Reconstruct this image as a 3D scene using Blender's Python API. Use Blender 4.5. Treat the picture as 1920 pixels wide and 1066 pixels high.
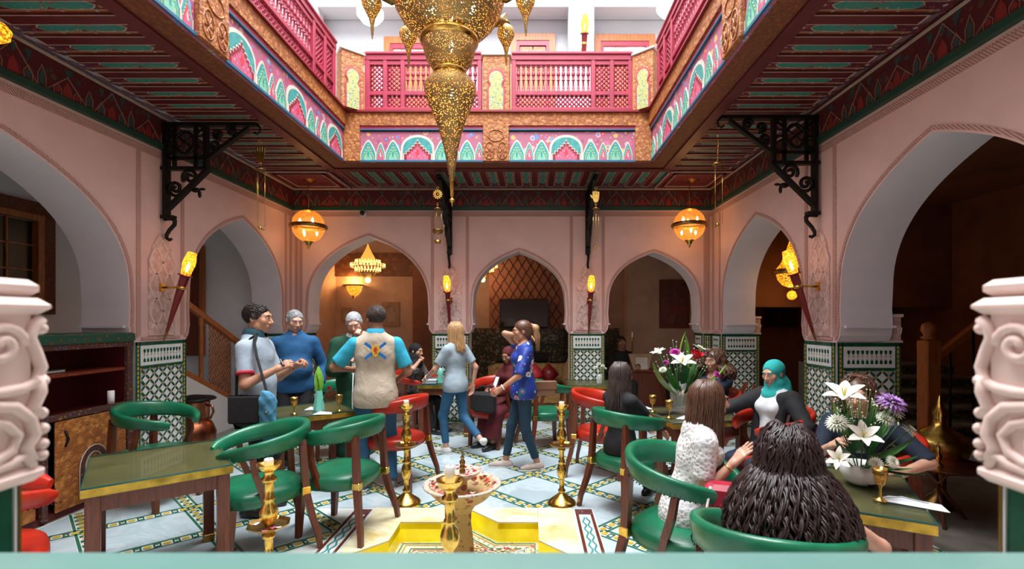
import bpy, math, random
import numpy as np
from mathutils import Vector, Matrix
from mathutils.geometry import tessellate_polygon
R = math.radians; PI = math.pi
rng = random.Random(7)
SC = bpy.context.scene
for _o in list(bpy.data.objects): bpy.data.objects.remove(_o)
COL = SC.collection

# ------------------------------------------------------------------ camera, sky light, exposure
cam_d = bpy.data.cameras.new('camera'); cam = bpy.data.objects.new('camera', cam_d); COL.objects.link(cam)
cam.location = (0, 0, 1.68); cam.rotation_euler = (R(90), 0, 0)
cam_d.sensor_width = 36; cam_d.lens = 900 / 1920 * 36
cam_d.shift_x = -38 / 1920; cam_d.shift_y = 67 / 1920
cam_d.clip_start = 0.05
cam_d.dof.use_dof = True; cam_d.dof.focus_distance = 5.2; cam_d.dof.aperture_fstop = 3.4
SC.camera = cam
w = bpy.data.worlds.new('world'); SC.world = w; w.use_nodes = True
w.node_tree.nodes['Background'].inputs[0].default_value = (0.86, 0.94, 1.0, 1)
w.node_tree.nodes['Background'].inputs[1].default_value = 1.0
ld = bpy.data.lights.new('skylight_glow', 'AREA'); ld.shape = 'RECTANGLE'; ld.size = 4.2; ld.size_y = 6.2
ld.energy = 1250; ld.color = (0.95, 0.98, 1.0)
lo = bpy.data.objects.new('skylight_glow', ld); COL.objects.link(lo); lo.location = (-.48, 3.45, 10.3)
SC.view_settings.view_transform = 'Standard'; SC.view_settings.look = 'None'
SC.view_settings.gamma = 1; SC.view_settings.use_curve_mapping = False
SC.view_settings.exposure = 0.80

# ------------------------------------------------------------------ mesh helpers
class MB:
    def __init__(s): s.v = []; s.f = []; s.m = []; s.sm = []
    def add(s, vs, fs, m=0, smooth=False):
        b = len(s.v); s.v += [tuple(p) for p in vs]
        for f in fs: s.f.append(tuple(b + i for i in f)); s.m.append(m); s.sm.append(smooth)
        return s
    def box(s, x0, x1, y0, y1, z0, z1, m=0, M=None):
        vs = [(x, y, z) for z in (z0, z1) for y in (y0, y1) for x in (x0, x1)]
        if M: vs = [M @ Vector(p) for p in vs]
        return s.add(vs, [(0, 2, 3, 1), (4, 5, 7, 6), (0, 1, 5, 4), (2, 6, 7, 3), (0, 4, 6, 2), (1, 3, 7, 5)], m)
    def bbox(s, x0, x1, y0, y1, z0, z1, b=.01, m=0, M=None):      # box with bevelled edges
        def ring(z, i): return [(x0+i+b,y0+i,z),(x1-i-b,y0+i,z),(x1-i,y0+i+b,z),(x1-i,y1-i-b,z),(x1-i-b,y1-i,z),(x0+i+b,y1-i,z),(x0+i,y1-i-b,z),(x0+i,y0+i+b,z)]
        vs = ring(z0, b) + ring(z0+b, 0) + ring(z1-b, 0) + ring(z1, b)
        if M: vs = [M @ Vector(p) for p in vs]
        fs = [tuple(range(7, -1, -1)), tuple(range(24, 32))]
        for k in range(3):
            for i in range(8): j = (i+1) % 8; fs.append((k*8+i, k*8+j, k*8+8+j, k*8+8+i))
        return s.add(vs, fs, m)
    def poly(s, pts, m=0):                                        # planar (concave) polygon in 3D
        pts = [Vector(p) for p in pts]
        return s.add(pts, tessellate_polygon([pts]), m)
    def prism(s, pts, d, m=0, ms=None):                           # extrude a planar polygon by vector d
        pts = [Vector(p) for p in pts]; d = Vector(d); n = len(pts)
        t = tessellate_polygon([pts]); ms = m if ms is None else ms
        s.add(pts, [tuple(reversed(f)) for f in t], m); s.add([p + d for p in pts], t, m)
        s.add(pts + [p + d for p in pts], [(i, (i+1) % n, n + (i+1) % n, n + i) for i in range(n)], ms)
        return s
    def lathe(s, prof, n=16, c=(0, 0, 0), m=0, smooth=True, M=None, a0=0, a1=2*PI):
        full = abs(a1 - a0 - 2*PI) < 1e-6; k = n if full else n + 1
        vs = []
        for r, z in prof:
            for i in range(k):
                a = a0 + (a1-a0)*i/n; vs.append(Vector((c[0] + r*math.cos(a), c[1] + r*math.sin(a), c[2] + z)))
        if M: vs = [M @ p for p in vs]
        fs = []
        for j in range(len(prof)-1):
            for i in range(n):
                i2 = (i+1) % k; fs.append((j*k+i, j*k+i2, (j+1)*k+i2, (j+1)*k+i))
        return s.add(vs, fs, m, smooth)
    def tube(s, pts, r, n=8, m=0, smooth=True, closed=False, sq=None, up=None):   # sweep circle (or sq=(w,h) box) along pts
        pts = [Vector(p) for p in pts]; L = len(pts)
        rr = r if isinstance(r, (list, tuple)) else [r]*L
        vs = []; u = None
        for i, p in enumerate(pts):
            a = pts[(i-1) % L] if (closed or i) else p; b = pts[(i+1) % L] if (closed or i < L-1) else p
            t = (b - a).normalized() if (b-a).length > 1e-9 else Vector((0, 0, 1))
            if up is not None: u = Vector(up)
            elif u is None: u = Vector((0, 0, 1)) if abs(t.z) < .9 else Vector((1, 0, 0))
            e1 = (u - t * u.dot(t)); e1 = e1.normalized() if e1.length > 1e-6 else t.orthogonal().normalized()
            e2 = t.cross(e1); u = e1
            if sq:
                hw, hh = sq[0]/2 * rr[i], sq[1]/2 * rr[i]
                vs += [p + e2*x*hw + e1*y*hh for x, y in ((-1, -1), (1, -1), (1, 1), (-1, 1))]
            else:
                vs += [p + (e2*math.cos(2*PI*k/n) + e1*math.sin(2*PI*k/n)) * rr[i] for k in range(n)]
        if sq: n = 4; smooth = False
        fs = []
        for i in range(L if closed else L-1):
            i2 = (i+1) % L
            for k in range(n): k2 = (k+1) % n; fs.append((i*n+k, i*n+k2, i2*n+k2, i2*n+k))
        s.add(vs, fs, m, smooth)
        if not closed:
            b = len(s.v) - len(vs)
            s.f += [tuple(b + k for k in range(n-1, -1, -1)), tuple(b + (L-1)*n + k for k in range(n))]; s.m += [m, m]; s.sm += [False, False]
        return s
    def ball(s, c, r, n=10, h=7, m=0, M=None):
        r = r if isinstance(r, (tuple, list)) else (r, r, r)
        vs = []; fs = []
        for j in range(h+1):
            t = PI*j/h
            for i in range(n):
                a = 2*PI*i/n; vs.append(Vector((c[0]+r[0]*math.sin(t)*math.cos(a), c[1]+r[1]*math.sin(t)*math.sin(a), c[2]-r[2]*math.cos(t))))
        if M: vs = [M @ p for p in vs]
        for j in range(h):
            for i in range(n): i2 = (i+1) % n; fs.append((j*n+i, j*n+i2, (j+1)*n+i2, (j+1)*n+i))
        return s.add(vs, fs, m, True)
    def merge(s, o, M=None, mo=0):
        b = len(s.v); s.v += [tuple(M @ Vector(p)) if M else p for p in o.v]
        s.f += [tuple(b+i for i in f) for f in o.f]; s.m += [k+mo for k in o.m]; s.sm += o.sm
        return s
    def mesh(s, name, mats):
        me = bpy.data.meshes.new(name); me.from_pydata(s.v, [], s.f)
        for k in (mats if isinstance(mats, (list, tuple)) else [mats]): me.materials.append(k)
        if any(s.m): me.polygons.foreach_set('material_index', s.m)
        if any(s.sm): me.polygons.foreach_set('use_smooth', s.sm)
        me.update(); return me

def link(name, data, parent=None, loc=None, rz=None, M=None):
    o = bpy.data.objects.new(name, data); COL.objects.link(o)
    if parent: o.parent = parent
    if loc is not None: o.location = loc
    if rz is not None: o.rotation_euler = (0, 0, rz)
    if M is not None: o.matrix_local = M
    return o
def obj(name, mb, mats, parent=None, loc=None, rz=None, M=None):
    return link(name, mb.mesh(name, mats), parent, loc, rz, M)
def tag(o, label=None, cat=None, group=None, kind=None):
    if label: o['label'] = label
    if cat: o['category'] = cat
    if group: o['group'] = group
    if kind: o['kind'] = kind
    return o
def thing(name, label, cat, loc=(0, 0, 0), rz=0, group=None):
    return tag(link(name, None, None, loc, rz), label, cat, group)
def dup(root, loc, rz, label, group=None):
    r = root.copy(); COL.objects.link(r); r.location = loc; r.rotation_euler = (0, 0, rz); r['label'] = label
    if group: r['group'] = group
    for ch in root.children:
        c = ch.copy(); COL.objects.link(c); c.parent = r
        for g in ch.children:
            d = g.copy(); COL.objects.link(d); d.parent = c
    return r
def T(x, y, z): return Matrix.Translation((x, y, z))
def RZ(a): return Matrix.Rotation(a, 4, 'Z')
def RX(a): return Matrix.Rotation(a, 4, 'X')
def RY(a): return Matrix.Rotation(a, 4, 'Y')
def basis(o, u, v, n):                                            # local x,y,z axes -> world
    u, v, n = Vector(u), Vector(v), Vector(n)
    return Matrix(((u.x, v.x, n.x, o[0]), (u.y, v.y, n.y, o[1]), (u.z, v.z, n.z, o[2]), (0, 0, 0, 1)))

# ------------------------------------------------------------------ materials
MATS = {}
def srgb(h):
    if isinstance(h, str): h = [int(h[i:i+2], 16)/255 for i in (0, 2, 4)]
    return tuple(c/12.92 if c <= .04045 else ((c+.055)/1.055)**2.4 for c in h)
class NT:
    def __init__(s, name):
        s.mat = bpy.data.materials.new(name); s.mat.use_nodes = True; s.t = s.mat.node_tree
        s.b = s.t.nodes['Principled BSDF']; s.out = s.t.nodes['Material Output']; MATS[name] = s.mat
        s.tc = s.t.nodes.new('ShaderNodeTexCoord')
    def n(s, typ, inp=None, **kw):
        x = s.t.nodes.new('ShaderNode' + typ)
        for k, v in kw.items(): setattr(x, k, v)
        for k, v in (inp or {}).items(): s.set(x.inputs[k], v)
        return x
    def set(s, sock, v):
        if isinstance(v, bpy.types.NodeSocket): s.t.links.new(v, sock)
        elif isinstance(v, str): sock.default_value = (*srgb(v), 1)
        elif isinstance(v, tuple) and len(v) == 3 and sock.type == 'RGBA': sock.default_value = (*v, 1)
        else: sock.default_value = v
    def P(s, **kw):
        for k, v in kw.items(): s.set(s.b.inputs[k.replace('_', ' ')], v)
        return s
    def co(s, scale=1.0, kind='Object'):
        m = s.n('Mapping', {'Vector': s.tc.outputs[kind]}); m.inputs['Scale'].default_value = scale if isinstance(scale, tuple) else (scale,)*3
        return m.outputs[0]
    def noise(s, scale, det=3, rough=.55, vec=None, dist=0):
        return s.n('TexNoise', {'Scale': scale, 'Detail': det, 'Roughness': rough, 'Distortion': dist, 'Vector': vec or s.tc.outputs['Object']})
    def vor(s, scale, vec=None, feature='F1', rnd=1.0):
        return s.n('TexVoronoi', {'Scale': scale, 'Randomness': rnd, 'Vector': vec or s.tc.outputs['Object']}, feature=feature)
    def ramp(s, fac, stops, const=False):
        r = s.n('ValToRGB', {'Fac': fac}); e = r.color_ramp.elements
        r.color_ramp.interpolation = 'CONSTANT' if const else 'LINEAR'
        while len(e) < len(stops): e.new(.5)
        for k, (p, c) in zip(e, stops): k.position = p; k.color = (*(srgb(c) if isinstance(c, str) else c), 1)
        return r.outputs[0]
    def mix(s, f, a, b, mode='MIX'):
        x = s.n('MixRGB', {'Fac': f, 'Color1': a, 'Color2': b}, blend_type=mode); return x.outputs[0]
    def math(s, op, a, b=0.0):
        x = s.n('Math', {0: a, 1: b}, operation=op); return x.outputs[0]
    def bump(s, h, strength=.3, dist=.01):
        x = s.n('Bump', {'Height': h, 'Strength': strength, 'Distance': dist}); s.t.links.new(x.outputs[0], s.b.inputs['Normal']); return s

def plain(name, col, rough=.5, metal=0.0, var=.12, vs=6.0, bump=0.0, bs=60.0, bd=.004, **kw):
    t = NT(name); c = srgb(col) if isinstance(col, str) else col
    n = t.noise(vs, 4); dark = tuple(max(0, k*(1-var*1.6)) for k in c); lite = tuple(min(1, k*(1+var)) for k in c)
    t.P(Base_Color=t.ramp(n.outputs[0], [(.3, dark), (.7, lite)]), Roughness=rough, Metallic=metal, **kw)
    if bump: t.bump(t.noise(bs, 3).outputs[0], bump, bd)
    return t.mat
def glow(name, col, strength):
    t = NT(name); t.P(Base_Color=col, Emission_Color=col, Emission_Strength=strength, Roughness=.4); return t.mat
M_ = MATS
plain('pink_plaster', (.74, .49, .44), .75, var=.05, vs=2.5, bump=.15, bs=90, bd=.003)
plain('soffit_plaster', (.74, .67, .70), .7, var=.03, vs=2.5, bump=.1, bs=90, bd=.002)
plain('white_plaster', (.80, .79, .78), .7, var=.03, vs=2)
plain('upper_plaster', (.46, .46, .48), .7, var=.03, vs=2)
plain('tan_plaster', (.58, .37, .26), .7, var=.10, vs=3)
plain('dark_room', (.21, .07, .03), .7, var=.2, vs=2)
t = NT('rope_mould'); wv = t.n('TexWave', {'Scale': 26.0, 'Distortion': .5, 'Vector': t.tc.outputs['Object']}, bands_direction='DIAGONAL')
t.P(Base_Color=t.ramp(wv.outputs[1], [(.2, (.40, .19, .155)), (.8, (.70, .44, .39))]), Roughness=.8).bump(wv.outputs[1], .6, .01)
t = NT('carved_stucco'); v = t.vor(16, feature='SMOOTH_F1'); n = t.noise(30, 2)
t.P(Base_Color=t.ramp(v.outputs[0], [(.1, (.76, .56, .51)), (.6, (.58, .35, .31))]), Roughness=.8).bump(t.math('ADD', v.outputs[0], n.outputs[0]), .8, .02)
plain('stucco_rib', (.76, .56, .51), .8, var=.06)
plain('capital_stucco', (.80, .60, .54), .6, var=.05, vs=8)
plain('tile_white', (.74, .76, .74), .22, var=.07, vs=9)
plain('tile_green', (.010, .085, .045), .18, var=.3, vs=9)
plain('tile_yellow', (.62, .33, .02), .25, var=.2, vs=9)
plain('tile_black', (.012, .013, .012), .3, var=.2)
plain('tile_orange', (.55, .16, .03), .3, var=.2)
plain('grout', (.40, .40, .37), .8)
t = NT('marble'); n = t.noise(1.3, 6, .62, dist=1.6); n2 = t.noise(.6, 2)
t.P(Base_Color=t.mix(t.ramp(n2.outputs[0], [(.35, (0, 0, 0)), (.7, (1, 1, 1))]), t.ramp(n.outputs[0], [(.40, (.33, .42, .46)), (.50, (.50, .60, .64)), (.56, (.40, .50, .54)), (.62, (.52, .62, .66))]), (.50, .60, .64)), Roughness=.16)
def wood(name, c, rough=.4, sc=(1, 1, 12)):
    t = NT(name); n = t.noise(6, 5, .6, vec=t.co(tuple(12/k for k in sc)), dist=.6)
    t.P(Base_Color=t.ramp(n.outputs[0], [(.3, tuple(k*.5 for k in c)), (.65, tuple(min(1, k*1.25) for k in c))]), Roughness=rough); t.bump(n.outputs[0], .15, .004); return t.mat
wood('walnut', (.13, .032, .014), .3)
wood('cedar', (.45, .135, .03), .4)
wood('mahogany', (.20, .035, .012), .35)
plain('beam_maroon', (.10, .009, .013), .45, var=.15)
plain('rail_pink', (.31, .022, .052), .4, var=.12, vs=4)
plain('maroon_line', (.22, .008, .018), .45)
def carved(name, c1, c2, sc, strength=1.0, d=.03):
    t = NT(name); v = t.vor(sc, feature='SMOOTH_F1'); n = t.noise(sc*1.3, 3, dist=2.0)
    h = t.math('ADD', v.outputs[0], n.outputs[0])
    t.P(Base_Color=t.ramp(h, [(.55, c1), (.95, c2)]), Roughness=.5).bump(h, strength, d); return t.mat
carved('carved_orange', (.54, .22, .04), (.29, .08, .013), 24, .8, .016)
carved('carved_cedar', (.66, .25, .05), (.36, .11, .02), 17, .9, .02)
carved('carved_brown', (.28, .085, .022), (.16, .04, .012), 30, .5)
def floral(name, ground, cols, scale=14, thr=.33, line=None):
    t = NT(name); v = t.vor(scale); sep = t.n('SeparateColor', {0: v.outputs['Color']})
    k = len(cols); pal = t.ramp(sep.outputs[0], [(i/k, c) for i, c in enumerate(cols)], True)
    pet = t.math('LESS_THAN', t.math('ADD', v.outputs['Distance'], t.math('MULTIPLY', t.noise(scale*4, 1).outputs[0], .18)), thr)
    v2 = t.vor(scale*2.7); s2 = t.n('SeparateColor', {0: v2.outputs['Color']})
    dots = t.math('MULTIPLY', t.math('LESS_THAN', v2.outputs['Distance'], .25), t.math('GREATER_THAN', s2.outputs[1], .45))
    c = t.mix(dots, ground, t.ramp(s2.outputs[0], [(i/k, cols[(i*2+1) % k]) for i in range(k)], True))
    c = t.mix(pet, c, pal)
    core = t.math('LESS_THAN', v.outputs['Distance'], thr*.38)
    c = t.mix(core, c, t.ramp(sep.outputs[1], [(i/k, cols[(i+2) % k]) for i in range(k)], True))
    t.P(Base_Color=c, Roughness=.55).bump(t.math('MULTIPLY', v.outputs['Distance'], -1), .25, .006); return t.mat
floral('floral_pink', (.34, .10, .16), [(.60, .10, .22), (.62, .36, .10), (.10, .22, .52), (.55, .05, .13), (.30, .06, .14), (.60, .32, .34)], 10, .46)
floral('floral_inner', (.46, .08, .16), [(.68, .10, .20), (.15, .40, .50), (.66, .42, .25), (.70, .30, .36)], 22)
floral('floral_green', (.18, .42, .30), [(.62, .28, .26), (.04, .35, .38), (.08, .42, .22), (.65, .50, .35)], 22)
floral('frieze_paint', (.085, .008, .010), [(.16, .012, .012), (.025, .06, .055), (.14, .05, .014), (.02, .03, .06), (.10, .012, .016)], 13, .4)
floral('ceil_paint', (.12, .012, .016), [(.36, .05, .02), (.04, .09, .26), (.32, .14, .02), (.05, .14, .12), (.24, .02, .03)], 16, .36)
floral('teal_paint', (.025, .20, .15), [(.06, .34, .26), (.42, .04, .05), (.04, .12, .30), (.02, .14, .10), (.30, .30, .16)], 30, .38)
plain('teal_arch', (.035, .26, .245), .5, var=.2, vs=14)
plain('cream_line', (.58, .49, .42), .6)
plain('ceil_line', (.46, .34, .26), .6)
plain('blue_line', (.012, .11, .20), .5)
plain('deep_green', (.010, .055, .035), .5)
plain('leaf_paint', (.02, .28, .10), .5)
plain('red_paint', (.62, .03, .05), .5)
plain('iron', (.012, .010, .009), .5, .6, var=.3)
plain('brass', (.72, .46, .10), .22, 1.0, var=.22, vs=14)
plain('brass_dark', (.34, .20, .06), .35, 1.0, var=.3, vs=14)
plain('copper', (.38, .12, .06), .3, 1.0, var=.3)
plain('torch_red', (.20, .006, .010), .4)
plain('candle_wax', (.85, .84, .80), .5, var=.02)
# ------------------------------------------------------------------ setting: walls with arches
XL, XR, YB = -3.98, 2.98, 7.96
ZD, ZF, ZC = 1.46, 3.52, 3.85          # dado top, frieze bottom, soffit
def arch_pts(c, w, H, zs=2.0, n=22, zb=0.0, flare=.075):
    a = [(w + flare, zb), (w + flare, ZD), (w + flare*.75, 1.475), (w + flare*.25, 1.53), (w + .01, 1.60), (w, 1.62), (w + .012, 1.8)]
    p = .13 * w
    for i in range(n + 1):
        t = PI/2 * i / n; x = w * math.cos(t)
        z = zs + (H - zs - p) * math.sin(t)**.97 + p * (1 - x/w)**2.6
        a.append((x, z))
    a[-1] = (0, H)
    return [(c - x, z) for x, z in a] + [(c + x, z) for x, z in reversed(a[:-1])]
ARCH = {}
def arch_wall(name, M, length, arches, thick, top=ZF + .02):
    """wall in local (u right, v up, n towards the courtyard); notches are the arches"""
    outl = [(0, top), (0, 0)]
    for c, w, H in arches: outl += arch_pts(c, w, H)
    outl += [(length, 0), (length, top)]
    mb = MB(); mb.poly([(u, v, 0) for u, v in outl], 0)
    mb.poly([(u, v, -thick) for u, v in outl], 1)
    n = len(outl)
    for i in range(1, n - 2):
        (u, v), (u2, v2) = outl[i], outl[i+1]
        if v == 0 and v2 == 0: continue
        mb.add([(u, v, 0), (u2, v2, 0), (u2, v2, -thick), (u, v, -thick)], [(0, 1, 2, 3)], 1)
    o = tag(obj(name, mb, [M_['pink_plaster'], M_['soffit_plaster']], M=M), kind='structure')
    for c, w, H in arches:                                          # rope moulding round each arch
        pts = arch_pts(c, w, H)[2:-2]; m2 = MB()
        out = []
        for i, (u, v) in enumerate(pts):
            a = pts[max(0, i-1)]; b = pts[min(len(pts)-1, i+1)]; d = Vector((b[0]-a[0], b[1]-a[1])).normalized()
            out.append((u - d.y*.018, v + d.x*.018, u - d.y*.050, v + d.x*.050))
        for i in range(len(out)-1):
            a, b = out[i], out[i+1]
            m2.add([(a[0], a[1], .001), (b[0], b[1], .001), (b[2], b[3], .001), (a[2], a[3], .001), (a[0], a[1], .010), (b[0], b[1], .010), (b[2], b[3], .010), (a[2], a[3], .010)],
                   [(4, 5, 6, 7), (0, 1, 5, 4), (3, 7, 6, 2)], 0)
        obj('arch_moulding', m2, M_['rope_mould'], o)
        m3 = MB()                                                   # plain impost ledge under the soffit
        for sx in (-1, 1):
            x = c + sx*w; m3 = MB()
            m3.box(min(x - sx*.03, x + sx*.06), max(x - sx*.03, x + sx*.06), 1.605, 1.628, -thick - .01, -.03)
            obj('impost_ledge', m3, M_['soffit_plaster'], o)
    return o
def strip(o, u0, u1, v0, v1, th=.009, mat='rope_mould', name='moulding_strip'):
    return obj(name, MB().box(u0, u1, v0, v1, .001, th), M_[mat], o)

ML = basis((XL, 0, 0), (0, 1, 0), (0, 0, 1), (1, 0, 0))              # left wall: u = Y
MRt = basis((XR, 0, 0), (0, -1, 0), (0, 0, 1), (-1, 0, 0))           # right wall: u = -Y
MBk = basis((0, YB, 0), (1, 0, 0), (0, 0, 1), (0, -1, 0))            # back wall: u = X
LA = [(3.60, 1.13, 3.10), (6.60, 1.02, 3.07)]
RA = [(3.58, 1.05, 3.08), (6.40, 1.08, 3.07)]
BA = [(-2.715, .985, 3.07), (-.215, .765, 2.83), (2.015, .745, 2.81)]
wl = arch_wall('wall_left', ML, YB, LA, .47)
wr = arch_wall('wall_right', MRt @ T(-YB, 0, 0), YB, [(YB - c, w_, h) for c, w_, h in RA][::-1], .50)
wb = arch_wall('wall_back', MBk @ T(XL, 0, 0), XR - XL, [(c - XL, w_, h) for c, w_, h in BA], .40)
def alfiz(o, piers, L, skip=()):
    strip(o, 0, L, 3.40, 3.445); strip(o, 0, L, 3.455, 3.47)
    for a, b in piers:
        strip(o, a, a + .05, ZD + .06, 3.40); strip(o, b - .05, b, ZD + .06, 3.40); strip(o, a + .06, b - .06, ZD + .02, ZD + .05)
def niche(o, c, wd=.36, z0=1.52, z1=2.66):
    """ogee panel of carved stucco lattice on a pier"""
    h = wd/2; outl = [(c-h, z0), (c+h, z0), (c+h, z1-.38), (c+h*.82, z1-.30), (c+h*.72, z1-.20), (c+h*.45, z1-.12), (c+h*.16, z1-.06), (c, z1), (c-h*.16, z1-.06), (c-h*.45, z1-.12), (c-h*.72, z1-.20), (c-h*.82, z1-.30), (c-h, z1-.38)]
    p = obj('carved_panel', MB().prism([(u, v, .001) for u, v in outl], (0, 0, .012)), M_['carved_stucco'], o)
    mb = MB(); k = wd/2
    for sgn in (1, -1):
        for r in range(-1, 5):
            pts = []
            for i in range(13):
                t = i/12; u = c + sgn*(-h + wd*t); v = z0 + r*.26 + .52*t + .035*math.sin(t*4*PI)
                lim = z1 - .34 + .30*max(0, 1 - abs(u-c)/h)
                if z0 + .01 < v < lim: pts.append((u, v, .015))
            if len(pts) > 2: mb.tube(pts, 1, sq=(.016, .012), up=(0, 0, 1))
    r = obj('lattice_rib', mb, M_['stucco_rib'], p); r['kind'] = 'stuff'
u0 = -XL
alfiz(wl, [(4.82, 5.48), (7.72, 7.92)], YB); niche(wl, 5.15)
alfiz(wr, [(.04, .36), (YB - 5.24, YB - 4.70)], YB); niche(wr, YB - 4.97, .34)
alfiz(wb, [(.05, .17), (u0 - 1.68, u0 - 1.05), (u0 + .62, u0 + 1.20), (u0 + 2.84, u0 + 2.94)], XR - XL)
niche(wb, u0 - 1.36, .38); niche(wb, u0 + .915, .38)

# zellige dado: every white tile is a piece, the fine green / yellow strips are one mesh
_d = .046
white_me = MB().add([(-_d, 0, 0), (0, -_d, 0), (_d, 0, 0), (0, _d, 0), (-_d*.9, 0, .006), (0, -_d*.9, .006), (_d*.9, 0, .006), (0, _d*.9, .006)],
    [(4, 5, 6, 7), (0, 1, 5, 4), (1, 2, 6, 5), (2, 3, 7, 6), (3, 0, 4, 7)]).mesh('tile', M_['tile_white'])
def dado(parent, M, wd, h=ZD, pitch=.118, border=.055):
    p = obj('tile_dado', MB().box(0, wd, 0, h, -.02, .012), M_['grout'], parent, M=M)
    g = MB(); z = .0125
    def q(u0, u1, v0, v1, m, zz=.004): g.box(u0, u1, v0, v1, z, z + zz, m)
    for a in (0, wd - .016): q(a, a + .016, 0, h, 0)
    for a in (border - .012, wd - border): q(a, a + .012, 0, h, 0)
    q(0, wd, h - .035, h, 0)
    k = int(h / .045)
    for a in (.017, wd - border + .013):                              # side chains of yellow lozenges
        cw = border - .030
        for i in range(k):
            v = i * .045 + .022; g.add([(a, v, z+.003), (a + cw/2, v - .02, z+.003), (a + cw, v, z+.003), (a + cw/2, v + .02, z+.003)], [(0, 1, 2, 3)], 1)
            g.add([(a, v+.0225, z+.002), (a + cw/2, v + .008, z+.002), (a + cw, v+.0225, z+.002), (a + cw/2, v + .037, z+.002)], [(0, 1, 2, 3)], 0)
    a, b = border + .004, wd - border - .004; t0 = h - .275
    q(a, b, t0, t0 + .028, 0)
    q(a, b, t0 + .034, h - .04, 2, .003)
    n = max(2, int((b - a - .05) / .042)); st = (b - a - .05) / n     # merlon frieze
    for i in range(n):
        u = a + .025 + (i + .5)*st; s_ = st*.32
        for v0, sg in ((t0 + .068, 1), (h - .075, -1)):
            g.add([(u-s_, v0, z+.006), (u+s_, v0, z+.006), (u+s_*.9, v0+sg*.03, z+.006), (u+s_*.3, v0+sg*.036, z+.006), (u, v0+sg*.056, z+.006), (u-s_*.3, v0+sg*.036, z+.006), (u-s_*.9, v0+sg*.03, z+.006)],
                  [(0, 1, 2, 3, 4, 5, 6) if sg > 0 else (6, 5, 4, 3, 2, 1, 0)], 0)
        g.add([(u-.008, t0+.134, z+.006), (u+.008, t0+.134, z+.006), (u+.008, t0+.146, z+.006), (u-.008, t0+.146, z+.006)], [(0, 1, 2, 3)], 1)
    q(a, b, 0, .03, 0)
    nu = max(1, round((b - a) / pitch)); pu = (b - a) / nu; nv = round((t0 - .03) / pu); pv = (t0 - .03) / nv
    def node(i, j): return a + i*pu/2, .03 + j*pv/2
    for j in range(2*nv + 1):
        for i in range(2*nu + 1):
            u, v = node(i, j)
            if (i + j) % 2: continue                                 # node: small yellow square
            s_ = .0125; g.add([(u-s_, v, z+.006), (u, v-s_, z+.006), (u+s_, v, z+.006), (u, v+s_, z+.006)], [(0, 1, 2, 3)], 1)
            for di, dj in ((1, 1), (-1, 1)):
                if 0 <= i + di <= 2*nu and j + dj <= 2*nv:
                    u2, v2 = node(i + di, j + dj); d = Vector((u2-u, v2-v)); L = d.length; d /= L; nn = Vector((-d.y, d.x)) * .0105
                    A = Vector((u, v)) + d*.017; B = Vector((u2, v2)) - d*.017
                    g.add([(A.x+nn.x, A.y+nn.y, z+.005), (A.x-nn.x, A.y-nn.y, z+.005), (B.x-nn.x, B.y-nn.y, z+.005), (B.x+nn.x, B.y+nn.y, z+.005)], [(0, 1, 2, 3)], 0)
    s = obj('mosaic_strips', g, [M_['tile_green'], M_['tile_yellow'], M_['tile_white']], p); s['kind'] = 'stuff'
    sx, sy = (pu/2 - .017)/_d*1.02, (pv/2 - .017)/_d*1.02
    for j in range(0, 2*nv + 1):
        for i in range(0, 2*nu + 1):
            if (i + j) % 2 == 0: continue
            u, v = node(i, j)
            if i in (0, 2*nu) or j in (0, 2*nv): continue
            link('tile', white_me, p, M=T(u, v, z) @ Matrix.Diagonal((sx, sy, 1, 1)))
    return p
dado(wl, T(4.80, 0, 0), .70)                                          # left pier, courtyard face
dado(wl, T(7.69, 0, 0), .26)
dado(wb, T(-1.665 + u0, 0, 0), .62); dado(wb, T(.620 + u0, 0, 0), .58)
dado(wb, T(.08, 0, 0), .13) ; dado(wb, T(2.835 + u0, 0, 0), .13)
dado(wb, basis((2.835 + u0, 0, -.40), (0, 0, 1), (0, 1, 0), (-1, 0, 0)), .40)      # jamb face of third arch
dado(wb, basis((.203, 0, 0), (0, 0, -1), (0, 1, 0), (1, 0, 0)), .40)
dado(wr, T(.015, 0, 0), .39)
dado(wr, T(YB - 5.245, 0, 0), .545)
dado(wr, basis((.403, 0, 0), (0, 0, -1), (0, 1, 0), (1, 0, 0)), .60)               # jamb faces turned to the camera
dado(wr, basis((YB - 4.70, 0, 0), (0, 0, -1), (0, 1, 0), (1, 0, 0)), .62)
dado(wl, basis((4.805, 0, -.55), (0, 0, 1), (0, 1, 0), (-1, 0, 0)), .52)

# carved capitals on the outer side of the arch jambs
def capital(parent, M, wd, dp, h=.28):
    mb = MB(); mb.bbox(0, wd, 0, h, -dp, 0, .012)
    p = obj('carved_capital', mb, M_['carved_stucco'], parent, M=M)
    r = MB()
    for k in range(3):
        c = wd*(k + .5)/3; pts = [(c + (.005 + .0025*i)*math.cos(i*.8), h*.5 + (.012 + .010*i)*math.sin(i*.8)*.9, .003) for i in range(9)]
        r.tube(pts, .007, 6)
    r.box(-.008, wd + .008, h - .03, h, -dp, .010); r.box(-.005, wd + .005, 0, .022, -dp, .006)
    s = obj('scroll_relief', r, M_['stucco_rib'], p); s['kind'] = 'stuff'
dado(wl, basis((7.692, 0, -.50), (0, 0, 1), (0, 1, 0), (-1, 0, 0)), .50)
capital(wr, basis((.403, ZD, -.46), (0, 0, -1), (0, 1, 0), (1, 0, 0)), .16, .20)
capital(wr, basis((YB - 4.70, ZD, -.46), (0, 0, -1), (0, 1, 0), (1, 0, 0)), .18, .20)

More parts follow.
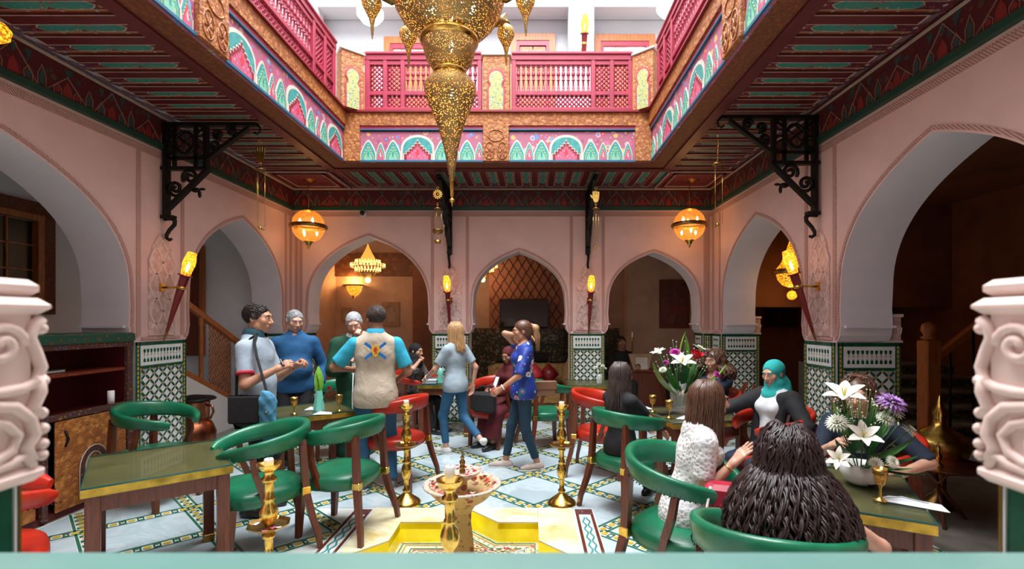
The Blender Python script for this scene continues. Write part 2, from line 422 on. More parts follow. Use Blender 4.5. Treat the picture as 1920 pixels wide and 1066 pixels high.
# painted frieze under the ceiling, soffit line
def frieze(name, M, L):
    mb = MB(); mb.box(0, L, ZF + .03, ZC, -.05, .03, 0); mb.box(0, L, ZF - .02, ZF + .035, -.05, .055, 1); mb.box(0, L, ZC - .02, ZC, -.05, .045, 2)
    o = tag(obj(name, mb, [M_['frieze_paint'], M_['deep_green'], M_['ceil_line']], M=M), kind='structure')
    g = MB(); z0 = ZF + .05; hh = ZC - ZF - .09; W = .86
    for (sg, a, b, st) in ((1, .03, .21, 6), (-1, .21, .39, 6), (1, .47, .64, 4), (-1, .64, .81, 4)):
        pts = []
        for i in range(st + 1):
            t = i/st; u = a + (b-a)*t; v = z0 + hh*(t if sg > 0 else 1-t)*(1 if a < .4 else .7)
            pts += [(u, v, .032), (u + .012, v + .012*sg, .032)] if i < st else [(u, v, .032)]
        g.tube(pts, 1, sq=(.0055, .004), up=(0, 0, 1), m=0)
    for u in (.21, .64): g.add([(u-.045, z0, .0325), (u+.045, z0, .0325), (u+.035, z0+.07, .0325), (u, z0+.13, .0325), (u-.035, z0+.07, .0325)], [(0, 1, 2, 3, 4)], 1)
    for u, hh_ in ((.10, .11), (.32, .11), (.425, .17), (.555, .08), (.725, .08), (.84, .15)):
        g.tube([(u - .03, z0, .032), (u - .034, z0 + hh_*.5, .032), (u - .016, z0 + hh_*.75, .032), (u, z0 + hh_, .032), (u + .016, z0 + hh_*.75, .032), (u + .034, z0 + hh_*.5, .032), (u + .03, z0, .032)], 1, sq=(.0045, .004), up=(0, 0, 1), m=0)
        g.add([(u-.02, z0 + .01, .0325), (u+.02, z0 + .01, .0325), (u+.022, z0+hh_*.45, .0325), (u, z0+hh_*.8, .0325), (u-.022, z0+hh_*.45, .0325)], [(0, 1, 2, 3, 4)], 2 if hh_ > .1 else 1)
    for u in (.10, .21, .32, .64): g.add([(u-.03, z0 + hh - .01, .0325), (u, z0 + hh*.62, .0325), (u+.03, z0 + hh - .01, .0325)], [(0, 1, 2)], 2)
    me = g.mesh('painted_motif', [M_['frieze_line'], M_['red_frieze'], M_['frieze_teal']])
    for k in range(int(L/W) + 1):
        if (k + .95)*W < L: link('painted_motif', me, o, M=T(k*W, 0, 0))
plain('red_frieze', (.26, .022, .018), .5); plain('frieze_teal', (.03, .075, .07), .5); plain('frieze_line', (.32, .17, .12), .5)
frieze('trim_1', ML, YB); frieze('trim_2', MRt @ T(-YB, 0, 0), YB); frieze('trim_3', MBk @ T(XL, 0, 0), XR - XL)

# ------------------------------------------------------------------ galleries: painted ceiling with beams
FX0, FX1, FY1, FY0 = -2.585, 1.635, 6.60, .27       # inner faces of the courtyard opening
BW = .345                                              # beam soffit width
ce = MB()
for x0, x1, y0, y1 in ((XL - .45, FX0 - .03, -1.4, YB + .35), (FX1 + .03, XR + .45, -1.4, YB + .35), (FX0 - .03, FX1 + .03, FY1 + .03, YB + .35), (FX0 - .03, FX1 + .03, -1.4, FY0 - .03)):
    ce.box(x0, x1, y0, y1, ZC + .03, ZC + .42, 0)
ceiling = tag(obj('ceiling', ce, [M_['ceil_paint']]), kind='structure')
for nm, a in (('b', (FX0 - BW, FX1 + BW, FY1 + .03, FY1 + BW)), ('l', (FX0 - BW, FX0 - .03, FY0, FY1 + .03)), ('r', (FX1 + .03, FX1 + BW, FY0, FY1 + .03)), ('f', (FX0 - BW, FX1 + BW, FY0 - BW, FY0 - .03))):
    x0, x1, y0, y1 = a; mb = MB(); mb.box(x0, x1, y0, y1, ZC, ZC + .03)
    obj('edge_beam', mb, M_['carved_brown'], ceiling)
    mb = MB()
    if nm == 'b': mb.box(x0, x1, y1 - .11, y1 + .012, ZC - .022, ZC + .05)
    elif nm == 'l': mb.box(x0 - .012, x0 + .11, y0, y1 + BW - .11, ZC - .022, ZC + .05)
    elif nm == 'r': mb.box(x1 - .11, x1 + .012, y0, y1 + BW - .11, ZC - .022, ZC + .05)
    else: mb.box(x0, x1, y0 - .012, y0 + .11, ZC - .022, ZC + .05)
    obj('maroon_moulding', mb, M_['beam_maroon'], ceiling)
def gallery(M, L, W, n, off=0.0, motif='long'):
    """local x = along the gallery, y = across it (0 at beam, W at wall), z down"""
    pitch = L / n; bw = pitch*.42
    b = MB(); b.add([(-bw/2, .03, 0), (bw/2, .03, 0), (bw/2, W-.02, 0), (-bw/2, W-.02, 0), (-bw/2+.004, .04, .026), (bw/2-.004, .04, .026), (bw/2-.004, W-.11, .026), (-bw/2+.004, W-.11, .026)],
        [(4, 5, 6, 7), (0, 1, 5, 4), (1, 2, 6, 5), (2, 3, 7, 6), (3, 0, 4, 7)])
    bme = b.mesh('ceiling_beam', M_['beam_maroon'])
    gl = MB(); t = .004
    for s in (-1, 1): gl.box(min(s*bw/2, s*(bw/2-.005)), max(s*bw/2, s*(bw/2-.005)), .03, W-.11, .024, .0285)
    gl.box(-bw/2, bw/2, W-.122, W-.108, .024, .0285)
    lme = gl.mesh('painted_line', M_['ceil_line'])
    rw = pitch - bw; c = MB(); q = rw*.29
    half = [(.10, .0), (.13, .5), (.17, .9), (.23, .8), (.27, 1), (.36, 1), (.42, .75), (.46, .9), (.5, .35)]
    pr = [(-v*q, u*W) for u, v in half] + [(-v*q, (1-u)*W*.94 + .06*W*.5) for u, v in half[-2::-1]]
    pts = pr + [(-x, y) for x, y in pr[-2:0:-1]]
    pts = [(x, (y - W*.5)*.84 + W*.46) for x, y in pts]
    c.prism([(x*1.18, (y - W*.46)*1.03 + W*.46, .0015) for x, y in pts], (0, 0, .001), 1)
    c.prism([(x, y, .003) for x, y in pts], (0, 0, .001), 0)
    for yy in (.055*W, .93*W): c.add([(-.02, yy, .004), (0, yy-.02, .004), (.02, yy, .004), (0, yy+.02, .004)], [(0, 1, 2, 3)], 1)
    c.box(-rw/2, rw/2, -.0, .035, .001, .02, 2)
    for s in (-1, 1): c.box(min(s*rw*.36, s*rw*.5), max(s*rw*.36, s*rw*.5), .035, W - .06, .001, .004, 2); c.box(min(s*rw*.335, s*rw*.36), max(s*rw*.335, s*rw*.36), .035, W - .06, .001, .0045, 1)
    for yy in (.16*W, .40*W, .64*W, .88*W):
        for s in (-1, 1): c.add([(s*rw*.43-.010, yy, .0055), (s*rw*.43, yy-.016, .0055), (s*rw*.43+.010, yy, .0055), (s*rw*.43, yy+.016, .0055)], [(0, 1, 2, 3)], 1)
    c.add([(-rw*.3, W*.80, .0035), (rw*.3, W*.80, .0035), (rw*.3, W*.93, .0035), (-rw*.3, W*.93, .0035)], [(0, 1, 2, 3)], 3)
    cme = c.mesh('painted_cartouche', [M_['teal_paint'], M_['ceil_line'], M_['ceil_trim'], M_['blue_bloom']])
    for k in range(n):
        x = (k + .5)*pitch + off
        bo = link('ceiling_beam', bme, ceiling, M=M @ T(x, 0, 0)); link('painted_line', lme, bo)
        link('painted_cartouche', cme, ceiling, M=M @ T(x + pitch/2, 0, 0))
floral('ceil_trim', (.26, .07, .014), [(.36, .04, .018), (.38, .20, .04), (.05, .10, .14), (.16, .012, .012)], 34, .42); floral('blue_bloom', (.10, .012, .02), [(.04, .10, .32), (.05, .16, .30), (.30, .04, .04), (.10, .02, .03)], 22, .46)
gw = FX0 - BW - XL - .03
gz = ZC + .03
gallery(basis((FX0 - BW, 1.0, gz), (0, 1, 0), (-1, 0, 0), (0, 0, -1)), 6.0, gw, 23)
gallery(basis((FX1 + BW, 1.0, gz), (0, 1, 0), (1, 0, 0), (0, 0, -1)), 6.0, XR - FX1 - BW - .03, 23)
gallery(basis((FX0 - BW + .02, FY1 + BW, gz), (1, 0, 0), (0, 1, 0), (0, 0, -1)), FX1 + BW - (FX0 - BW) - .04, YB - FY1 - BW - .03, 19)
for cx in ((XL + FX0 - BW)/2, (XR + FX1 + BW)/2):                       # corner coffers with a medallion
    cy = (FY1 + BW + YB)/2; hx, hy = gw/2 - .03, (YB - FY1 - BW)/2 - .05
    p = obj('corner_coffer', MB().box(-hx, hx, -hy, hy, .0, .03), M_['ceil_paint'], ceiling, loc=(cx, cy, gz - .03))
    for k, (s_, m) in enumerate(((1, 'ceil_line'), (.80, 'beam_maroon'), (.72, 'ceil_line'))):
        mb = MB(); a, b = hx*s_, hy*s_; wd = .035 if m == 'beam_maroon' else .014
        for bx in ((-a, a, -b, -b + wd), (-a, a, b - wd, b), (-a, -a + wd, -b, b), (a - wd, a, -b, b)): mb.box(*bx, -.02 + k*.004, .0)
        obj('coffer_frame', mb, M_[m], p)
    obj('medallion', MB().lathe([(0.001, -.03), (.04, -.03), (.05, -.012), (.09, -.010), (.10, 0)], 16), M_['brass_dark'], p)

# ------------------------------------------------------------------ fascia round the opening
Z0, Z1, Z2, Z3 = ZC, 4.286, 4.34, 4.53
def painted_arch(wd, ht, kind):
    """one painted arch in relief: cream border, teal field, lobed inner arch"""
    mb = MB(); h = wd/2
    def curve(sx, top, lobes=0, n=16):
        pts = [(-h*sx, 0)]
        spring = top*.42 if kind == 'big' else top*.35
        pts.append((-h*sx, spring))
        for i in range(1, n):
            t = PI*i/n; x = -h*sx*math.cos(t); z = spring + (top - spring)*(math.sin(t)**.85 if kind == 'big' else 1 - abs(x/(h*sx))**1.6)
            pts.append((x, z))
        return pts + [(h*sx, spring), (h*sx, 0)]
    def lobed(sx, top, n):
        pts = [(-h*sx, 0)]
        for i in range(n):
            t0 = i/n; xa = -h*sx*(1-t0); za = top*(.30 + .70*t0)
            pts += [(xa, za - top*.08), (xa - h*.02, za), (xa + h*sx/n*.45, za + top*.05), (xa + h*sx/n*.9, za)]
        pts.append((-h*.05, top)); pts.append((0, top*1.06))
        return pts + [(-x, z) for x, z in pts[-2::-1]]
    P = lambda q, y: [(x, y, z) for x, z in q]
    mb.prism(P(curve(1.0, ht), 0), (0, -.006, 0), 0)
    mb.prism(P(curve(.88, ht*.90), -.006), (0, -.003, 0), 1)
    it, isx, n = (ht*.72, .80, 5) if kind == 'big' else (ht*.70, .66, 4)
    mb.prism(P(lobed(isx*1.08, it*1.07, n), -.009), (0, -.002, 0), 0)
    mb.prism(P(lobed(isx, it, n), -.011), (0, -.002, 0), {'big': 2, 'green': 3, 'red': 4}[kind])
    mb.prism(P(lobed(isx*.80, it*.78, n), -.013), (0, -.001, 0), {'big': 5, 'green': 6, 'red': 5}[kind])
    mb.add(P([(0, it*.15), (h*.14, it*.4), (0, it*.66), (-h*.14, it*.4)], -.0150), [(0, 1, 2, 3)], {'big': 4, 'green': 1, 'red': 0}[kind])
    for s in (-1, 1): mb.box(min(s*h*.9, s*h), max(s*h*.9, s*h), -.014, 0, 0, ht*.30, 0)
    return mb.mesh('painted_arch', [M_[k] for k in ('cream_line', 'teal_arch', 'maroon_line', 'leaf_paint', 'red_paint', 'floral_inner', 'floral_green')])
PH = Z1 - Z0 - .03
A_big, A_gr, A_rd = painted_arch(.46, PH*.86, 'big'), painted_arch(.215, PH*.70, 'green'), painted_arch(.125, PH*.62, 'red')
SEQ = [(A_gr, .215), (A_rd, .125), (A_gr, .215), (A_big, .46)]
def fascia(name, M, L, pil, start=0):
    """local x along, -y to the courtyard, z up (world heights)"""
    mb = MB(); mb.box(0, L, 0, .03, Z0 + .003, Z3, 0)
    o = tag(obj(name, mb, [M_['floral_pink']], M=M), kind='structure')
    obj('base_line', MB().box(0, L, -.020, 0, Z0 + .002, Z0 + .026), M_['blue_line'], o)
    obj('pink_band', MB().box(0, L, -.022, 0, Z1 + .016, Z2), M_['pink_band'], o)
    obj('blue_moulding', MB().box(0, L, -.026, 0, Z1 - .004, Z1 + .014), M_['blue_line'], o)
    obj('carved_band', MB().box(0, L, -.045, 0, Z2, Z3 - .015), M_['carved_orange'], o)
    obj('ledge', MB().box(0, L, -.075, .3, Z3 - .015, Z3 + .012), M_['maroon_line'], o)
    for a, b in pil:
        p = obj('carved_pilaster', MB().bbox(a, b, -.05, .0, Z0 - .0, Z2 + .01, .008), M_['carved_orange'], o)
        c = (a+b)/2; wd = (b-a)
        if wd > .25:
            rb = MB()
            for sx in (-1, 1):
                rb.tube([(c + sx*wd*.25 + wd*.19*math.cos(t*PI/8), -.052, Z0 + .13 + .10*math.sin(t*PI/8)*(1.3 if t < 8 else 1)) for t in range(16)], .008, 5, closed=True)
                for k in range(6): rb.tube([(c + sx*wd*.25, -.052, Z0 + .13), (c + sx*wd*.25 + wd*.17*math.cos(k*PI/3), -.052, Z0 + .13 + .09*math.sin(k*PI/3))], .006, 4)
            rb.tube([(c + wd*.3*math.cos(t*PI/8), -.052, Z0 + .35 + .08*math.sin(t*PI/8)) for t in range(16)], .008, 5, closed=True)
            rs = obj('scroll_relief', rb, M_['carved_orange'], p); rs['kind'] = 'stuff'
    edges = sorted(pil); spans = [(edges[i][1], edges[i+1][0]) for i in range(len(edges)-1)]
    for a, b in spans:
        x = a; k = start
        while x < b - .06:
            me, wd = SEQ[k % 4]
            if x + wd > b + .02: me, wd = (A_rd, .125)
            if x + wd > b + .02: break
            link('painted_arch', me, o, M=T(x + wd/2, -.001, Z0 + .026)); x += wd; k += 1
    return o
plain('pink_band', (.52, .05, .11), .45)
LB = FX1 - FX0
fascia('trim_4', T(FX0, FY1, 0), LB, [(0, .225), (1.91, 2.265), (LB - .225, LB)])
LS = FY1 - FY0
fascia('trim_5', basis((FX0, FY0, 0), (0, 1, 0), (-1, 0, 0), (0, 0, 1)), LS, [(0, .2), (3.40, 3.75), (LS - .03, LS)], 3)
fascia('trim_6', basis((FX1, FY1, 0), (0, -1, 0), (1, 0, 0), (0, 0, 1)), LS, [(0, .03), (2.58, 2.93), (LS - .2, LS)], 0)
# ------------------------------------------------------------------ upper storey
def struct(name, mb, mats, M=None): return tag(obj(name, mb, mats, M=M), kind='structure')
ZU = Z3 + .01
YA = 7.60                                                    # plane of the upper piers
up = MB(); up.box(XL - .45, XR + .45, FY1, YB + .35, Z3 - .26, Z3 - .005); up.box(XL - .45, FX0 - .03, -1.4, FY1, Z3 - .26, Z3 - .005)
up.box(FX1 + .03, XR + .45, -1.4, FY1, Z3 - .26, Z3 - .005); up.box(FX0, FX1, -1.4, FY0 - .03, Z3 - .26, Z3 - .005)
struct('floor_upper', up, M_['white_plaster'])
def rect_wall(name, u0, u1, v0, v1, holes, place, th, mats):
    mb = MB(); xs = sorted({u0, u1, *[h[0] for h in holes], *[h[1] for h in holes]}); zs = sorted({v0, v1, *[h[2] for h in holes], *[h[3] for h in holes]})
    for i in range(len(xs)-1):
        for j in range(len(zs)-1):
            cx, cz = (xs[i]+xs[i+1])/2, (zs[j]+zs[j+1])/2
            if any(h[0] < cx < h[1] and h[2] < cz < h[3] for h in holes): continue
            mb.box(xs[i], xs[i+1], 0, th, zs[j], zs[j+1])
    return struct(name, mb, mats, place)
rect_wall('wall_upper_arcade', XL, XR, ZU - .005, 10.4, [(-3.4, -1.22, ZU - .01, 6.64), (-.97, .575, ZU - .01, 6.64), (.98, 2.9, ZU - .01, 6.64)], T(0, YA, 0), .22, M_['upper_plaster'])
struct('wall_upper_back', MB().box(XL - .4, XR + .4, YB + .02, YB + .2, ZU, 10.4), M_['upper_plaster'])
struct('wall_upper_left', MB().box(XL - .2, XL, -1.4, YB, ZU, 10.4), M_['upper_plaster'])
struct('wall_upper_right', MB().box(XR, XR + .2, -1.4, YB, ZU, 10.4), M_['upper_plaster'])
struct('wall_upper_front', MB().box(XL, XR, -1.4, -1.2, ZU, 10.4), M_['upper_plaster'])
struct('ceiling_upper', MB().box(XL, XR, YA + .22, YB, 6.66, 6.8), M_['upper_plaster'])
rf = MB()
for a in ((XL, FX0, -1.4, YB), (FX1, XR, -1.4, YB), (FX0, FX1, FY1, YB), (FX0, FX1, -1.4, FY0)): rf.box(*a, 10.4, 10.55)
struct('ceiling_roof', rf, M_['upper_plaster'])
def upper_door(n, x0, x1, top, panes):
    o = tag(link('door_%d' % n, None, None, (x0, YB + .02, ZU)), kind='structure'); h = top - ZU; W = x1 - x0
    fr = MB()
    for a in ((0, .10, 0, h), (W - .10, W, 0, h), (.10, W - .10, h - .11, h)): fr.box(a[0], a[1], -.06, 0, a[2], a[3])
    obj('door_frame', fr, M_['cedar'], o)
    f2 = MB()
    for a in ((.10, .15, 0, h - .11), (W - .15, W - .10, 0, h - .11), (.15, W - .15, h - .19, h - .11)): f2.box(a[0], a[1], -.05, 0, a[2], a[3])
    obj('inner_frame', f2, M_['rail_pink'], o)
    if panes:
        for k in range(2):
            a = .15 + k*(W - .3)/2; b = a + (W - .3)/2
            lf = obj('door_leaf', MB().box(a + .01, b - .01, -.03, 0, .01, h - .20), M_['cedar'], o)
            for j in range(2): obj('pane', MB().box(a + .06 + j*((b-a)-.12)/2, a + .04 + (j+1)*((b-a)-.12)/2 + .0, -.034, -.03, h - .55, h - .26), M_['dark_glass'], lf)
    else:
        obj('carved_lintel', MB().box(.15, W - .15, -.03, 0, h - .32, h - .19), M_['carved_stucco'], o)
        obj('door_leaf', MB().box(.15, W - .15, -.02, 0, 0, h - .32), M_['cedar'], o)
plain('dark_glass', (.05, .055, .06), .06)
upper_door(1, -2.45, -1.35, 6.36, False); upper_door(2, -.36, .38, 6.41, True); upper_door(3, 1.03, 2.03, 6.40, False); upper_door(4, -3.2, -2.62, 6.1, False)

def baluster_mesh(h):
    p = [(.016, 0), (.016, .03), (.011, .035), (.018, .05), (.011, .065), (.012, .08), (.023, .16), (.019, .22), (.010, h/2-.03), (.017, h/2-.015), (.010, h/2), (.017, h/2+.015), (.010, h/2+.03), (.019, h-.22 if h > .5 else h/2+.08), (.023, h-.13), (.012, h-.07), (.018, h-.05), (.011, h-.035), (.016, h-.03), (.016, h)]
    p = sorted(p, key=lambda k: k[1]); return MB().lathe(p, 8).mesh('baluster', M_['rail_pink'])
BH = .36; bal_me = baluster_mesh(BH)
def lattice(x0, x1, z0, z1, p=.062):
    mb = MB(); 
    for s in (1, -1):
        n = int((x1-x0 + z1-z0)/p) + 2
        for k in range(-n, n + 1):
            # line  x = x0 + k*p + s*(z - z0)
            pts = []
            for z in (z0, z1): pts.append((x0 + k*p + s*(z - z0), z))
            (xa, za), (xb, zb) = pts
            t0, t1 = 0, 1; dx = xb - xa
            for lim, sg in ((x0, 1), (x1, -1)):
                fa, fb = sg*(xa - lim), sg*(xb - lim)
                if fa < 0 and fb < 0: t0 = 2
                elif fa < 0: t0 = max(t0, fa/(fa-fb))
                elif fb < 0: t1 = min(t1, fa/(fa-fb))
            if t0 < t1 - .02:
                mb.tube([(xa + dx*t0, 0, za + (zb-za)*t0), (xa + dx*t1, 0, za + (zb-za)*t1)], .011, 5)
    nx, nz = int((x1-x0)/p), int((z1-z0)/p)
    for i in range(2*nx + 1):
        for j in range(2*nz + 1):
            x, z = x0 + i*p/2, z0 + j*p/2
            if (i + j) % 2 == 0 and x0 < x < x1 and z0 < z < z1: mb.ball((x, 0, z), .0175, 6, 4)
    return mb
def railing(M, L, cells, label, name='balcony_railing'):
    """cells: list of (width, 'l' lattice or 'b' balusters); local x along, y depth, z up from ledge"""
    o = tag(link(name, None, M=M), label, 'railing', 'pink balcony railings')
    th = .045; H = .84
    obj('top_rail', MB().bbox(0, L, -.065, .065, H - .045, H, .012).box(.0, L, -.045, .045, H - .11, H - .045), M_['rail_pink'], o)
    obj('bottom_rail', MB().bbox(0, L, -.05, .05, 0, .075, .008), M_['rail_pink'], o)
    zl0, zl1 = .075, .245; zu0 = .305; zu1 = H - .175
    obj('middle_rail', MB().bbox(.05, L - .05, -.035, .035, zl1, zu0, .006), M_['rail_pink'], o)
    obj('upper_rail', MB().bbox(.05, L - .05, -.03, .03, zu1, H - .11, .006), M_['rail_pink'], o)
    x = 0; 
    tot = sum(c[0] for c in cells); pw = .06; k_ = (L - pw*(len(cells)+1)) / tot
    for i, (wd, kd) in enumerate(cells):
        obj('post', MB().bbox(x, x + pw, -.04, .04, .07, H - .10, .006), M_['rail_pink'], o); x += pw; wd *= k_
        s = obj('lattice_panel', lattice(x, x + wd, zl0, zl1), M_['rail_pink'], o); s['kind'] = 'stuff'
        if kd == 'l': s = obj('lattice_panel', lattice(x, x + wd, zu0, zu1), M_['rail_pink'], o); s['kind'] = 'stuff'
        else:
            n = max(1, round(wd / .071))
            for j in range(n): link('baluster', bal_me, o, M=T(x + (j + .5)*wd/n, 0, zu0) @ Matrix.Diagonal((1.15, 1.15, (zu1-zu0)/BH, 1)))
        x += wd
    obj('post', MB().bbox(x, x + pw, -.04, .04, .07, H - .10, .006), M_['rail_pink'], o)
    return o
ry = FY1 + .06
railing(T(FX0 + .28, ry, ZU), 1.61, [(.18, 'l'), (.18, 'l'), (1.0, 'b')], 'pink balcony railing facing us, left of the tiled niche pier')
railing(T(FX0 + 2.30, ry, ZU), 1.67, [(1.0, 'b'), (.19, 'l'), (.19, 'l')], 'pink balcony railing facing us, right of the tiled niche pier')
sx = FX0 - .06
railing(basis((sx, 3.85, ZU), (0, 1, 0), (-1, 0, 0), (0, 0, 1)), 2.52, [(.2, 'l'), (1.55, 'b'), (.25, 'l'), (.22, 'l')], 'pink balcony railing along the left side, nearest the back corner')
railing(basis((sx, .9, ZU), (0, 1, 0), (-1, 0, 0), (0, 0, 1)), 2.55, [(.2, 'l'), (1.55, 'b'), (.25, 'l'), (.22, 'l')], 'pink balcony railing along the left side, cut by the upper frame edge')
sx = FX1 + .06
railing(basis((sx, 6.37, ZU), (0, -1, 0), (1, 0, 0), (0, 0, 1)), 2.6, [(.22, 'l'), (.25, 'l'), (1.55, 'b'), (.2, 'l')], 'pink balcony railing along the right side, nearest the back corner')
floral('star_tile', (.30, .30, .10), [(.02, .12, .24), (.42, .30, .03), (.40, .46, .40), (.02, .16, .12)], 36, .44)
def niche_pier(M, wd, label, H=.76, corner=False):
    o = tag(link('niche_pier', None, M=M), label, 'pier', 'carved niche piers')
    obj('pier_body', MB().bbox(-wd/2, wd/2, -.09, .13, 0, H, .008), M_['carved_orange'], o)
    obj('pier_cap', MB().bbox(-wd/2 - .02, wd/2 + .02, -.11, .14, H, H + .035, .008), M_['cream_line'], o)
    k = min(.125, wd*.36)
    def shape(s, y, dz=0):
        pts = [(-k*.95*s, 0), (-k*s, .30), (-k*.72*s, .34), (-k*.72*s, .37), (-k*.95*s, .42)] 
        pts += [(-k*.95*s*math.cos(t), .44 + (k*1.05)*s*math.sin(t)) for t in [PI*i/12 for i in range(1, 12)]]
        return [(x, y, z + .0) for x, z in pts + [(-a, b) for a, b in [pts[4], pts[3], pts[2], pts[1], pts[0]]]]
    obj('niche_edge', MB().prism(shape(1.0, -.091), (0, -.010, 0)), M_['rail_pink'], o)
    obj('niche_tiles', MB().prism(shape(.80, -.101), (0, -.004, 0)), M_['star_tile'], o)
    return o
niche_pier(T(FX0 + 2.09, ry, ZU), .37, 'carved orange pier with tiled niche between the two facing railings')
niche_pier(T(FX0 + .10, ry - .10, ZU) @ RZ(R(40)), .30, 'carved orange pier with tiled niche in the left back corner')
niche_pier(T(FX1 - .08, ry - .10, ZU) @ RZ(R(-40)), .30, 'carved orange pier with tiled niche in the right back corner')
# ------------------------------------------------------------------ rooms behind the arcades
ZR = 3.62
def slab(name, a, mat): return struct(name, MB().box(*a), M_[mat] if isinstance(mat, str) else mat)
# behind the back wall
plain('room_ceiling', (.20, .075, .035), .7, var=.2)
carved('carved_frieze', (.30, .12, .055), (.17, .06, .028), 9, .7, .02)
slab('wall_room_back', (-4.7, 3.8, 11.0, 11.2, 0, ZR), 'tan_plaster')
slab('wall_room_side', (-4.75, -4.5, 8.36, 11.0, 0, ZR), 'tan_plaster')
slab('ceiling_room', (-4.75, 7.5, YB + .40, 11.2, ZR, ZR + .1), 'room_ceiling')
slab('trim_7', (-4.5, -.95, 10.93, 11.0, 2.68, 3.2), 'carved_frieze')
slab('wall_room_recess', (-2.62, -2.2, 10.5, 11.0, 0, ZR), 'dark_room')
slab('wall_room_right', (1.98, 3.8, 10.0, 10.3, 0, ZR), 'tan_plaster')
slab('wall_room_divider', (3.50, 3.62, YB + .05, 10.0, 0, ZR), 'tan_plaster')
t = NT('diaper_stucco'); 
br = t.n('TexBrick', {'Scale': 1.0, 'Color1': (.30, .10, .05, 1), 'Color2': (.30, .10, .05, 1), 'Mortar': (.13, .04, .02, 1)})
t.P(Base_Color=(.36, .14, .075), Roughness=.7)
breast = struct('wall_chimney', MB().box(-.95, .68, 10.55, 11.0, 0, ZR), M_['diaper_stucco'])
g = MB()
for s_ in (1, -1):
    for k in range(-14, 15):
        pts = []
        for i in range(25):
            z = 1.5 + i*.085; x = -.135 + k*.19 + s_*(z - 1.5)*.62 + .012*math.sin(z*32)
            if -.93 < x < .66: pts.append((x, 10.545, z))
        if len(pts) > 2: g.tube(pts, 1, sq=(.022, .012), up=(0, 1, 0))
gg = obj('stucco_lattice', g, M_['lattice_dark'] if 'lattice_dark' in M_ else plain('lattice_dark', (.12, .035, .02), .7), breast); gg['kind'] = 'stuff'
t = NT('mosaic_dark'); v = t.vor(26); sp = t.n('SeparateColor', {0: v.outputs['Color']})
t.P(Base_Color=t.ramp(sp.outputs[0], [(0, (.02, .035, .02)), (.3, (.12, .08, .02)), (.5, (.05, .02, .01)), (.7, (.20, .17, .12)), (.85, (.02, .05, .03))], True), Roughness=.3)
for a in ((-1.6, -.95, 10.9, 11.0), (.68, 1.98, 10.9, 11.0), (-.95, .68, 10.49, 10.55), (-2.2, -1.6, 10.9, 11.0)):
    slab('trim_8', (*a, 0, 1.5), 'mosaic_dark')
fire = MB(); fire.box(-.45, .35, 10.44, 10.49, .12, .95)
slab('trim_9', (-.45, .35, 10.43, 10.48, .1, .98), 'tile_black')
slab('trim_10', (-.75, .55, 10.38, 10.5, 1.18, 1.42), 'mosaic_dark')
plain('room_white', (.90, .91, .93), .6, var=.02)
# left rooms: window recess and staircase
slab('wall_left_room', (-5.95, -5.8, 1.0, 11, 0, ZR), 'room_white')
slab('wall_left_partition', (-5.8, -4.45, 5.12, 5.28, 0, 1.5), 'room_white')
slab('wall_left_end', (-5.8, -4.45, 7.9, 8.0, 0, ZR), 'room_white')
slab('ceiling_left_room', (-5.95, -4.45, 1.0, 8.0, ZR, ZR + .1), 'room_white')
slab('wall_left_front', (-5.8, -4.45, .9, 1.0, 0, ZR), 'room_white')
# right rooms: dark salon and stairs
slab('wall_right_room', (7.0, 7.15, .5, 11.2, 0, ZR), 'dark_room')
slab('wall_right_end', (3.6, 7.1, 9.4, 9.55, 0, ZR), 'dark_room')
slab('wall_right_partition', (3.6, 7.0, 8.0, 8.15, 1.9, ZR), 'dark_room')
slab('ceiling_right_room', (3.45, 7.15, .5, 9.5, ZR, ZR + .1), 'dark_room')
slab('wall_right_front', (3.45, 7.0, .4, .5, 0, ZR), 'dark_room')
# camera side, behind the viewer
slab('wall_front', (XL - .5, XR + .5, -1.4, -1.25, 0, ZC + .1), 'pink_plaster')
# ------------------------------------------------------------------ floor: marble slabs between mosaic bands
FA, FB = .512, .475; FO = (.015, 5.25); BWD = .052            # lattice half diagonals, one crossing, band half width
fl = MB(); BC = (-.52, 3.41); BS = .87                          # fountain basin centre and half size
for a in ((-6, BC[0]-BS, -1.4, 11.2), (BC[0]+BS, 7.2, -1.4, 11.2), (BC[0]-BS, BC[0]+BS, BC[1]+BS, 11.2), (BC[0]-BS, BC[0]+BS, -1.4, BC[1]-BS)): fl.box(*a, -.06, -.001)
floor = tag(obj('floor', fl, M_['floor_white']if 'floor_white' in M_ else plain('floor_white', (.70, .72, .68), .3)), kind='structure')
def clip(poly, f):
    out = []
    for i in range(len(poly)):
        a, b = poly[i], poly[(i+1) % len(poly)]; fa, fb = f(a), f(b)
        if fa >= 0: out.append(a)
        if (fa >= 0) != (fb >= 0): t_ = fa/(fa-fb); out.append((a[0] + (b[0]-a[0])*t_, a[1] + (b[1]-a[1])*t_))
    return out
RX0, RX1, RY0, RY1 = -3.97, 2.97, 1.9, 7.95
BX0, BX1, BY1 = BC[0]-BS-.16, BC[0]+BS+.16, BC[1]+BS+.02        # plain margin by the basin
slab_g = [(lambda p: p[0]-RX0), (lambda p: RX1-p[0]), (lambda p: p[1]-RY0), (lambda p: RY1-p[1])]
Ln = math.hypot(FA, FB)
mos = MB()
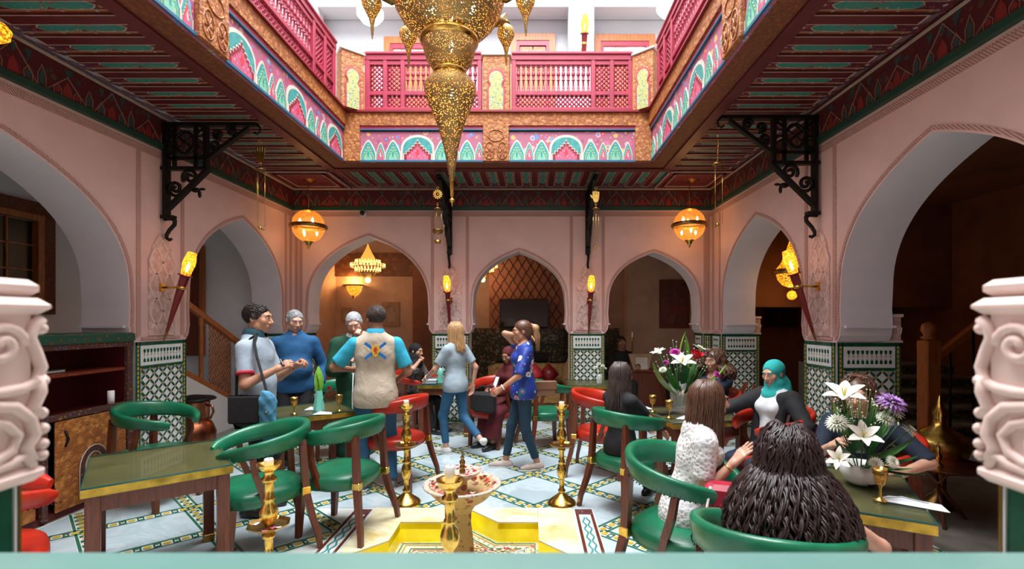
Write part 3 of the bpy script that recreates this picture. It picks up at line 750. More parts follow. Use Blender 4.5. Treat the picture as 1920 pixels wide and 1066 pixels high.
def band(p, q, z=.0005):
    d = Vector((q[0]-p[0], q[1]-p[1])); L = d.length
    if L < .05: return
    d /= L; n_ = Vector((-d.y, d.x))
    def Q(a0, a1, b0, b1, m, zz):
        pts = [Vector(p) + d*a + n_*b for a, b in ((a0, b0), (a1, b0), (a1, b1), (a0, b1))]
        mos.add([(k.x, k.y, zz) for k in pts], [(0, 1, 2, 3)], m)
    for s_ in (-1, 1): Q(0, L, s_*BWD - .009, s_*BWD + .009, 0, z + .0012)
    k = max(1, round(L / .112)); st = L/k
    for i in range(k):
        c = (i + .5)*st
        pts = [Vector(p) + d*(c + a) + n_*b for a, b in ((-.026, -.006), (-.014, -.024), (.014, -.024), (.026, -.006), (.026, .006), (.014, .024), (-.014, .024), (-.026, .006))]
        mos.add([(w_.x, w_.y, z + .0015) for w_ in pts], [tuple(range(8))], 1)
        for s_ in (-1, 1):
            pts = [Vector(p) + d*(c + st/2 + a) + n_*b for a, b in ((-.030, s_*.036), (0, s_*.012), (.030, s_*.036))]
            mos.add([(w_.x, w_.y, z + .001) for w_ in pts], [(0, 1, 2) if s_ < 0 else (2, 1, 0)], 0)
        for a in (-.04, .04):
            pts = [Vector(p) + d*(c + a*1.0 + x) + n_*b for x, b in ((-.005, -.03), (.005, -.03), (.005, .03), (-.005, .03))]
            mos.add([(w_.x, w_.y, z + .0008) for w_ in pts], [(0, 1, 2, 3)], 2)
def inside(x, y): return RX0 < x < RX1 and RY0 < y < RY1 and not (BX0 < x < BX1 and y < BY1)
def node(i, j): return FO[0] + (i + j)*FA, FO[1] + (i - j)*FB
for i in range(-12, 13):
    for j in range(-12, 13):
        p = node(i, j)
        for q in (node(i+1, j), node(i, j+1)):
            # clip to the visible courtyard and keep clear of the basin margin
            N = 24; run = None
            for k in range(N + 1):
                t_ = k/N; x, y = p[0] + (q[0]-p[0])*t_, p[1] + (q[1]-p[1])*t_
                if inside(x, y): run = (run[0], (x, y)) if run else ((x, y), (x, y))
                elif run: band(*run); run = None
            if run: band(*run)
        # marble slab of the cell above this crossing
        c = [node(i, j), node(i+1, j), node(i+1, j-1), node(i, j-1)]
        cx, cy = sum(k[0] for k in c)/4, sum(k[1] for k in c)/4; g = 1 - (BWD + .014)*2/(2*FA*FB/Ln)
        poly = [(cx + (x-cx)*g, cy + (y-cy)*g) for x, y in c]
        for f in slab_g: poly = clip(poly, f) if poly else poly
        if len(poly) < 3 or not (RX0 - .3 < cx < RX1 + .3): continue
        if BX0 < cx < BX1 and cy < BY1 - .1: continue
        if BX0 < cx < BX1 and cy < BY1 + FB: poly = clip(poly, lambda p_: p_[1] - BY1)
        if BX0 - FA < cx < BX0 and cy < BY1 : poly = clip(poly, lambda p_: BX0 - p_[0])
        if BX1 < cx < BX1 + FA and cy < BY1 : poly = clip(poly, lambda p_: p_[0] - BX1)
        if len(poly) < 3: continue
        pr = [poly[0]]
        for k in poly[1:]:
            if math.hypot(k[0]-pr[-1][0], k[1]-pr[-1][1]) > .01: pr.append(k)
        if len(pr) < 3: continue
        obj('marble_slab', MB().prism([(x, y, -.001) for x, y in pr], (0, 0, .0035)), M_['marble'], floor)
mo = obj('floor_mosaic', mos, [M_['tile_green_f'] if 'tile_green_f' in M_ else plain('tile_green_f', (.015, .14, .08), .2), plain('tile_yellow_f', (.62, .42, .04), .25, var=.2, vs=9), M_['tile_green']], floor); mo['kind'] = 'stuff'
# rooms beyond: dark stone
rm = MB(); rm.box(-4.6, 3.6, YB + .02, 11.0, -.002, .004); rm.box(XR + .02, 7.0, .5, 9.4, -.002, .0035); rm.box(-5.8, XL - .02, 1, 7.9, -.002, .0035)
plain('room_floor', (.20, .18, .15), .25); struct('floor_rooms', rm, M_['room_floor'])
# ------------------------------------------------------------------ fountain in a star-shaped basin
t = NT('alabaster'); n = t.noise(2.4, 5, .6, dist=1.2)
t.P(Base_Color=t.ramp(n.outputs[0], [(.3, (.62, .46, .16)), (.5, (.78, .72, .48)), (.7, (.82, .80, .70))]), Roughness=.25)
t = NT('lit_onyx'); n = t.noise(2.2, 4, .6, dist=.8); c = t.ramp(n.outputs[0], [(.3, (.62, .46, .0)), (.7, (.95, .82, .02))])
t.P(Base_Color=c, Emission_Color=c, Emission_Strength=.24, Roughness=.3)
floral('basin_mosaic', (.62, .58, .42), [(.10, .22, .10), (.50, .14, .10), (.55, .50, .34), (.60, .30, .16), (.16, .26, .16)], 22, .34)
floral('painted_ceramic', (.52, .35, .14), [(.56, .38, .16), (.26, .05, .04), (.10, .17, .08), (.46, .30, .12), (.30, .07, .05)], 15, .42)
floral('rim_flowers', (.55, .46, .36), [(.42, .04, .10), (.14, .10, .30), (.50, .16, .18), (.08, .20, .08), (.56, .46, .36)], 34, .42)
def star(a, c=BC):
    k = a/(1 + math.sqrt(2)) ; b = a*math.sqrt(2); pts = []
    q = b - a
    for i in range(4):
        for (x, y) in ((a, -(b-a)), (b, 0), (a, b-a)):
            pass
    out = []
    for i in range(4):
        an = i*PI/2
        for x, y in ((b, 0), (a, b - a), (a, a), (b - a, a)):
            out.append((c[0] + x*math.cos(an) - y*math.sin(an), c[1] + x*math.sin(an) + y*math.cos(an)))
    return out
basin = thing('star_basin', 'sunken star-shaped basin with yellow alabaster surround in the floor', 'basin', (0, 0, 0))
outer = [(BC[0]-BS, BC[1]-BS), (BC[0]+BS, BC[1]-BS), (BC[0]+BS, BC[1]+BS), (BC[0]-BS, BC[1]+BS)]; SA = .57; hole = star(SA); zt = .010; zb = -.16
# alabaster surround: twelve slabs around the star
def sec(poly): return obj('alabaster_slab', MB().prism([(x, y, -.05) for x, y in poly], (0, 0, .05 + zt)), M_['alabaster'], basin)
for i in range(4):
    an = i*PI/2; rot = lambda x, y: (BC[0] + x*math.cos(an) - y*math.sin(an), BC[1] + x*math.sin(an) + y*math.cos(an))
    b = SA*math.sqrt(2); a = SA; g = .002
    sec([rot(b + .001, 0), rot(BS, 0), rot(BS, a - g), rot(a, a - g), rot(a, b - a)])
    sec([rot(a, a), rot(BS, a), rot(BS, BS), rot(a, BS)])
    sec([rot(a - g, a), rot(a - g, BS), rot(0, BS), rot(0, b + .001), rot(b - a, a)])
for i in range(16):
    (x, y), (x2, y2) = hole[i], hole[(i+1) % 16]
    obj('onyx_panel', MB().add([(x, y, zb), (x2, y2, zb), (x2, y2, zt - .012), (x, y, zt - .012)], [(0, 1, 2, 3)]), M_['lit_onyx'], basin)
bm = MB()
for sc_, m in ((.95, 0), (.90, 1), (.80, 0), (.76, 2)):
    bm.tube([(x, y, zb + .002) for x, y in star(SA*sc_)], 1, sq=(.016 if m < 2 else .008, .004), up=(0, 0, 1), closed=True, m=m)
g_ = random.Random(3)
for i in range(-8, 9):
    for j in range(-8, 9):
        x, y = BC[0] + i*.072 + (j % 2)*.036, BC[1] + j*.062
        dx, dy = abs(x - BC[0]), abs(y - BC[1]); a = SA*.72
        if (dx < a and dy < a) or dx + dy < a*1.414:
            bm.tube([(x + .044*math.cos(k*PI/4 + .39), y + .044*math.sin(k*PI/4 + .39), zb + .0015) for k in range(8)], 1, sq=(.009, .004), up=(0, 0, 1), closed=True, m=(i + j) % 3 and (1 if (i*j) % 2 else 0) or 1)
            bm.lathe([(.001, .003), (.012, .003), (.012, 0)], 6, (x, y, zb), 2, smooth=False)
obj('floor_mosaic', bm, [plain('mosaic_green', (.05, .20, .09), .3), plain('mosaic_gold', (.46, .26, .06), .3), plain('mosaic_red', (.36, .05, .04), .3)], basin)['kind'] = 'stuff'
obj('basin_floor', MB().prism([(x, y, zb - .02) for x, y in star(SA*1.02)], (0, 0, .02)), M_['basin_mosaic'], basin)
for sx in (-1, 1):                                           # inlaid strips along both sides
    x = BC[0] + sx*(BS + .10); tr = MB()
    p = obj('inlay_strip', MB().box(x - .085, x + .085, BC[1] - BS, BC[1] + BS - .02, -.001, .006), M_['tile_white'], basin)
    obj('inlay_line', MB().box(x - .075, x - .05, BC[1] - BS, BC[1] + BS - .14, .006, .008), M_['walnut'], p)
    obj('inlay_line', MB().box(x + .05, x + .075, BC[1] - BS, BC[1] + BS - .14, .006, .008), M_['walnut'], p)
    obj('corner_tile', MB().box(x - .075, x + .075, BC[1] + BS - .14, BC[1] + BS - .03, .006, .009), M_['corner_mosaic'] if 'corner_mosaic' in M_ else floral('corner_mosaic', (.10, .02, .02), [(.30, .04, .05), (.30, .20, .14), (.05, .02, .02)], 40), p)
    sc = MB()
    for s2 in (-1, 1):
        pts = [(x + s2*(.018 + .010*math.sin(i*.9)), BC[1] - BS + .02 + i*.02, .0075) for i in range(int((2*BS - .2)/.02))]
        sc.tube(pts, 1, sq=(.014, .003), up=(0, 0, 1))
    s = obj('inlay_scroll', sc, M_['teal_arch'], p); s['kind'] = 'stuff'
FXc, FYc = -.50, 3.435
ft = thing('fountain', 'painted ceramic pedestal fountain with two tiers standing in the star basin', 'fountain', (FXc, FYc, zb))
obj('pedestal', MB().lathe([(0, 0), (.24, 0), (.24, .02), (.15, .04), (.10, .08), (.085, .20), (.075, .30), (.062, .40), (.064, .47), (.10, .53), (0.001, .54)], 8, smooth=False), M_['painted_ceramic'], ft)
obj('lower_bowl', MB().lathe([(.05, .50), (.10, .525), (.18, .575), (.255, .655), (.262, .66)], 32), M_['painted_ceramic'], ft)
obj('bowl_inside', MB().lathe([(.235, .672), (.20, .645), (.10, .60), (.001, .59)], 32), M_['painted_ceramic'], ft)
obj('bowl_rim', MB().lathe([(.262, .66), (.278, .668), (.280, .676), (.270, .682), (.235, .672)], 32), M_['rim_flowers'], ft)
obj('stem', MB().lathe([(.05, .59), (.035, .64), (.035, .70), (.06, .725)], 16), M_['painted_ceramic'], ft)
obj('upper_bowl', MB().lathe([(.05, .715), (.10, .735), (.138, .765), (.140, .770), (.128, .768), (.07, .750), (.001, .748)], 24), M_['rim_flowers'], ft)
obj('spout', MB().lathe([(.022, .75), (.022, .77), (.016, .775), (.020, .785), (.020, .80), (.014, .806), (.020, .815), (.020, .835), (.012, .84), (.012, .855), (.016, .86), (.006, .875), (.006, .885), (.010, .893), (.001, .902)], 12), M_['brass_dark'], ft)
def petals(name, label, n, fn, mats):
    mb = MB()
    for i in range(n):
        x, y, z = fn(); r = rng.uniform(.011, .023); a = rng.uniform(0, 6.3); q = rng.uniform(.4, .8)
        ca, sa = math.cos(a), math.sin(a); ti = rng.uniform(.2, .5)*r
        pts = [(-r, 0, ti), (-r*.4, -r*q, 0), (r*.7, -r*q*.7, ti*.5), (r, 0, ti), (r*.7, r*q*.7, ti*.5), (-r*.4, r*q, 0)]
        mb.add([(x + u*ca - v*sa, y + u*sa + v*ca, z + w_) for u, v, w_ in pts], [tuple(range(6))], rng.randrange(len(mats)))
    return tag(obj(name, mb, mats), label, 'petals', kind='stuff')
PM = [plain('petal_red', (.60, .006, .03), .5), plain('petal_pink', (.72, .13, .28), .5), plain('petal_cream', (.80, .68, .42), .5), plain('petal_white', (.8, .78, .74), .5)]
def ring_spot():
    a = rng.uniform(0, 6.3); r = rng.uniform(.175, .235); return FXc + r*math.cos(a), FYc + r*math.sin(a), zb + .600 + (r-.10)*.62
petals('rose_petals', 'red and pink rose petals floating round the edge of the lower fountain bowl', 60, ring_spot, PM[:2] + [PM[0], PM[2]])
def top_spot():
    a = rng.uniform(0, 6.3); r = rng.uniform(.04, .115); return FXc + r*math.cos(a), FYc + r*math.sin(a), zb + .752 + max(0, r-.06)*.3
petals('rose_petals', 'few rose petals lying in the small upper fountain bowl', 16, top_spot, PM[:3])
def floor_spot(): return BC[0] + rng.uniform(.12, .54), BC[1] + rng.uniform(-.3, .5), zb + .004
petals('rose_petals', 'scattered petals on the mosaic bottom at the right side of the basin', 190, floor_spot, PM + [PM[2], PM[3], PM[2]])

# ------------------------------------------------------------------ candlesticks
def candlestick(loc, label, tray, h=.90, candle=.055, rz=0, tz=.53):
    o = thing('candlestick', label, 'candlestick', loc, rz, 'brass candlesticks round the basin')
    k = h/.90
    b = [(0.001, 0), (.134, 0), (.134, .012), (.120, .03), (.085, .055), (.045, .085), (.028, .10)]
    obj('base', MB().lathe([(r, z*k) for r, z in b], 20), M_['brass'], o)
    st = [(.028, .10), (.034, .115), (.034, .13), (.022, .14), (.022, .22), (.03, .23), (.042, .27), (.046, .31), (.036, .35), (.022, .365), (.032, .375), (.032, .39), (.022, .40), (.022, .48), (.034, .49), (.034, .505), (.02, .51), (.02, .56), (.042, .59), (.048, .63), (.040, .66), (.024, .69), (.030, .70), (.030, .71), (.024, .715), (.026, .80), (.040, .805), (.040, .82), (.026, .83), (.028, .86), (.044, .87)]
    obj('stem', MB().lathe([(r, z*k) for r, z in st], 16), M_['brass'], o)
    obj('drip_cup', MB().lathe([(.03, .86*k), (.052, .875*k), (.064, .90*k), (.066, .905*k), (.058, .90*k), (.04, .885*k), (.001, .883*k)], 20), M_['brass'], o)
    t_ = tz
    tr = MB().lathe([(.02, t_-.006), (.095, t_-.004), (.112, t_+.012), (.114, t_+.016), (.095, t_+.003), (.02, t_+.002)], 8, smooth=False)
    obj('tray', tr, M_['brass_dark'], o)
    obj('candle', MB().lathe([(.001, .88*k), (.024, .88*k), (.024, .88*k + candle), (.021, .885*k + candle), (.001, .882*k + candle)], 14), M_['candle_wax'], o)
    obj('wick', MB().tube([(0, 0, .88*k + candle), (.003, 0, .89*k + candle)], .0018, 5), M_['tile_black'], o)
candlestick((-1.157, 4.41, 0), 'tall brass candlestick behind the basin, beside the man in the cream vest', True, candle=.06)
candlestick((.27, 4.40, 0), 'tall brass candlestick at the right back corner of the star basin', True, candle=.05)
candlestick((-.40, 2.33, 0), 'brass candlestick with a tall thick candle in front of the fountain', True, candle=.085, h=.905, tz=.30)
candlestick((-1.46, 2.66, 0), 'brass candlestick with a dried-petal tray beside the near green chair', True, candle=.045, h=.885, tz=.54)
def tray_spot():
    a = rng.uniform(0, 6.3); r = rng.uniform(.05, .085); return -1.46 + r*math.cos(a), 2.66 + r*math.sin(a), .545
petals('rose_petals', 'few pale pink petals on the tray of the near left candlestick', 7, tray_spot, PM[1:2] + PM[3:])
# ------------------------------------------------------------------ barrel chairs
def leather(name, c):
    t = NT(name); n = t.noise(5, 4); v = t.vor(160, feature='F1')
    t.P(Base_Color=t.ramp(n.outputs[0], [(.3, tuple(k*.75 for k in c)), (.7, tuple(min(1, k*1.2) for k in c))]), Roughness=.32).bump(v.outputs[0], .12, .002); return t.mat
leather('green_leather', (.006, .135, .062)); leather('red_leather', (.42, .020, .008))
def band_path(n=33):
    out = []
    for i in range(n):
        t_ = -1 + 2*i/(n-1); a = t_*R(152); 
        x = .285*math.sin(a)*(1 + .03*abs(t_)); y = -.30*math.cos(a)
        if abs(t_) > .8: y += (abs(t_) - .8)*.10
        z = .845 - .105*abs(t_)**1.6
        out.append((Vector((x, y, z)), t_))
    return out
def make_chair(mat, label):
    o = thing('barrel_chair', label, 'chair')
    mb = MB(); rings = []
    for k, (s_, z) in enumerate(((.90, .385), (.99, .40), (1.0, .45), (.985, .475), (.90, .495), (.6, .508), (.0, .512))):
        ring = []
        for i in range(28):
            a = 2*PI*i/28; c, s2 = math.cos(a), math.sin(a)
            e = .72; x = .285*s_*abs(c)**e*(1 if c > 0 else -1); y = .275*s_*abs(s2)**e*(1 if s2 > 0 else -1)
            ring.append((x*(1 + .10*(y/.26)), y, z))
        rings.append(ring)
    vs = [p for r in rings for p in r]; fs = [(k*28+i, k*28+(i+1) % 28, k*28+28+(i+1) % 28, k*28+28+i) for k in range(len(rings)-1) for i in range(28)]
    mb.add(vs, fs, 0, True); mb.add(rings[0], [tuple(range(27, -1, -1))])
    obj('seat', mb, mat, o)
    bp = band_path(); n = len(bp); vs = []; K = 12
    for i, (p, t_) in enumerate(bp):
        a = bp[max(0, i-1)][0]; b = bp[min(n-1, i+1)][0]; d = (b-a).normalized(); out = Vector((d.y, -d.x, 0)).normalized()
        hh = .074 - .030*abs(t_)**1.5; tt = .027 + .004*(1-abs(t_)); tilt = .012
        endf = 1 if 1 <= i <= n-2 else .6
        for k in range(K):
            q = 2*PI*k/K; cx, cz = math.cos(q), math.sin(q)
            ex = abs(cx)**.8*(1 if cx > 0 else -1); ez = abs(cz)**.7*(1 if cz > 0 else -1)
            vs.append(p + out*(ex*tt + ez*tilt)*endf + Vector((0, 0, ez*hh*endf)))
    fs = [(i*K+k, i*K+(k+1) % K, (i+1)*K+(k+1) % K, (i+1)*K+k) for i in range(n-1) for k in range(K)]
    mb = MB().add(vs, fs, 0, True); mb.add(vs[:K], [tuple(range(K-1, -1, -1))], 0, True); mb.add(vs[-K:], [tuple(range(K))], 0, True)
    br = obj('backrest', mb, mat, o)
    nl = MB()
    for i in range(65):
        t_ = -1 + 2*i/64; f = (t_ + 1)/2*(n-1); i0 = min(n-2, int(f)); p = bp[i0][0].lerp(bp[i0+1][0], f - i0); d = (bp[i0+1][0]-bp[i0][0]).normalized(); out = Vector((d.y, -d.x, 0)).normalized()
        hh = .074 - .030*abs(t_)**1.5; q = p + out*.024 - Vector((0, 0, hh*.80)); nl.ball(q, .0048, 5, 3)
    s = obj('nailheads', nl, M_['iron'], br); s['kind'] = 'stuff'
    for s_ in (-1, 1):
        rl = MB().tube([(s_*.285, -.335, 0), (s_*.272, -.325, .10), (s_*.235, -.285, .26), (s_*.205, -.255, .42), (s_*.20, -.245, .60), (s_*.195, -.235, .80)], [.72, .8, .95, 1.05, 1, .9], sq=(.046, .046), up=(0, 1, 0))
        leg = obj('rear_leg', rl, M_['walnut'], o)
        obj('brass_plate', MB().bbox(s_*.205 - .027, s_*.205 + .027, -.286, -.224, .395, .455, .004), M_['brass'], leg)
        obj('front_leg', MB().tube([(s_*.225, .235, 0), (s_*.222, .225, .2), (s_*.215, .215, .40)], [.75, .95, 1.1], sq=(.05, .05), up=(0, 1, 0)), M_['walnut'], o)
        obj('arm_support', MB().tube([(s_*.262, .02, .40), (s_*.280, .045, .50), (s_*.285, .085, .62), (s_*.268, .10, .745)], [1.1, 1, .95, .9], sq=(.036, .042), up=(0, 1, 0)), M_['walnut'], o)
    obj('seat_rail', MB().lathe([(.20, .37), (.225, .37), (.225, .39), (.20, .39)], 20), M_['walnut'], o)
    return o
CH = {}
def chair(col, x, y, fx, fy, label):
    rz = math.atan2(-fx, fy); grp = {'green': 'green leather barrel chairs', 'red': 'red leather barrel chairs'}[col]
    if col not in CH:
        o = make_chair(M_[col + '_leather'], label); o['group'] = grp; o.location = (x, y, 0); o.rotation_euler = (0, 0, rz); CH[col] = o; return o
    return dup(CH[col], (x, y, 0), rz, label, grp)
chair('green', -2.00, 3.54, -.77, -.64, 'empty green barrel chair between the near left table and the brass candlestick')
chair('green', -1.53, 3.88, -.98, .21, 'empty green barrel chair seen from behind, in front of the man in the cream vest')
chair('green', -3.47, 4.43, .97, -.15, 'empty green barrel chair against the tiled left pier')
chair('green', -2.42, 6.02, .3, -.95, 'green barrel chair behind the table with the tulip vase')
chair('green', .19, 6.43, .92, .4, 'empty green barrel chair beside the gold sofa and the second tiled pillar')
chair('green', .86, 4.30, .82, .57, 'green barrel chair holding the woman in black with long dark hair')
chair('green', .88, 2.83, .72, -.69, 'green barrel chair holding the woman in the white lace top')
chair('green', .98, 1.96, .30, .95, 'green barrel chair at the lower edge, holding the woman with long black curls')
chair('red', -1.42, 5.02, -.95, .3, 'red barrel chair behind the left tall candlestick')
chair('red', .76, 5.30, .92, -.3, 'red barrel chair behind the woman in black with long dark hair')
chair('red', 2.12, 4.22, -.97, -.2, 'red barrel chair holding the woman in the turquoise headscarf')
chair('red', -2.85, 2.45, .66, .75, 'red barrel chair at the lower left behind the carved plaster post')
chair('red', 2.38, 3.38, -.72, -.69, 'red barrel chair behind the lilac flower bowl')
chair('red', 2.02, 5.42, -.75, -.66, 'red barrel chair of the curly haired woman behind the flower vase')
chair('red', -.52, 6.52, -.5, -.86, 'red barrel chair of the seated woman in the dark red robe')
chair('red', -1.78, 7.35, .8, -.6, 'red barrel chair of the veiled woman on the telephone')

# ------------------------------------------------------------------ tables with brass edge and glass top
plain('table_olive', (.15, .12, .04), .35, var=.2)
t = NT('table_glass'); t.P(Base_Color=(.05, .08, .04), Roughness=.02, Specular_IOR_Level=.6, Alpha=.22)
plain('glass_edge', (.01, .10, .09), .1)
def table(x, y, rz, wx, wy, label, h=.755):
    o = thing('cafe_table', label, 'table', (x, y, 0), rz, 'wooden tables with brass edges')
    hx, hy = wx/2, wy/2; e = .006
    obj('tabletop', MB().box(-hx + e, hx - e, -hy + e, hy - e, h - .06, h - .0125), M_['table_olive'], o)
    ed = MB()
    for a in ((-hx, hx, -hy, -hy + e), (-hx, hx, hy - e, hy), (-hx, -hx + e, -hy + e, hy - e), (hx - e, hx, -hy + e, hy - e)): ed.box(*a, h - .055, h - .010)
    obj('brass_edging', ed, M_['brass_edge'] if 'brass_edge' in M_ else plain('brass_edge', (.55, .36, .06), .38, .9, var=.3, vs=10), o)
    gl = obj('glass_top', MB().box(-hx + .0055, hx - .0055, -hy + .0055, hy - .0055, h - .0115, h - .001), M_['table_glass'], o); rim = MB()
    for a in ((-hx + .001, hx - .001, -hy + .001, -hy + .005), (-hx + .001, hx - .001, hy - .005, hy - .001), (-hx + .001, -hx + .005, -hy + .005, hy - .005), (hx - .005, hx - .001, -hy + .005, hy - .005)): rim.box(*a, h - .0095, h - .0005)
    obj('glass_rim', rim, M_['glass_edge'], o)
    obj('apron', MB().box(-hx + .03, hx - .03, -hy + .03, hy - .03, h - .15, h - .06), M_['walnut'], o)
    for sx in (-1, 1):
        for sy in (-1, 1):
            cx, cy = sx*(hx - .05), sy*(hy - .05); lg = obj('leg', MB().bbox(cx - .034, cx + .034, cy - .034, cy + .034, .03, h - .06, .004), M_['walnut'], o)
            obj('brass_foot', MB().bbox(cx - .036, cx + .036, cy - .036, cy + .036, 0, .06, .004), M_['brass_dark'], lg)
    return o
table(-2.47, 3.18, R(40), .72, .84, 'empty wooden table with brass edge and glass top at the lower left')
table(-2.33, 5.0, R(37), .74, .74, 'wooden table among the standing men, holding goblets and the tulip vase')
table(-1.27, 7.22, 0, .75, .70, 'wooden table pushed against the first tiled pillar')
table(.90, 7.15, 0, .78, .66, 'wooden table pushed against the second tiled pillar')
table(1.56, 4.78, R(12), .76, .80, 'wooden table holding the glass vase of lilies and roses')
table(1.69, 2.70, R(62), .78, .76, 'wooden table holding the white bowl of lilac flowers at the lower right')
# ------------------------------------------------------------------ lamps
def point(name, loc, power, col=(1, .55, .18), r=.04, parent=None):
    d = bpy.data.lights.new(name, 'POINT'); d.energy = power; d.color = col; d.shadow_soft_size = r
    o = bpy.data.objects.new(name, d); COL.objects.link(o); o.location = loc
    if parent: o.parent = parent
    return o
glow('bulb', (1, .78, .40), 14); glow('bulb_soft', (1, .60, .16), 5)
def pierced(name, c, sc, thr, glowc=None):
    t = NT(name); v = t.vor(sc); n = t.noise(9, 3)
    t.P(Base_Color=t.mix(t.ramp(v.outputs['Distance'], [(thr, (1, 1, 1)), (thr + .22, (0, 0, 0))]), t.ramp(n.outputs[0], [(.3, tuple(k*.7 for k in c)), (.7, tuple(min(1, k*1.25) for k in c))]), tuple(k*.25 for k in c)), Metallic=.8, Roughness=.5)
    t.bump(v.outputs['Distance'], .35, .004)
    tr = t.n('BsdfTransparent'); mx = t.n('MixShader', {0: t.math('LESS_THAN', v.outputs['Distance'], thr), 1: t.b.outputs[0], 2: tr.outputs[0]})
    t.t.links.new(mx.outputs[0], t.out.inputs['Surface']); return t.mat
pierced('brass_pierced', (.44, .30, .11), 78, .33); pierced('brass_pierced_fine', (.46, .32, .12), 110, .27); glow('amber_glow', (1, .50, .07), .9).node_tree.nodes['Principled BSDF'].inputs['Alpha'].default_value = .6; glow('amber_glow_dim', (.9, .55, .18), .30).node_tree.nodes['Principled BSDF'].inputs['Alpha'].default_value = .5  # the two amber emitters are for glow shells added inside the chandelier
t = NT('amber_glass'); n = t.noise(40, 2); t.P(Base_Color=t.ramp(n.outputs[0], [(.3, (.40, .14, .012)), (.7, (.66, .31, .04))]), Roughness=.25, Alpha=.60, Emission_Color=(1, .45, .08), Emission_Strength=.14)
t = NT('amber_mosaic'); v = t.vor(55); t.P(Base_Color=(.6, .3, .03), Roughness=.3, Alpha=.9, Emission_Color=t.ramp(v.outputs['Distance'], [(.15, (1, .62, .05)), (.5, (.75, .22, .0)), (.62, (.12, .03, .0))]), Emission_Strength=1.1)
# big pierced chandelier
S_ = 262.0
ch = thing('brass_chandelier', 'huge pierced brass chandelier with a long pointed drop over the fountain', 'chandelier', (-.50, 3.435, 0)); ch.rotation_euler = (0, R(-1.0), 0); ch.location.x -= .03
def prof(pts): return [(max(.0005, r/S_), 1.68 + (600 - y)/S_) for y, r in pts]
obj('finial', MB().lathe(prof([(388, 0), (384, 1.5), (381, 1), (377, 5), (374, 5), (372, 2), (368, 3.2), (340, 4.3)]), 14), M_['brass'], ch)
obj('pointed_drop', MB().lathe(prof([(340, 4.3), (310, 8), (280, 13), (250, 20.5), (220, 30), (200, 39), (185, 45), (170, 48), (160, 47), (150, 40), (145, 32), (140, 27)]), 40), M_['brass_pierced'], ch)
obj('neck_ring', MB().lathe(prof([(141, 27), (139, 30), (135, 31), (132, 29), (131, 25)]), 32), M_['brass'], ch)
obj('middle_bowl', MB().lathe(prof([(133, 22), (125, 35), (112, 43), (98, 47.5), (82, 49.5)]), 40), M_['brass_pierced_fine'], ch)
obj('bowl_ring', MB().lathe(prof([(84, 49), (80, 54), (74, 54.5), (70, 52), (69, 47)]), 40), M_['brass'], ch)
obj('great_bowl', MB().lathe(prof([(70, 47), (62, 60), (50, 74), (35, 88), (15, 99), (-10, 107), (-40, 112), (-70, 110)]), 56), M_['brass_pierced'], ch)
obj('bowl_glow_shell', MB().lathe(prof([(66, 47), (58, 60), (46, 74), (31, 88), (11, 98), (-14, 105), (-44, 109)]), 40), M_['amber_glow_dim'], ch); obj('drop_glow_shell', MB().lathe(prof([(310, 5), (280, 10), (250, 17), (220, 27), (185, 41), (165, 44), (150, 34)]), 24), M_['amber_glow_dim'], ch)  # glowing shells added behind the pierced brass so its holes read as lit dots
obj('crown_dome', MB().lathe(prof([(-70, 110), (-78, 116), (-86, 112), (-120, 92), (-160, 50), (-190, 22), (-230, 12), (-280, 8)]), 40), M_['brass_pierced_fine'], ch)
obj('chain', MB().tube([(0, 0, 5.02), (0, 0, 10.2)], .012, 6), M_['brass_dark'], ch)
for k in range(10):
    a = k*2*PI/10 + .3; r = .26 if k % 2 else .17; z = 3.86 + (.14 if k % 2 else 0.02)
    obj('bulb', MB().lathe([(.001, 0), (.016, .02), (.018, .04), (.006, .075), (.001, .085)], 8, (r*math.cos(a), r*math.sin(a), z)), M_['bulb'], ch)
for z in (3.24, 3.58): obj('bulb', MB().lathe([(.001, 0), (.016, .02), (.018, .04), (.006, .075), (.001, .085)], 8, (.02, -.03, z)), M_['bulb'], ch)
point('chandelier_light', (0, 0, 4.02), 18, parent=ch, r=.12); point('drop_light', (0, 0, 3.30), 4, parent=ch, r=.03)
pend = MB().lathe([(.0005, 0), (.006, .008), (.004, .014), (.008, .03), (.012, .09), (.024, .15), (.048, .20), (.066, .235), (.071, .265), (.060, .295), (.036, .318), (.022, .328)], 20).mesh('pendant', M_['brass_pierced_fine'])
pcap = MB().lathe([(.022, .326), (.034, .33), (.030, .352), (.012, .362), (.008, .40), (.001, .402)], 14).mesh('pendant_cap', M_['brass_dark'])
pglow = MB().lathe([(.008, .09), (.018, .15), (.042, .20), (.060, .235), (.065, .265), (.055, .292), (.02, .32)], 16).mesh('pendant_glow_shell', M_['amber_glow'])  # added emissive shell, makes the pendant look lit from within
pbulb = MB().lathe([(.001, .22), (.022, .24), (.024, .26), (.008, .295), (.001, .30)], 8).mesh('pendant_bulb', M_['bulb'])
for k in range(8):
    a = k*PI/4; x, y = .55*math.cos(a), .55*math.sin(a)
    arm = obj('arm', MB().tube([(.33*math.cos(a), .33*math.sin(a), 4.06), (.42*math.cos(a), .42*math.sin(a), 4.00), (.50*math.cos(a), .50*math.sin(a), 4.03), (x, y, 4.10)], [.075, .055, .035, .02], 10), M_['brass_dark'], ch)
    pn = link('pendant', pend, ch, (x, y, 3.70)); link('pendant_cap', pcap, pn); link('pendant_bulb', pbulb, pn); link('pendant_glow_shell', pglow, pn)
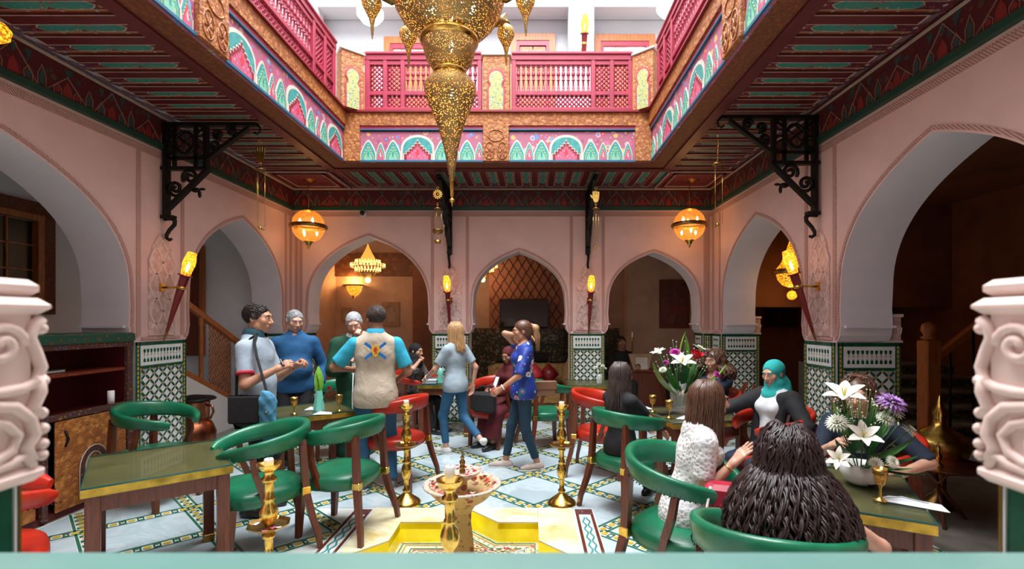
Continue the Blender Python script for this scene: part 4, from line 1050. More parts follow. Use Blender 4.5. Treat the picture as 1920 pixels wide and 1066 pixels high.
# ball lamps in the back corners
def ball_lamp(x, y, z, label):
    o = thing('globe_lamp', label, 'lamp', (x, y, z), 0, 'amber globe lamps')
    r = .235; N = 10
    obj('lower_globe', MB().lathe([(r*math.cos(R(-72 + 70*i/N)), r*math.sin(R(-72 + 70*i/N))) for i in range(N+1)], 28), M_['amber_glass'], o)
    obj('upper_globe', MB().lathe([(r*math.cos(R(2 + 74*i/N)), .03 + r*math.sin(R(2 + 74*i/N))) for i in range(N+1)], 28), M_['amber_glass'], o)
    obj('ring', MB().lathe([(r, -.02), (r + .028, -.022), (r + .042, -.006), (r + .042, .02), (r + .028, .036), (r, .04), (r - .01, .01), (r, -.02)], 32), M_['brass_dark'], o)
    obj('bottom_cap', MB().lathe([(.001, -.345), (.010, -.325), (.022, -.312), (.012, -.300), (.030, -.285), (.046, -.262), (.046, -.245), (.070, -.238), (.078, -.228), (.070, -.218)], 18), M_['brass'], o)
    obj('top_cap', MB().lathe([(.075, .25), (.06, .265), (.03, .275), (.012, .30), (.001, .305)], 16), M_['brass'], o)
    obj('rod', MB().tube([(0, 0, .30), (0, 0, ZC + .02 - z)], .006, 6), M_['brass_dark'], o)
    for k in range(6):
        a = k*PI/3 + .4; up_ = k % 2
        obj('bulb', MB().lathe([(.001, 0), (.018, .02), (.020, .035), (.006, .07), (.001, .075)] if up_ else [(.001, -.075), (.006, -.07), (.020, -.035), (.018, -.02), (.001, 0)], 8, (.12*math.cos(a), .12*math.sin(a), .055 if up_ else -.06)), M_['bulb'], o)
    point('globe_light', (0, 0, -.02), 6, parent=o, r=.12)
ball_lamp(-3.46, 7.42, 3.12, 'amber globe lamp hanging in the left back corner')
ball_lamp(2.43, 7.42, 3.14, 'amber globe lamp hanging in the right back corner')
# torches on the piers
def torch(M, label):
    """local: wall plane y = 0, wall normal -y; tip at origin on the wall, top leans out"""
    o = tag(link('wall_torch', None, M=M), label, 'torch', 'red wall torches')
    ax = Vector((0, -.235, .72)); L = ax.length; D = ax.normalized(); e = D.orthogonal().normalized()
    Mx = Matrix.Translation((0, -.03, 0)) @ D.to_track_quat('Z', 'Y').to_matrix().to_4x4()
    obj('shaft', MB().lathe([(.010, .10), (.014, .10), (.044, .72), (.030, .725)], 6, M=Mx, smooth=False), M_['torch_red'], o)
    obj('tip', MB().lathe([(.004, 0), (.010, .02), (.015, .105), (.012, .105)], 6, M=Mx, smooth=False), M_['brass_dark'], o)
    obj('band', MB().lathe([(.038, .585), (.043, .585), (.044, .615), (.039, .615)], 12, M=Mx), M_['brass'], o)
    obj('plate', MB().lathe([(.03, .722), (.066, .728), (.068, .738), (.03, .74)], 14, M=Mx), M_['torch_red'], o)
    sh = obj('lantern', MB().lathe([(.042, .742), (.046, .76), (.060, .86), (.058, .90), (.042, .985), (.036, .99)], 6, M=Mx, smooth=False), M_['amber_mosaic'], o)
    obj('bulb', MB().lathe([(.001, .77), (.014, .79), (.016, .83), (.004, .88), (.001, .885)], 8, M=Mx), M_['bulb'], o)
    c = Mx @ Vector((0, 0, .60))
    br = obj('bracket', MB().tube([(c.x, c.y, c.z), (c.x, -.02, c.z - .0)], .011, 8).box(-.028, .028, -.022, -.004, c.z - .045, c.z + .045), M_['brass'], o)
    point('torch_light', Mx @ Vector((0, 0, .9)), 2.2, parent=o, r=.05)
torch(basis((XL + .012, 5.13, 1.46), (0, 1, 0), (-1, 0, 0), (0, 0, 1)), 'red torch lamp on the left pier')
torch(basis((XR - .012, 4.97, 1.46), (0, -1, 0), (1, 0, 0), (0, 0, 1)), 'red torch lamp on the right pier')
torch(T(-1.35, YB - .012, 1.44) @ RZ(R(-2)), 'red torch lamp on the pillar left of the middle arch')
torch(T(.93, YB - .012, 1.44) @ RZ(R(2)), 'red torch lamp on the pillar right of the middle arch')
torch(T(.80, YA - .004, 5.36), 'red torch lamp on the white upper pier')
# upper gallery lamps, glowing
for x, y, z, lb in ((-2.38, 7.05, 6.18, 'glowing glass gallery lamp at the upper left'), (2.02, 7.05, 6.28, 'glowing glass gallery lamp at the upper right')):
    o = thing('gallery_lamp', lb, 'lamp', (x, y, z), 0, 'glowing gallery lamps')
    obj('glass_globe', MB().lathe([(.03, -.14), (.12, -.12), (.19, -.03), (.19, .03), (.13, .11), (.04, .14)], 24), M_['gallery_glass'] if 'gallery_glass' in M_ else glow('gallery_glass', (1, .93, .70), 2.2), o)
    obj('rod', MB().tube([(0, 0, .13), (0, 0, 10.4 - z)], .008, 6), M_['brass_dark'], o)
    obj('cap', MB().lathe([(.05, .135), (.045, .16), (.01, .18)], 12), M_['brass_dark'], o)
# bead chandeliers in the salons
glow('bead_glow', (1, .58, .16), 1.7)
def bead_chandelier(x, y, z, r, label, small=False):
    o = thing('bead_chandelier', label, 'chandelier', (x, y, z), 0, 'bead chandeliers in the salons')
    obj('cone', MB().lathe([(r*.52, r*.42), (r*.38, r*.72), (r*.20, r*1.05), (r*.07, r*1.35), (r*.03, r*1.5)], 20), M_['bead_cone'] if 'bead_cone' in M_ else glow('bead_cone', (.95, .45, .08), .55), o)
    for k, (rr, zz) in enumerate(((.72, .30), (1.0, .08), (.74, -.18))):
        for q in range(2): obj('hoop', MB().lathe([(r*rr - .006, r*(zz - .0) + q*r*.20), (r*rr + .008, r*zz + q*r*.20), (r*rr - .006, r*zz + .012 + q*r*.20)], 24), M_['brass_dark'], o)
        b = MB(); n = int(16 + 14*rr)
        for i in range(n):
            a = 2*PI*i/n
            for q in range(3): b.box(-.010, .010, -.005, .005, 0, .018, M=T(r*rr*math.cos(a), r*rr*math.sin(a), r*zz + .02 + q*r*.062) @ RZ(a + PI/2))
        s = obj('bead_row', b, M_['bead_glow'], o); s['kind'] = 'stuff'
    obj('under_basket', MB().lathe([(r*.50, -r*.18), (r*.42, -r*.36), (r*.25, -r*.50), (r*.08, -r*.56)], 20), M_['brass_pierced_fine'], o)
    obj('end_globe', MB().ball((0, 0, -r*.68), r*.17, 14, 9), M_['bulb_soft'], o)
    obj('chain', MB().tube([(0, 0, r*1.48), (0, 0, ZR - z)], .006, 5), M_['brass_dark'], o)
    point('bead_light', (0, 0, -r*.3), 17, (1, .70, .42), parent=o, r=.15)
bead_chandelier(-3.27, 9.55, 2.70, .33, 'tiered bead chandelier in the salon behind the left back arch')
bead_chandelier(-1.02, 9.9, 2.72, .30, 'bead chandelier half hidden behind the middle back arch')
o = thing('wall_sconce', 'half-round amber wall sconce glowing in the salon behind the men', 'lamp', (-4.08, 10.99, 2.36), 0)
obj('shade', MB().lathe([(.02, -.12), (.08, -.10), (.15, 0), (.17, .10)], 18, a0=PI, a1=2*PI), M_['amber_mosaic'], o); obj('rim', MB().lathe([(.17, .10), (.24, .115), (.24, .13), (.15, .12)], 18, a0=PI, a1=2*PI), M_['brass_dark'], o)
obj('finial', MB().lathe([(.001, -.19), (.02, -.16), (.012, -.14), (.03, -.12)], 10, (0, -.06, 0)), M_['brass_dark'], o)
point('sconce_light', (0, -.16, .2), 9, parent=o, r=.06)
# salon lamp seen through the right arch
o = thing('hanging_lamp', 'amber basket lamp hanging in the dark salon beside the right torch', 'lamp', (3.95, 7.3, 2.38), 0)
obj('crown', MB().lathe([(.24, .06), (.16, .16), (.10, .30), (.04, .50), (.02, .55)], 18), M_['amber_mosaic'], o); obj('rim', MB().lathe([(.20, .0), (.27, .01), (.27, .07), (.20, .08)], 20), M_['brass_dark'], o)
obj('basket', MB().lathe([(.22, 0), (.20, -.08), (.14, -.16), (.05, -.20)], 18), M_['amber_mosaic'], o); obj('rod', MB().tube([(0, 0, .52), (0, 0, ZR - 2.38)], .006, 5), M_['brass_dark'], o)
obj('lower_globe', MB().ball((.0, 0, -.32), .07, 12, 8), M_['amber_mosaic'], o); obj('link', MB().tube([(0, 0, -.19), (0, 0, -.26)], .008, 5), M_['brass_dark'], o)
point('basket_light', (0, 0, -.3), 6, parent=o, r=.1)
o = thing('wall_sconce', 'tiny amber wall sconce far inside the right salon', 'lamp', (4.45, 9.39, 2.2), 0)
obj('shade', MB().lathe([(.02, -.14), (.10, -.08), (.13, .06), (.10, .14)], 14, a0=PI, a1=2*PI), M_['amber_mosaic'], o); obj('back_plate', MB().box(-.05, .05, -.02, 0, -.16, .16), M_['brass_dark'], o)
o = thing('wall_sconce', 'small amber sconce on the dark wall beside the big right arch', 'lamp', (5.85, 7.99, 2.42), 0)
obj('shade', MB().lathe([(.02, -.12), (.07, -.08), (.10, .04), (.09, .12)], 14, a0=PI, a1=2*PI), M_['amber_mosaic'], o); obj('back_plate', MB().box(-.04, .04, -.02, 0, -.14, .14), M_['brass_dark'], o)

# ------------------------------------------------------------------ iron brackets with hanging ornaments
def spiral(cx, cz, r0, r1, a0, turns, n=22): return [(cx + (r0 + (r1-r0)*i/n)*math.cos(a0 + turns*2*PI*i/n), 0, cz + (r0 + (r1-r0)*i/n)*math.sin(a0 + turns*2*PI*i/n)) for i in range(n+1)]
def bracket(M, label):
    """local x = out from the wall, z down from the ceiling"""
    o = tag(link('iron_bracket', None, M=M), label, 'bracket', 'wrought iron brackets')
    B = lambda nm, p, q, w_=.038: obj(nm, MB().tube([(p[0], 0, p[1]), (q[0], 0, q[1])], 1, sq=(.035, w_*1.35), up=(0, 1, 0)), M_['iron'], o)
    B('upright', (.045, .02), (.045, -1.0), .06); B('top_bar', (.02, 0), (1.02, 0), .05); B('middle_bar', (-.0, -.47), (.50, -.47), .045); B('foot_bar', (0, -.99), (.13, -.99), .05)
    B('panel_bar', (.47, -.02), (.47, -.47), .045); B('panel_bar', (.13, -.02), (.13, -.47), .02); B('panel_bar', (.36, -.02), (.36, -.47), .02); B('panel_bar', (.05, -.36), (.45, -.36), .02)
    B('lower_brace', (.50, -.47), (.06, -.90), .05); B('upper_brace', (.49, -.36), (.93, -.03), .04)
    tr = MB()
    for cx, cz in ((.245, -.19),): 
        tr.tube([(cx + .10*math.cos(i*PI/8), 0, cz + .12*math.sin(i*PI/8)) for i in range(16)], .017, 5, closed=True)
        for s_ in (-1, 1): tr.tube([(cx - .19, 0, cz - s_*.15), (cx, 0, cz), (cx + .19, 0, cz + s_*.15)], .012, 5)
        for dx, dz in ((-.15, .12), (.15, .12), (-.15, -.10), (.15, -.10)): tr.tube([(cx + dx + .055*math.cos(i*PI/5), 0, cz + dz + .055*math.sin(i*PI/5)) for i in range(10)], .011, 5, closed=True)
        tr.tube([(cx - .19, 0, cz), (cx - .10, 0, cz + .0), (cx, 0, cz + .12)], .011, 5); tr.tube([(cx + .19, 0, cz), (cx + .10, 0, cz), (cx, 0, cz - .12)], .011, 5)
    s = obj('tracery', tr, M_['iron'], o); s['kind'] = 'stuff'
    for nm, cx, cz, r, a0, tn in (('scroll', .30, -.56, .012, 0, 1.6), ('scroll', .14, -.68, .012, 1.5, 1.6), ('scroll', .60, -.10, .010, 2.0, 1.5), ('scroll', .74, -.07, .008, .5, 1.4), ('scroll', .57, -.22, .008, 3, 1.3)):
        obj(nm, MB().tube(spiral(cx, cz, r, .085 if cx < .5 else .055, a0, tn), .019, 6), M_['iron'], o)
    obj('leaf_boss', MB().ball((.36, 0, -.70), (.05, .02, .028), 8, 6).ball((.40, 0, -.745), (.02, .016, .04), 8, 5).ball((.43, 0, -.69), (.035, .014, .015), 8, 5), M_['iron'], o)
    obj('hook', MB().tube([(.02, 0, -1.01), (.10, 0, -1.005), (.135, 0, -1.03), (.13, 0, -1.07), (.075, 0, -1.13), (.045, 0, -1.18), (.045, 0, -1.215), (.075, 0, -1.235), (.10, 0, -1.222)], [.022, .022, .022, .021, .02, .019, .018, .018, .014], 8), M_['iron'], o)
    obj('tip_hook', MB().tube([(1.02, 0, .0), (1.05, 0, -.03), (1.045, 0, -.08), (1.01, 0, -.10), (.985, 0, -.08)], .012, 6), M_['iron'], o)
bz = ZC - .075
bracket(basis((XL + .012, 5.15, bz), (1, 0, 0), (0, 1, 0), (0, 0, 1)), 'black wrought iron bracket on the left pier')
bracket(basis((XR - .012, 4.97, bz), (-1, 0, 0), (0, -1, 0), (0, 0, 1)), 'black wrought iron bracket on the right pier')
bracket(basis((-1.36, YB - .012, bz), (0, -1, 0), (1, 0, 0), (0, 0, 1)), 'black wrought iron bracket seen edge-on above the left pillar torch')
bracket(basis((.915, YB - .012, bz), (0, -1, 0), (1, 0, 0), (0, 0, 1)), 'black wrought iron bracket seen edge-on above the right pillar torch')
def hand_shape():
    mb = MB(); mb.prism([(-.045, 0, 0), (-.03, 0, -.045), (0, 0, -.06), (.03, 0, -.045), (.045, 0, 0), (.048, 0, .05), (-.048, 0, .05)], (0, .006, 0))
    for k, (x, h) in enumerate(((-.0385, .055), (-.013, .065), (.0125, .06), (.0385, .05))): mb.prism([(x-.0095, 0, .05), (x+.0095, 0, .05), (x+.0095, 0, .05+h*.85), (x, 0, .05+h), (x-.0095, 0, .05+h*.85)], (0, .006, 0))
    mb.prism([(-.045, 0, .0), (-.047, 0, .03), (-.07, 0, .055), (-.085, 0, .05), (-.08, 0, .035), (-.065, 0, .01)], (0, .006, 0)); return mb
def ornament(x, y, z, kind, rz, label, drop=.62):
    o = thing('hanging_ornament', label, 'ornament', (x, y, z), rz, 'brass ornaments on the brackets')
    obj('hook_ring', MB().tube([(.018*math.cos(i*PI/6), 0, .15 + .018*math.sin(i*PI/6)) for i in range(12)], .003, 5, closed=True), M_['brass'], o)
    if kind == 'hand': obj('brass_hand', hand_shape(), M_['brass'], o)
    else:
        fl_ = MB().lathe([(.001, -.012), (.02, -.012), (.028, 0), (.001, .002)], 12, M=T(0, 0, .06) @ RX(PI/2))
        for k in range(12):
            a = k*PI/6; fl_.prism([(.022*math.cos(a-.25), 0, .06 + .022*math.sin(a-.25)), (.062*math.cos(a-.18), 0, .06 + .062*math.sin(a-.18)), (.072*math.cos(a), 0, .06 + .072*math.sin(a)), (.062*math.cos(a+.18), 0, .06 + .062*math.sin(a+.18)), (.022*math.cos(a+.25), 0, .06 + .022*math.sin(a+.25))], (0, .004, 0))
        obj('brass_flower', fl_, M_['brass'], o)
    obj('link', MB().tube([(.012*math.cos(i*PI/6), 0, -.08 + .018*math.sin(i*PI/6)) for i in range(12)], .003, 5, closed=True), M_['brass'], o)
    obj('chain_cap', MB().lathe([(.006, -.10), (.012, -.115), (.045, -.135), (.055, -.15), (.05, -.152), (.001, -.14)], 18), M_['brass_dark'], o)
    for k in range(3):
        a = k*2*PI/3 + .4; sp = .045 if kind == 'hand' else .075
        obj('chain', MB().tube([(.045*math.cos(a), .045*math.sin(a), -.15), (sp*math.cos(a), sp*math.sin(a), -.15 - drop)], .0025, 4), M_['brass'], o)
    z0 = -.15 - drop
    if kind == 'hand': obj('small_hook', MB().ball((.0, 0, z0), .018, 8, 6).tube([(.045, 0, z0), (.03, .02, z0 - .02), (0, 0, z0)], .006, 5), M_['brass'], o)
    else:
        obj('oil_dish', MB().lathe([(.03, z0 - .04), (.07, z0 - .02), (.08, z0 + .01), (.078, z0 + .02), (.06, z0)], 18), M_['brass_dark'], o)
        obj('base_ring', MB().lathe([(.045, z0 - .17), (.052, z0 - .16), (.052, z0 - .135), (.04, z0 - .13), (.001, z0 - .15)], 16), M_['brass'], o)
        obj('tongs', MB().tube([(.08, 0, z0 + .02), (.10, 0, z0 + .06), (.085, 0, z0 + .10)], .005, 5), M_['brass'], o)
        for k in range(3):
            a = k*2*PI/3 + .4; obj('chain', MB().tube([(.06*math.cos(a), .06*math.sin(a), z0 - .02), (.046*math.cos(a), .046*math.sin(a), z0 - .14)], .0025, 4), M_['brass'], o)
ornament(XL + 1.06, 5.15, 3.44, 'hand', 0, 'brass hand ornament hanging from the left pier bracket')
ornament(XR - 1.06, 4.97, 3.44, 'hand', R(75), 'brass hand ornament hanging edge-on from the right pier bracket')
ornament(-1.36, YB - 1.06, 3.43, 'flower', 0, 'brass flower ornament with oil dish on the left back bracket', .32)
ornament(.915, YB - 1.06, 3.43, 'hand', 0, 'brass hand ornament hanging from the right back bracket', .55)

o = thing('ceiling_lamp', 'small amber lamp cut by the upper left frame edge', 'lamp', (-3.62, 3.25, 3.63), 0)
obj('amber_shade', MB().lathe([(.02, -.07), (.06, -.04), (.07, .02), (.04, .06)], 14), M_['amber_mosaic'], o); obj('stem', MB().tube([(0, 0, .05), (0, 0, .22)], .008, 6), M_['brass_dark'], o)
# ------------------------------------------------------------------ foreground arch posts and teal sill
plain('teal_glass', (.13, .25, .22), .25, var=.05)
def front_post(D, x_in, label):
    o = thing('carved_post', label, 'post', (x_in, 0, 0), 0, 'foreground plaster posts')
    def bx(a, b): return (min(a*D, b*D), max(a*D, b*D))
    Y0, Y1 = .42, .715
    obj('tile_base', MB().box(*bx(.008, .36), Y0, Y1 - .046, 0, 1.45), M_['tile_green'], o)
    obj('edge_tile', MB().box(*bx(.004, .36), Y1 - .046, Y1 - .042, 0, 1.45), M_['brass_dark'], o)
    obj('grout_line', MB().box(*bx(.005, .30), Y1 - .050, Y1 - .047, 0, 1.45), M_['tile_white'], o)
    C_ = M_['capital_stucco']
    obj('capital_body', MB().bbox(*bx(.006, .36), Y0, Y1 - .022, 1.45, 1.70, .006), C_, o)
    obj('lower_slab', MB().bbox(*bx(-.004, .36), Y0, Y1 - .010, 1.450, 1.472, .008), C_, o)
    obj('upper_slab', MB().bbox(*bx(-.006, .36), Y0, Y1, 1.688, 1.712, .010), C_, o)
    obj('top_slab', MB().bbox(*bx(.004, .36), Y0, Y1 - .010, 1.714, 1.738, .008), C_, o)
    rl = lambda pts, r=.007: obj('scroll', MB().tube([(.004*D, Y1 - .008 - y, z) for y, z in pts], r, 8), C_, o)
    rf_ = lambda pts, r=.010: obj('scroll', MB().tube([(x*D, Y1 - .022, z) for x, z in pts], r, 8), C_, o)
    def spi(cx, cz, r0, r1, a0, tn): return [(p[0], p[2]) for p in spiral(cx, cz, r0, r1, a0, tn)]
    rl(spi(.060, 1.645, .004, .030, 0, 1.5)); rl([(.008, 1.682), (.018, 1.672), (.024, 1.655), (.016, 1.635), (.008, 1.612), (.014, 1.592), (.032, 1.584), (.06, 1.582), (.13, 1.585)], .008)
    rl([(.012, 1.600), (.010, 1.576), (.020, 1.556), (.012, 1.545)], .009)
    rl([(.13, 1.565), (.075, 1.566), (.045, 1.560), (.024, 1.540), (.018, 1.515), (.030, 1.500), (.022, 1.480)], .009)
    rl([(.13, 1.546), (.08, 1.547), (.055, 1.538), (.040, 1.520), (.048, 1.500), (.07, 1.490), (.10, 1.490)], .007); rl(spi(.085, 1.518, .003, .016, 0, 1.2), .006)
    rl([(.02, 1.472), (.032, 1.490), (.050, 1.482), (.09, 1.478), (.13, 1.480)], .007)
    rf_(spi(.10, 1.635, .008, .045, 0, 1.4)); rf_([(.01, 1.49), (.05, 1.54), (.12, 1.56), (.2, 1.54), (.24, 1.49)]); rf_(spi(.25, 1.62, .008, .05, 1, 1.4))
    for z, y in ((1.592, .004), (1.545, .006), (1.522, .004), (1.500, .005), (1.484, .006), (1.668, .006)): obj('bead', MB().ball((.004*D, Y1 - .010 - y, z), .0085, 8, 6), C_, o)
front_post(-1, -.712, 'carved plaster capital post out of focus at the left edge')
front_post(1, .650, 'carved plaster capital post out of focus at the right edge')
o = thing('teal_sill', 'blurred pale teal sill along the lower edge, between the carved posts', 'sill', (0, 0, 0))
obj('sill_board', MB().bbox(-.695, .632, .36, .556, 1.395, 1.413, .004), M_['teal_glass'], o)
obj('sill_panel', MB().box(-.69, .63, .44, .48, 0, 1.395), M_['teal_glass'], o)
# ------------------------------------------------------------------ smooth bodies from blended volumes
def V3(*p): return np.array(p, float)
def cap(a, b, ra, rb=None, k=.02, flat=(0, 0), sub=False): return ('c', np.array(a, float), np.array(b, float), ra, ra if rb is None else rb, k, flat, sub)
def ell(c, r, k=.02, Rm=None, sub=False): return ('e', np.array(c, float), np.array(r, float), Rm, k, sub)
def sdf_mesh(prims, res, noise=0.0, seed=0, cuts=()):
    lo = np.full(3, 1e9); hi = np.full(3, -1e9); bbs = []
    for p in prims:
        if p[0] == 'c':
            m = max(p[3], p[4]) + p[5]; l = np.minimum(p[1], p[2]) - m; h = np.maximum(p[1], p[2]) + m
        else: m = p[2].max() + p[4]; l = p[1] - m; h = p[1] + m
        bbs.append((l, h)); sub = p[-1]
        if not sub: lo = np.minimum(lo, l); hi = np.maximum(hi, h)
    lo -= 2*res; hi += 2*res
    n = np.ceil((hi - lo)/res).astype(int) + 1
    F = np.full(tuple(n), .5, np.float32); ax = [lo[i] + res*np.arange(n[i]) for i in range(3)]
    for p, (l, h) in zip(prims, bbs):
        i0 = np.clip(((l - lo)/res).astype(int) - 1, 0, n); i1 = np.clip(((h - lo)/res).astype(int) + 3, 0, n)
        if np.any(i1 <= i0): continue
        sl = tuple(slice(a, b) for a, b in zip(i0, i1))
        X = ax[0][sl[0]][:, None, None]; Y = ax[1][sl[1]][None, :, None]; Z = ax[2][sl[2]][None, None, :]
        if p[0] == 'c':
            a, b, ra, rb, k, flat, sub = p[1:]; d = b - a; L2 = max(1e-9, d @ d)
            tt = ((X-a[0])*d[0] + (Y-a[1])*d[1] + (Z-a[2])*d[2])/L2; tc = np.clip(tt, 0, 1)
            D = np.sqrt((X-a[0]-tc*d[0])**2 + (Y-a[1]-tc*d[1])**2 + (Z-a[2]-tc*d[2])**2) - (ra + (rb-ra)*tc)
            L = math.sqrt(L2)
            if flat[0]: D = np.maximum(D, -tt*L)
            if flat[1]: D = np.maximum(D, (tt-1)*L)
        else:
            c, r, Rm, k, sub = p[1:]; dx, dy, dz = X-c[0], Y-c[1], Z-c[2]
            if Rm is not None: dx, dy, dz = (Rm[0][0]*dx+Rm[1][0]*dy+Rm[2][0]*dz, Rm[0][1]*dx+Rm[1][1]*dy+Rm[2][1]*dz, Rm[0][2]*dx+Rm[1][2]*dy+Rm[2][2]*dz)
            q = np.sqrt((dx/r[0])**2 + (dy/r[1])**2 + (dz/r[2])**2); q2 = np.sqrt((dx/r[0]**2)**2 + (dy/r[1]**2)**2 + (dz/r[2]**2)**2) + 1e-9
            D = q*(q - 1)/q2
        A = F[sl]
        if sub: hh = np.clip(.5 - .5*(A + D)/k, 0, 1); F[sl] = A*(1-hh) - D*hh + k*hh*(1-hh)
        else: hh = np.clip(.5 + .5*(A - D)/k, 0, 1); F[sl] = A*(1-hh) + D*hh - k*hh*(1-hh)
    X = ax[0][:, None, None]; Y = ax[1][None, :, None]; Z = ax[2][None, None, :]
    if noise:
        F += noise*(np.sin(31*X + 9*Z + seed)*np.sin(27*Z - 11*X + 2*seed)*np.cos(23*Y + 6*Z) + .6*np.sin(57*Z + 19*X + seed)*np.sin(41*Y + 23*X))
    for nrm, off in cuts: F = np.maximum(F, nrm[0]*X + nrm[1]*Y + nrm[2]*Z - off)      # keep n.p < off
    F[0], F[-1], F[:, 0], F[:, -1], F[:, :, 0], F[:, :, -1] = .5, .5, .5, .5, .5, .5
    S = F < 0; nx, ny, nz = F.shape
    cnt = sum(S[i:nx-1+i, j:ny-1+j, k:nz-1+k].astype(np.int8) for i in (0, 1) for j in (0, 1) for k in (0, 1))
    act = np.argwhere((cnt > 0) & (cnt < 8)); idx = np.full((nx-1, ny-1, nz-1), -1); idx[act[:, 0], act[:, 1], act[:, 2]] = np.arange(len(act))
    cv = {(i, j, k): F[act[:, 0]+i, act[:, 1]+j, act[:, 2]+k] for i in (0, 1) for j in (0, 1) for k in (0, 1)}
    pos = np.zeros((len(act), 3)); ct = np.zeros(len(act))
    for a in cv:
        for d in range(3):
            if a[d]: continue
            b = list(a); b[d] = 1; b = tuple(b); va, vb = cv[a], cv[b]; m = (va < 0) != (vb < 0); t_ = va[m]/(va[m]-vb[m])
            q = np.tile(np.array(a, float), (m.sum(), 1)); q[:, d] += t_; pos[m] += q; ct[m] += 1
    V = lo + (act + pos/ct[:, None])*res
    faces = []
    for d in range(3):
        sa = [slice(1, nx-1), slice(1, ny-1), slice(1, nz-1)]; sb = list(sa); sa[d] = slice(0, F.shape[d]-1); sb[d] = slice(1, F.shape[d])
        A, B = S[tuple(sa)], S[tuple(sb)]; e = np.argwhere(A != B); off = np.ones(3, int); off[d] = 0; e2 = e + off
        u, v = [(1, 2), (2, 0), (0, 1)][d]; du = np.zeros(3, int); du[u] = 1; dv = np.zeros(3, int); dv[v] = 1
        g = lambda q: idx[q[:, 0], q[:, 1], q[:, 2]]
        q4 = np.stack([g(e2-du-dv), g(e2-dv), g(e2), g(e2-du)], 1); fl = ~A[e[:, 0], e[:, 1], e[:, 2]]
        q4[fl] = q4[fl][:, ::-1]; faces.append(q4)
    return V, np.concatenate(faces)
class NM:                                                    # numpy mesh accumulator
    def __init__(s): s.V = []; s.F = []; s.M = []; s.n = 0
    def add(s, V, F, m=0, X=None):
        V = np.asarray(V, float)
        if X is not None: A = np.array(X); V = V @ A[:3, :3].T + A[:3, 3]
        s.V.append(V); s.F += [tuple(int(i) + s.n for i in f) for f in F]; s.M += [m]*len(F); s.n += len(V)
    def mb(s, o, m=0, X=None): s.add(np.array([tuple(p) for p in o.v]), o.f, m, X)
    def obj(s, name, mats, parent=None):
        me = bpy.data.meshes.new(name); me.from_pydata(np.concatenate(s.V).tolist(), [], s.F)
        for k in (mats if isinstance(mats, (list, tuple)) else [mats]): me.materials.append(k)
        me.polygons.foreach_set('material_index', s.M); me.polygons.foreach_set('use_smooth', [True]*len(s.F)); me.update()
        return link(name, me, parent)
_hc = {}
def head_mesh(fem=False):
    if fem in _hc: return _hc[fem]
    j = .92 if fem else 1.0
    P = [ell((0, -.018, .035), (.077, .097, .083), .02), ell((0, .030, -.022), (.061*j, .066, .092), .03), cap((-.043*j, .022, -.062), (.043*j, .022, -.062), .026*j, k=.03),
         ell((0, .066, -.094), (.022*j, .020, .018), .025), cap((-.034, .083, .030), (.034, .083, .030), .011 if fem else .014, k=.02),
         cap((0, .093, .016), (0, .1175, -.026), .0075, .0115, .010), cap((-.012, .102, -.031), (.012, .102, -.031), .009, k=.008),
         ell((-.043, .066, -.018), (.022, .020, .020), .03), ell((.043, .066, -.018), (.022, .020, .020), .03), cap((-.016, .088, -.060), (.016, .088, -.060), .012, k=.015),
         ell((-.079, -.008, -.004), (.011, .021, .031), .010), ell((.079, -.008, -.004), (.011, .021, .031), .010),
         cap((0, -.012, -.06), (0, -.03, -.17), .050 if fem else .058, .052 if fem else .062, .03),
         ell((-.031, .104, .010), (.017, .014, .010), .012, sub=True), ell((.031, .104, .010), (.017, .014, .010), .012, sub=True)]
    V, F = sdf_mesh(P, .0062); m = NM(); m.add(V, F, 0)
    for s_ in (-1, 1):
        m.mb(MB().ball((s_*.031, .0835, .010), .0125, 8, 6), 1); m.mb(MB().ball((s_*.031, .0925, .010), (.0055, .004, .0055), 8, 5), 2)
        m.mb(MB().tube([(s_*.048, .088, .031), (s_*.032, .0985, .036), (s_*.014, .0995, .030)], .0042, 5), 3)
    m.mb(MB().tube([(-.024, .0905, -.062), (-.010, .1005, -.058), (0, .102, -.0595), (.010, .1005, -.058), (.024, .0905, -.062)], [.002, .0042, .0042, .0042, .002], 6), 4)
    m.mb(MB().tube([(-.022, .0905, -.064), (0, .100, -.069), (.022, .0905, -.064)], [.002, .0055, .002], 6), 4)
    _hc[fem] = m; return m
def hand_mesh(curl, side, spread=0.0, thumb=0.0):
    key = (curl, side, spread, thumb)
    if key in _hc: return _hc[key]
    P = []; xs = [-.027, -.009, .009, .025]; Ls = [(.040, .024, .020), (.045, .027, .021), (.041, .025, .020), (.032, .019, .018)]
    for i, x in enumerate(xs):
        P.append(cap((x*.55, -.005, 0), (x, .082 - .004*abs(i-1), 0), .0165, .0135, .012))
        p = np.array([x, .082 - .004*abs(i-1), 0.]); a = 0; sp = spread*(i-1.5)*.12
        for jn, l in enumerate(Ls[i]):
            a += curl[jn]*(1 + .08*i); q = p + l*np.array([math.sin(sp), math.cos(a)*math.cos(sp), -math.sin(a)]); P.append(cap(p, q, .0100 - .0012*jn, .0092 - .0012*jn, .004)); p = q
    t0 = np.array([-.020, .022, -.006]); t1 = t0 + np.array([-.026, .024, -.010 - .012*thumb]); t2 = t1 + np.array([-.014 + .018*thumb, .028, -.006 - .014*thumb]); t3 = t2 + np.array([-.004 + .016*thumb, .024, -.004 - .008*thumb])
    P += [cap(t0, t1, .016, .0125, .012), cap(t1, t2, .0115, .0105, .005), cap(t2, t3, .0105, .0085, .004), cap((0, -.05, 0), (0, .0, 0), .026, .024, .015), ell((-.014, .030, -.008), (.018, .030, .012), .01)]
    V, F = sdf_mesh(P, .0048)
    if side < 0: V = V*np.array([-1, 1, 1]); F = F[:, ::-1]
    _hc[key] = (V, F); return V, F
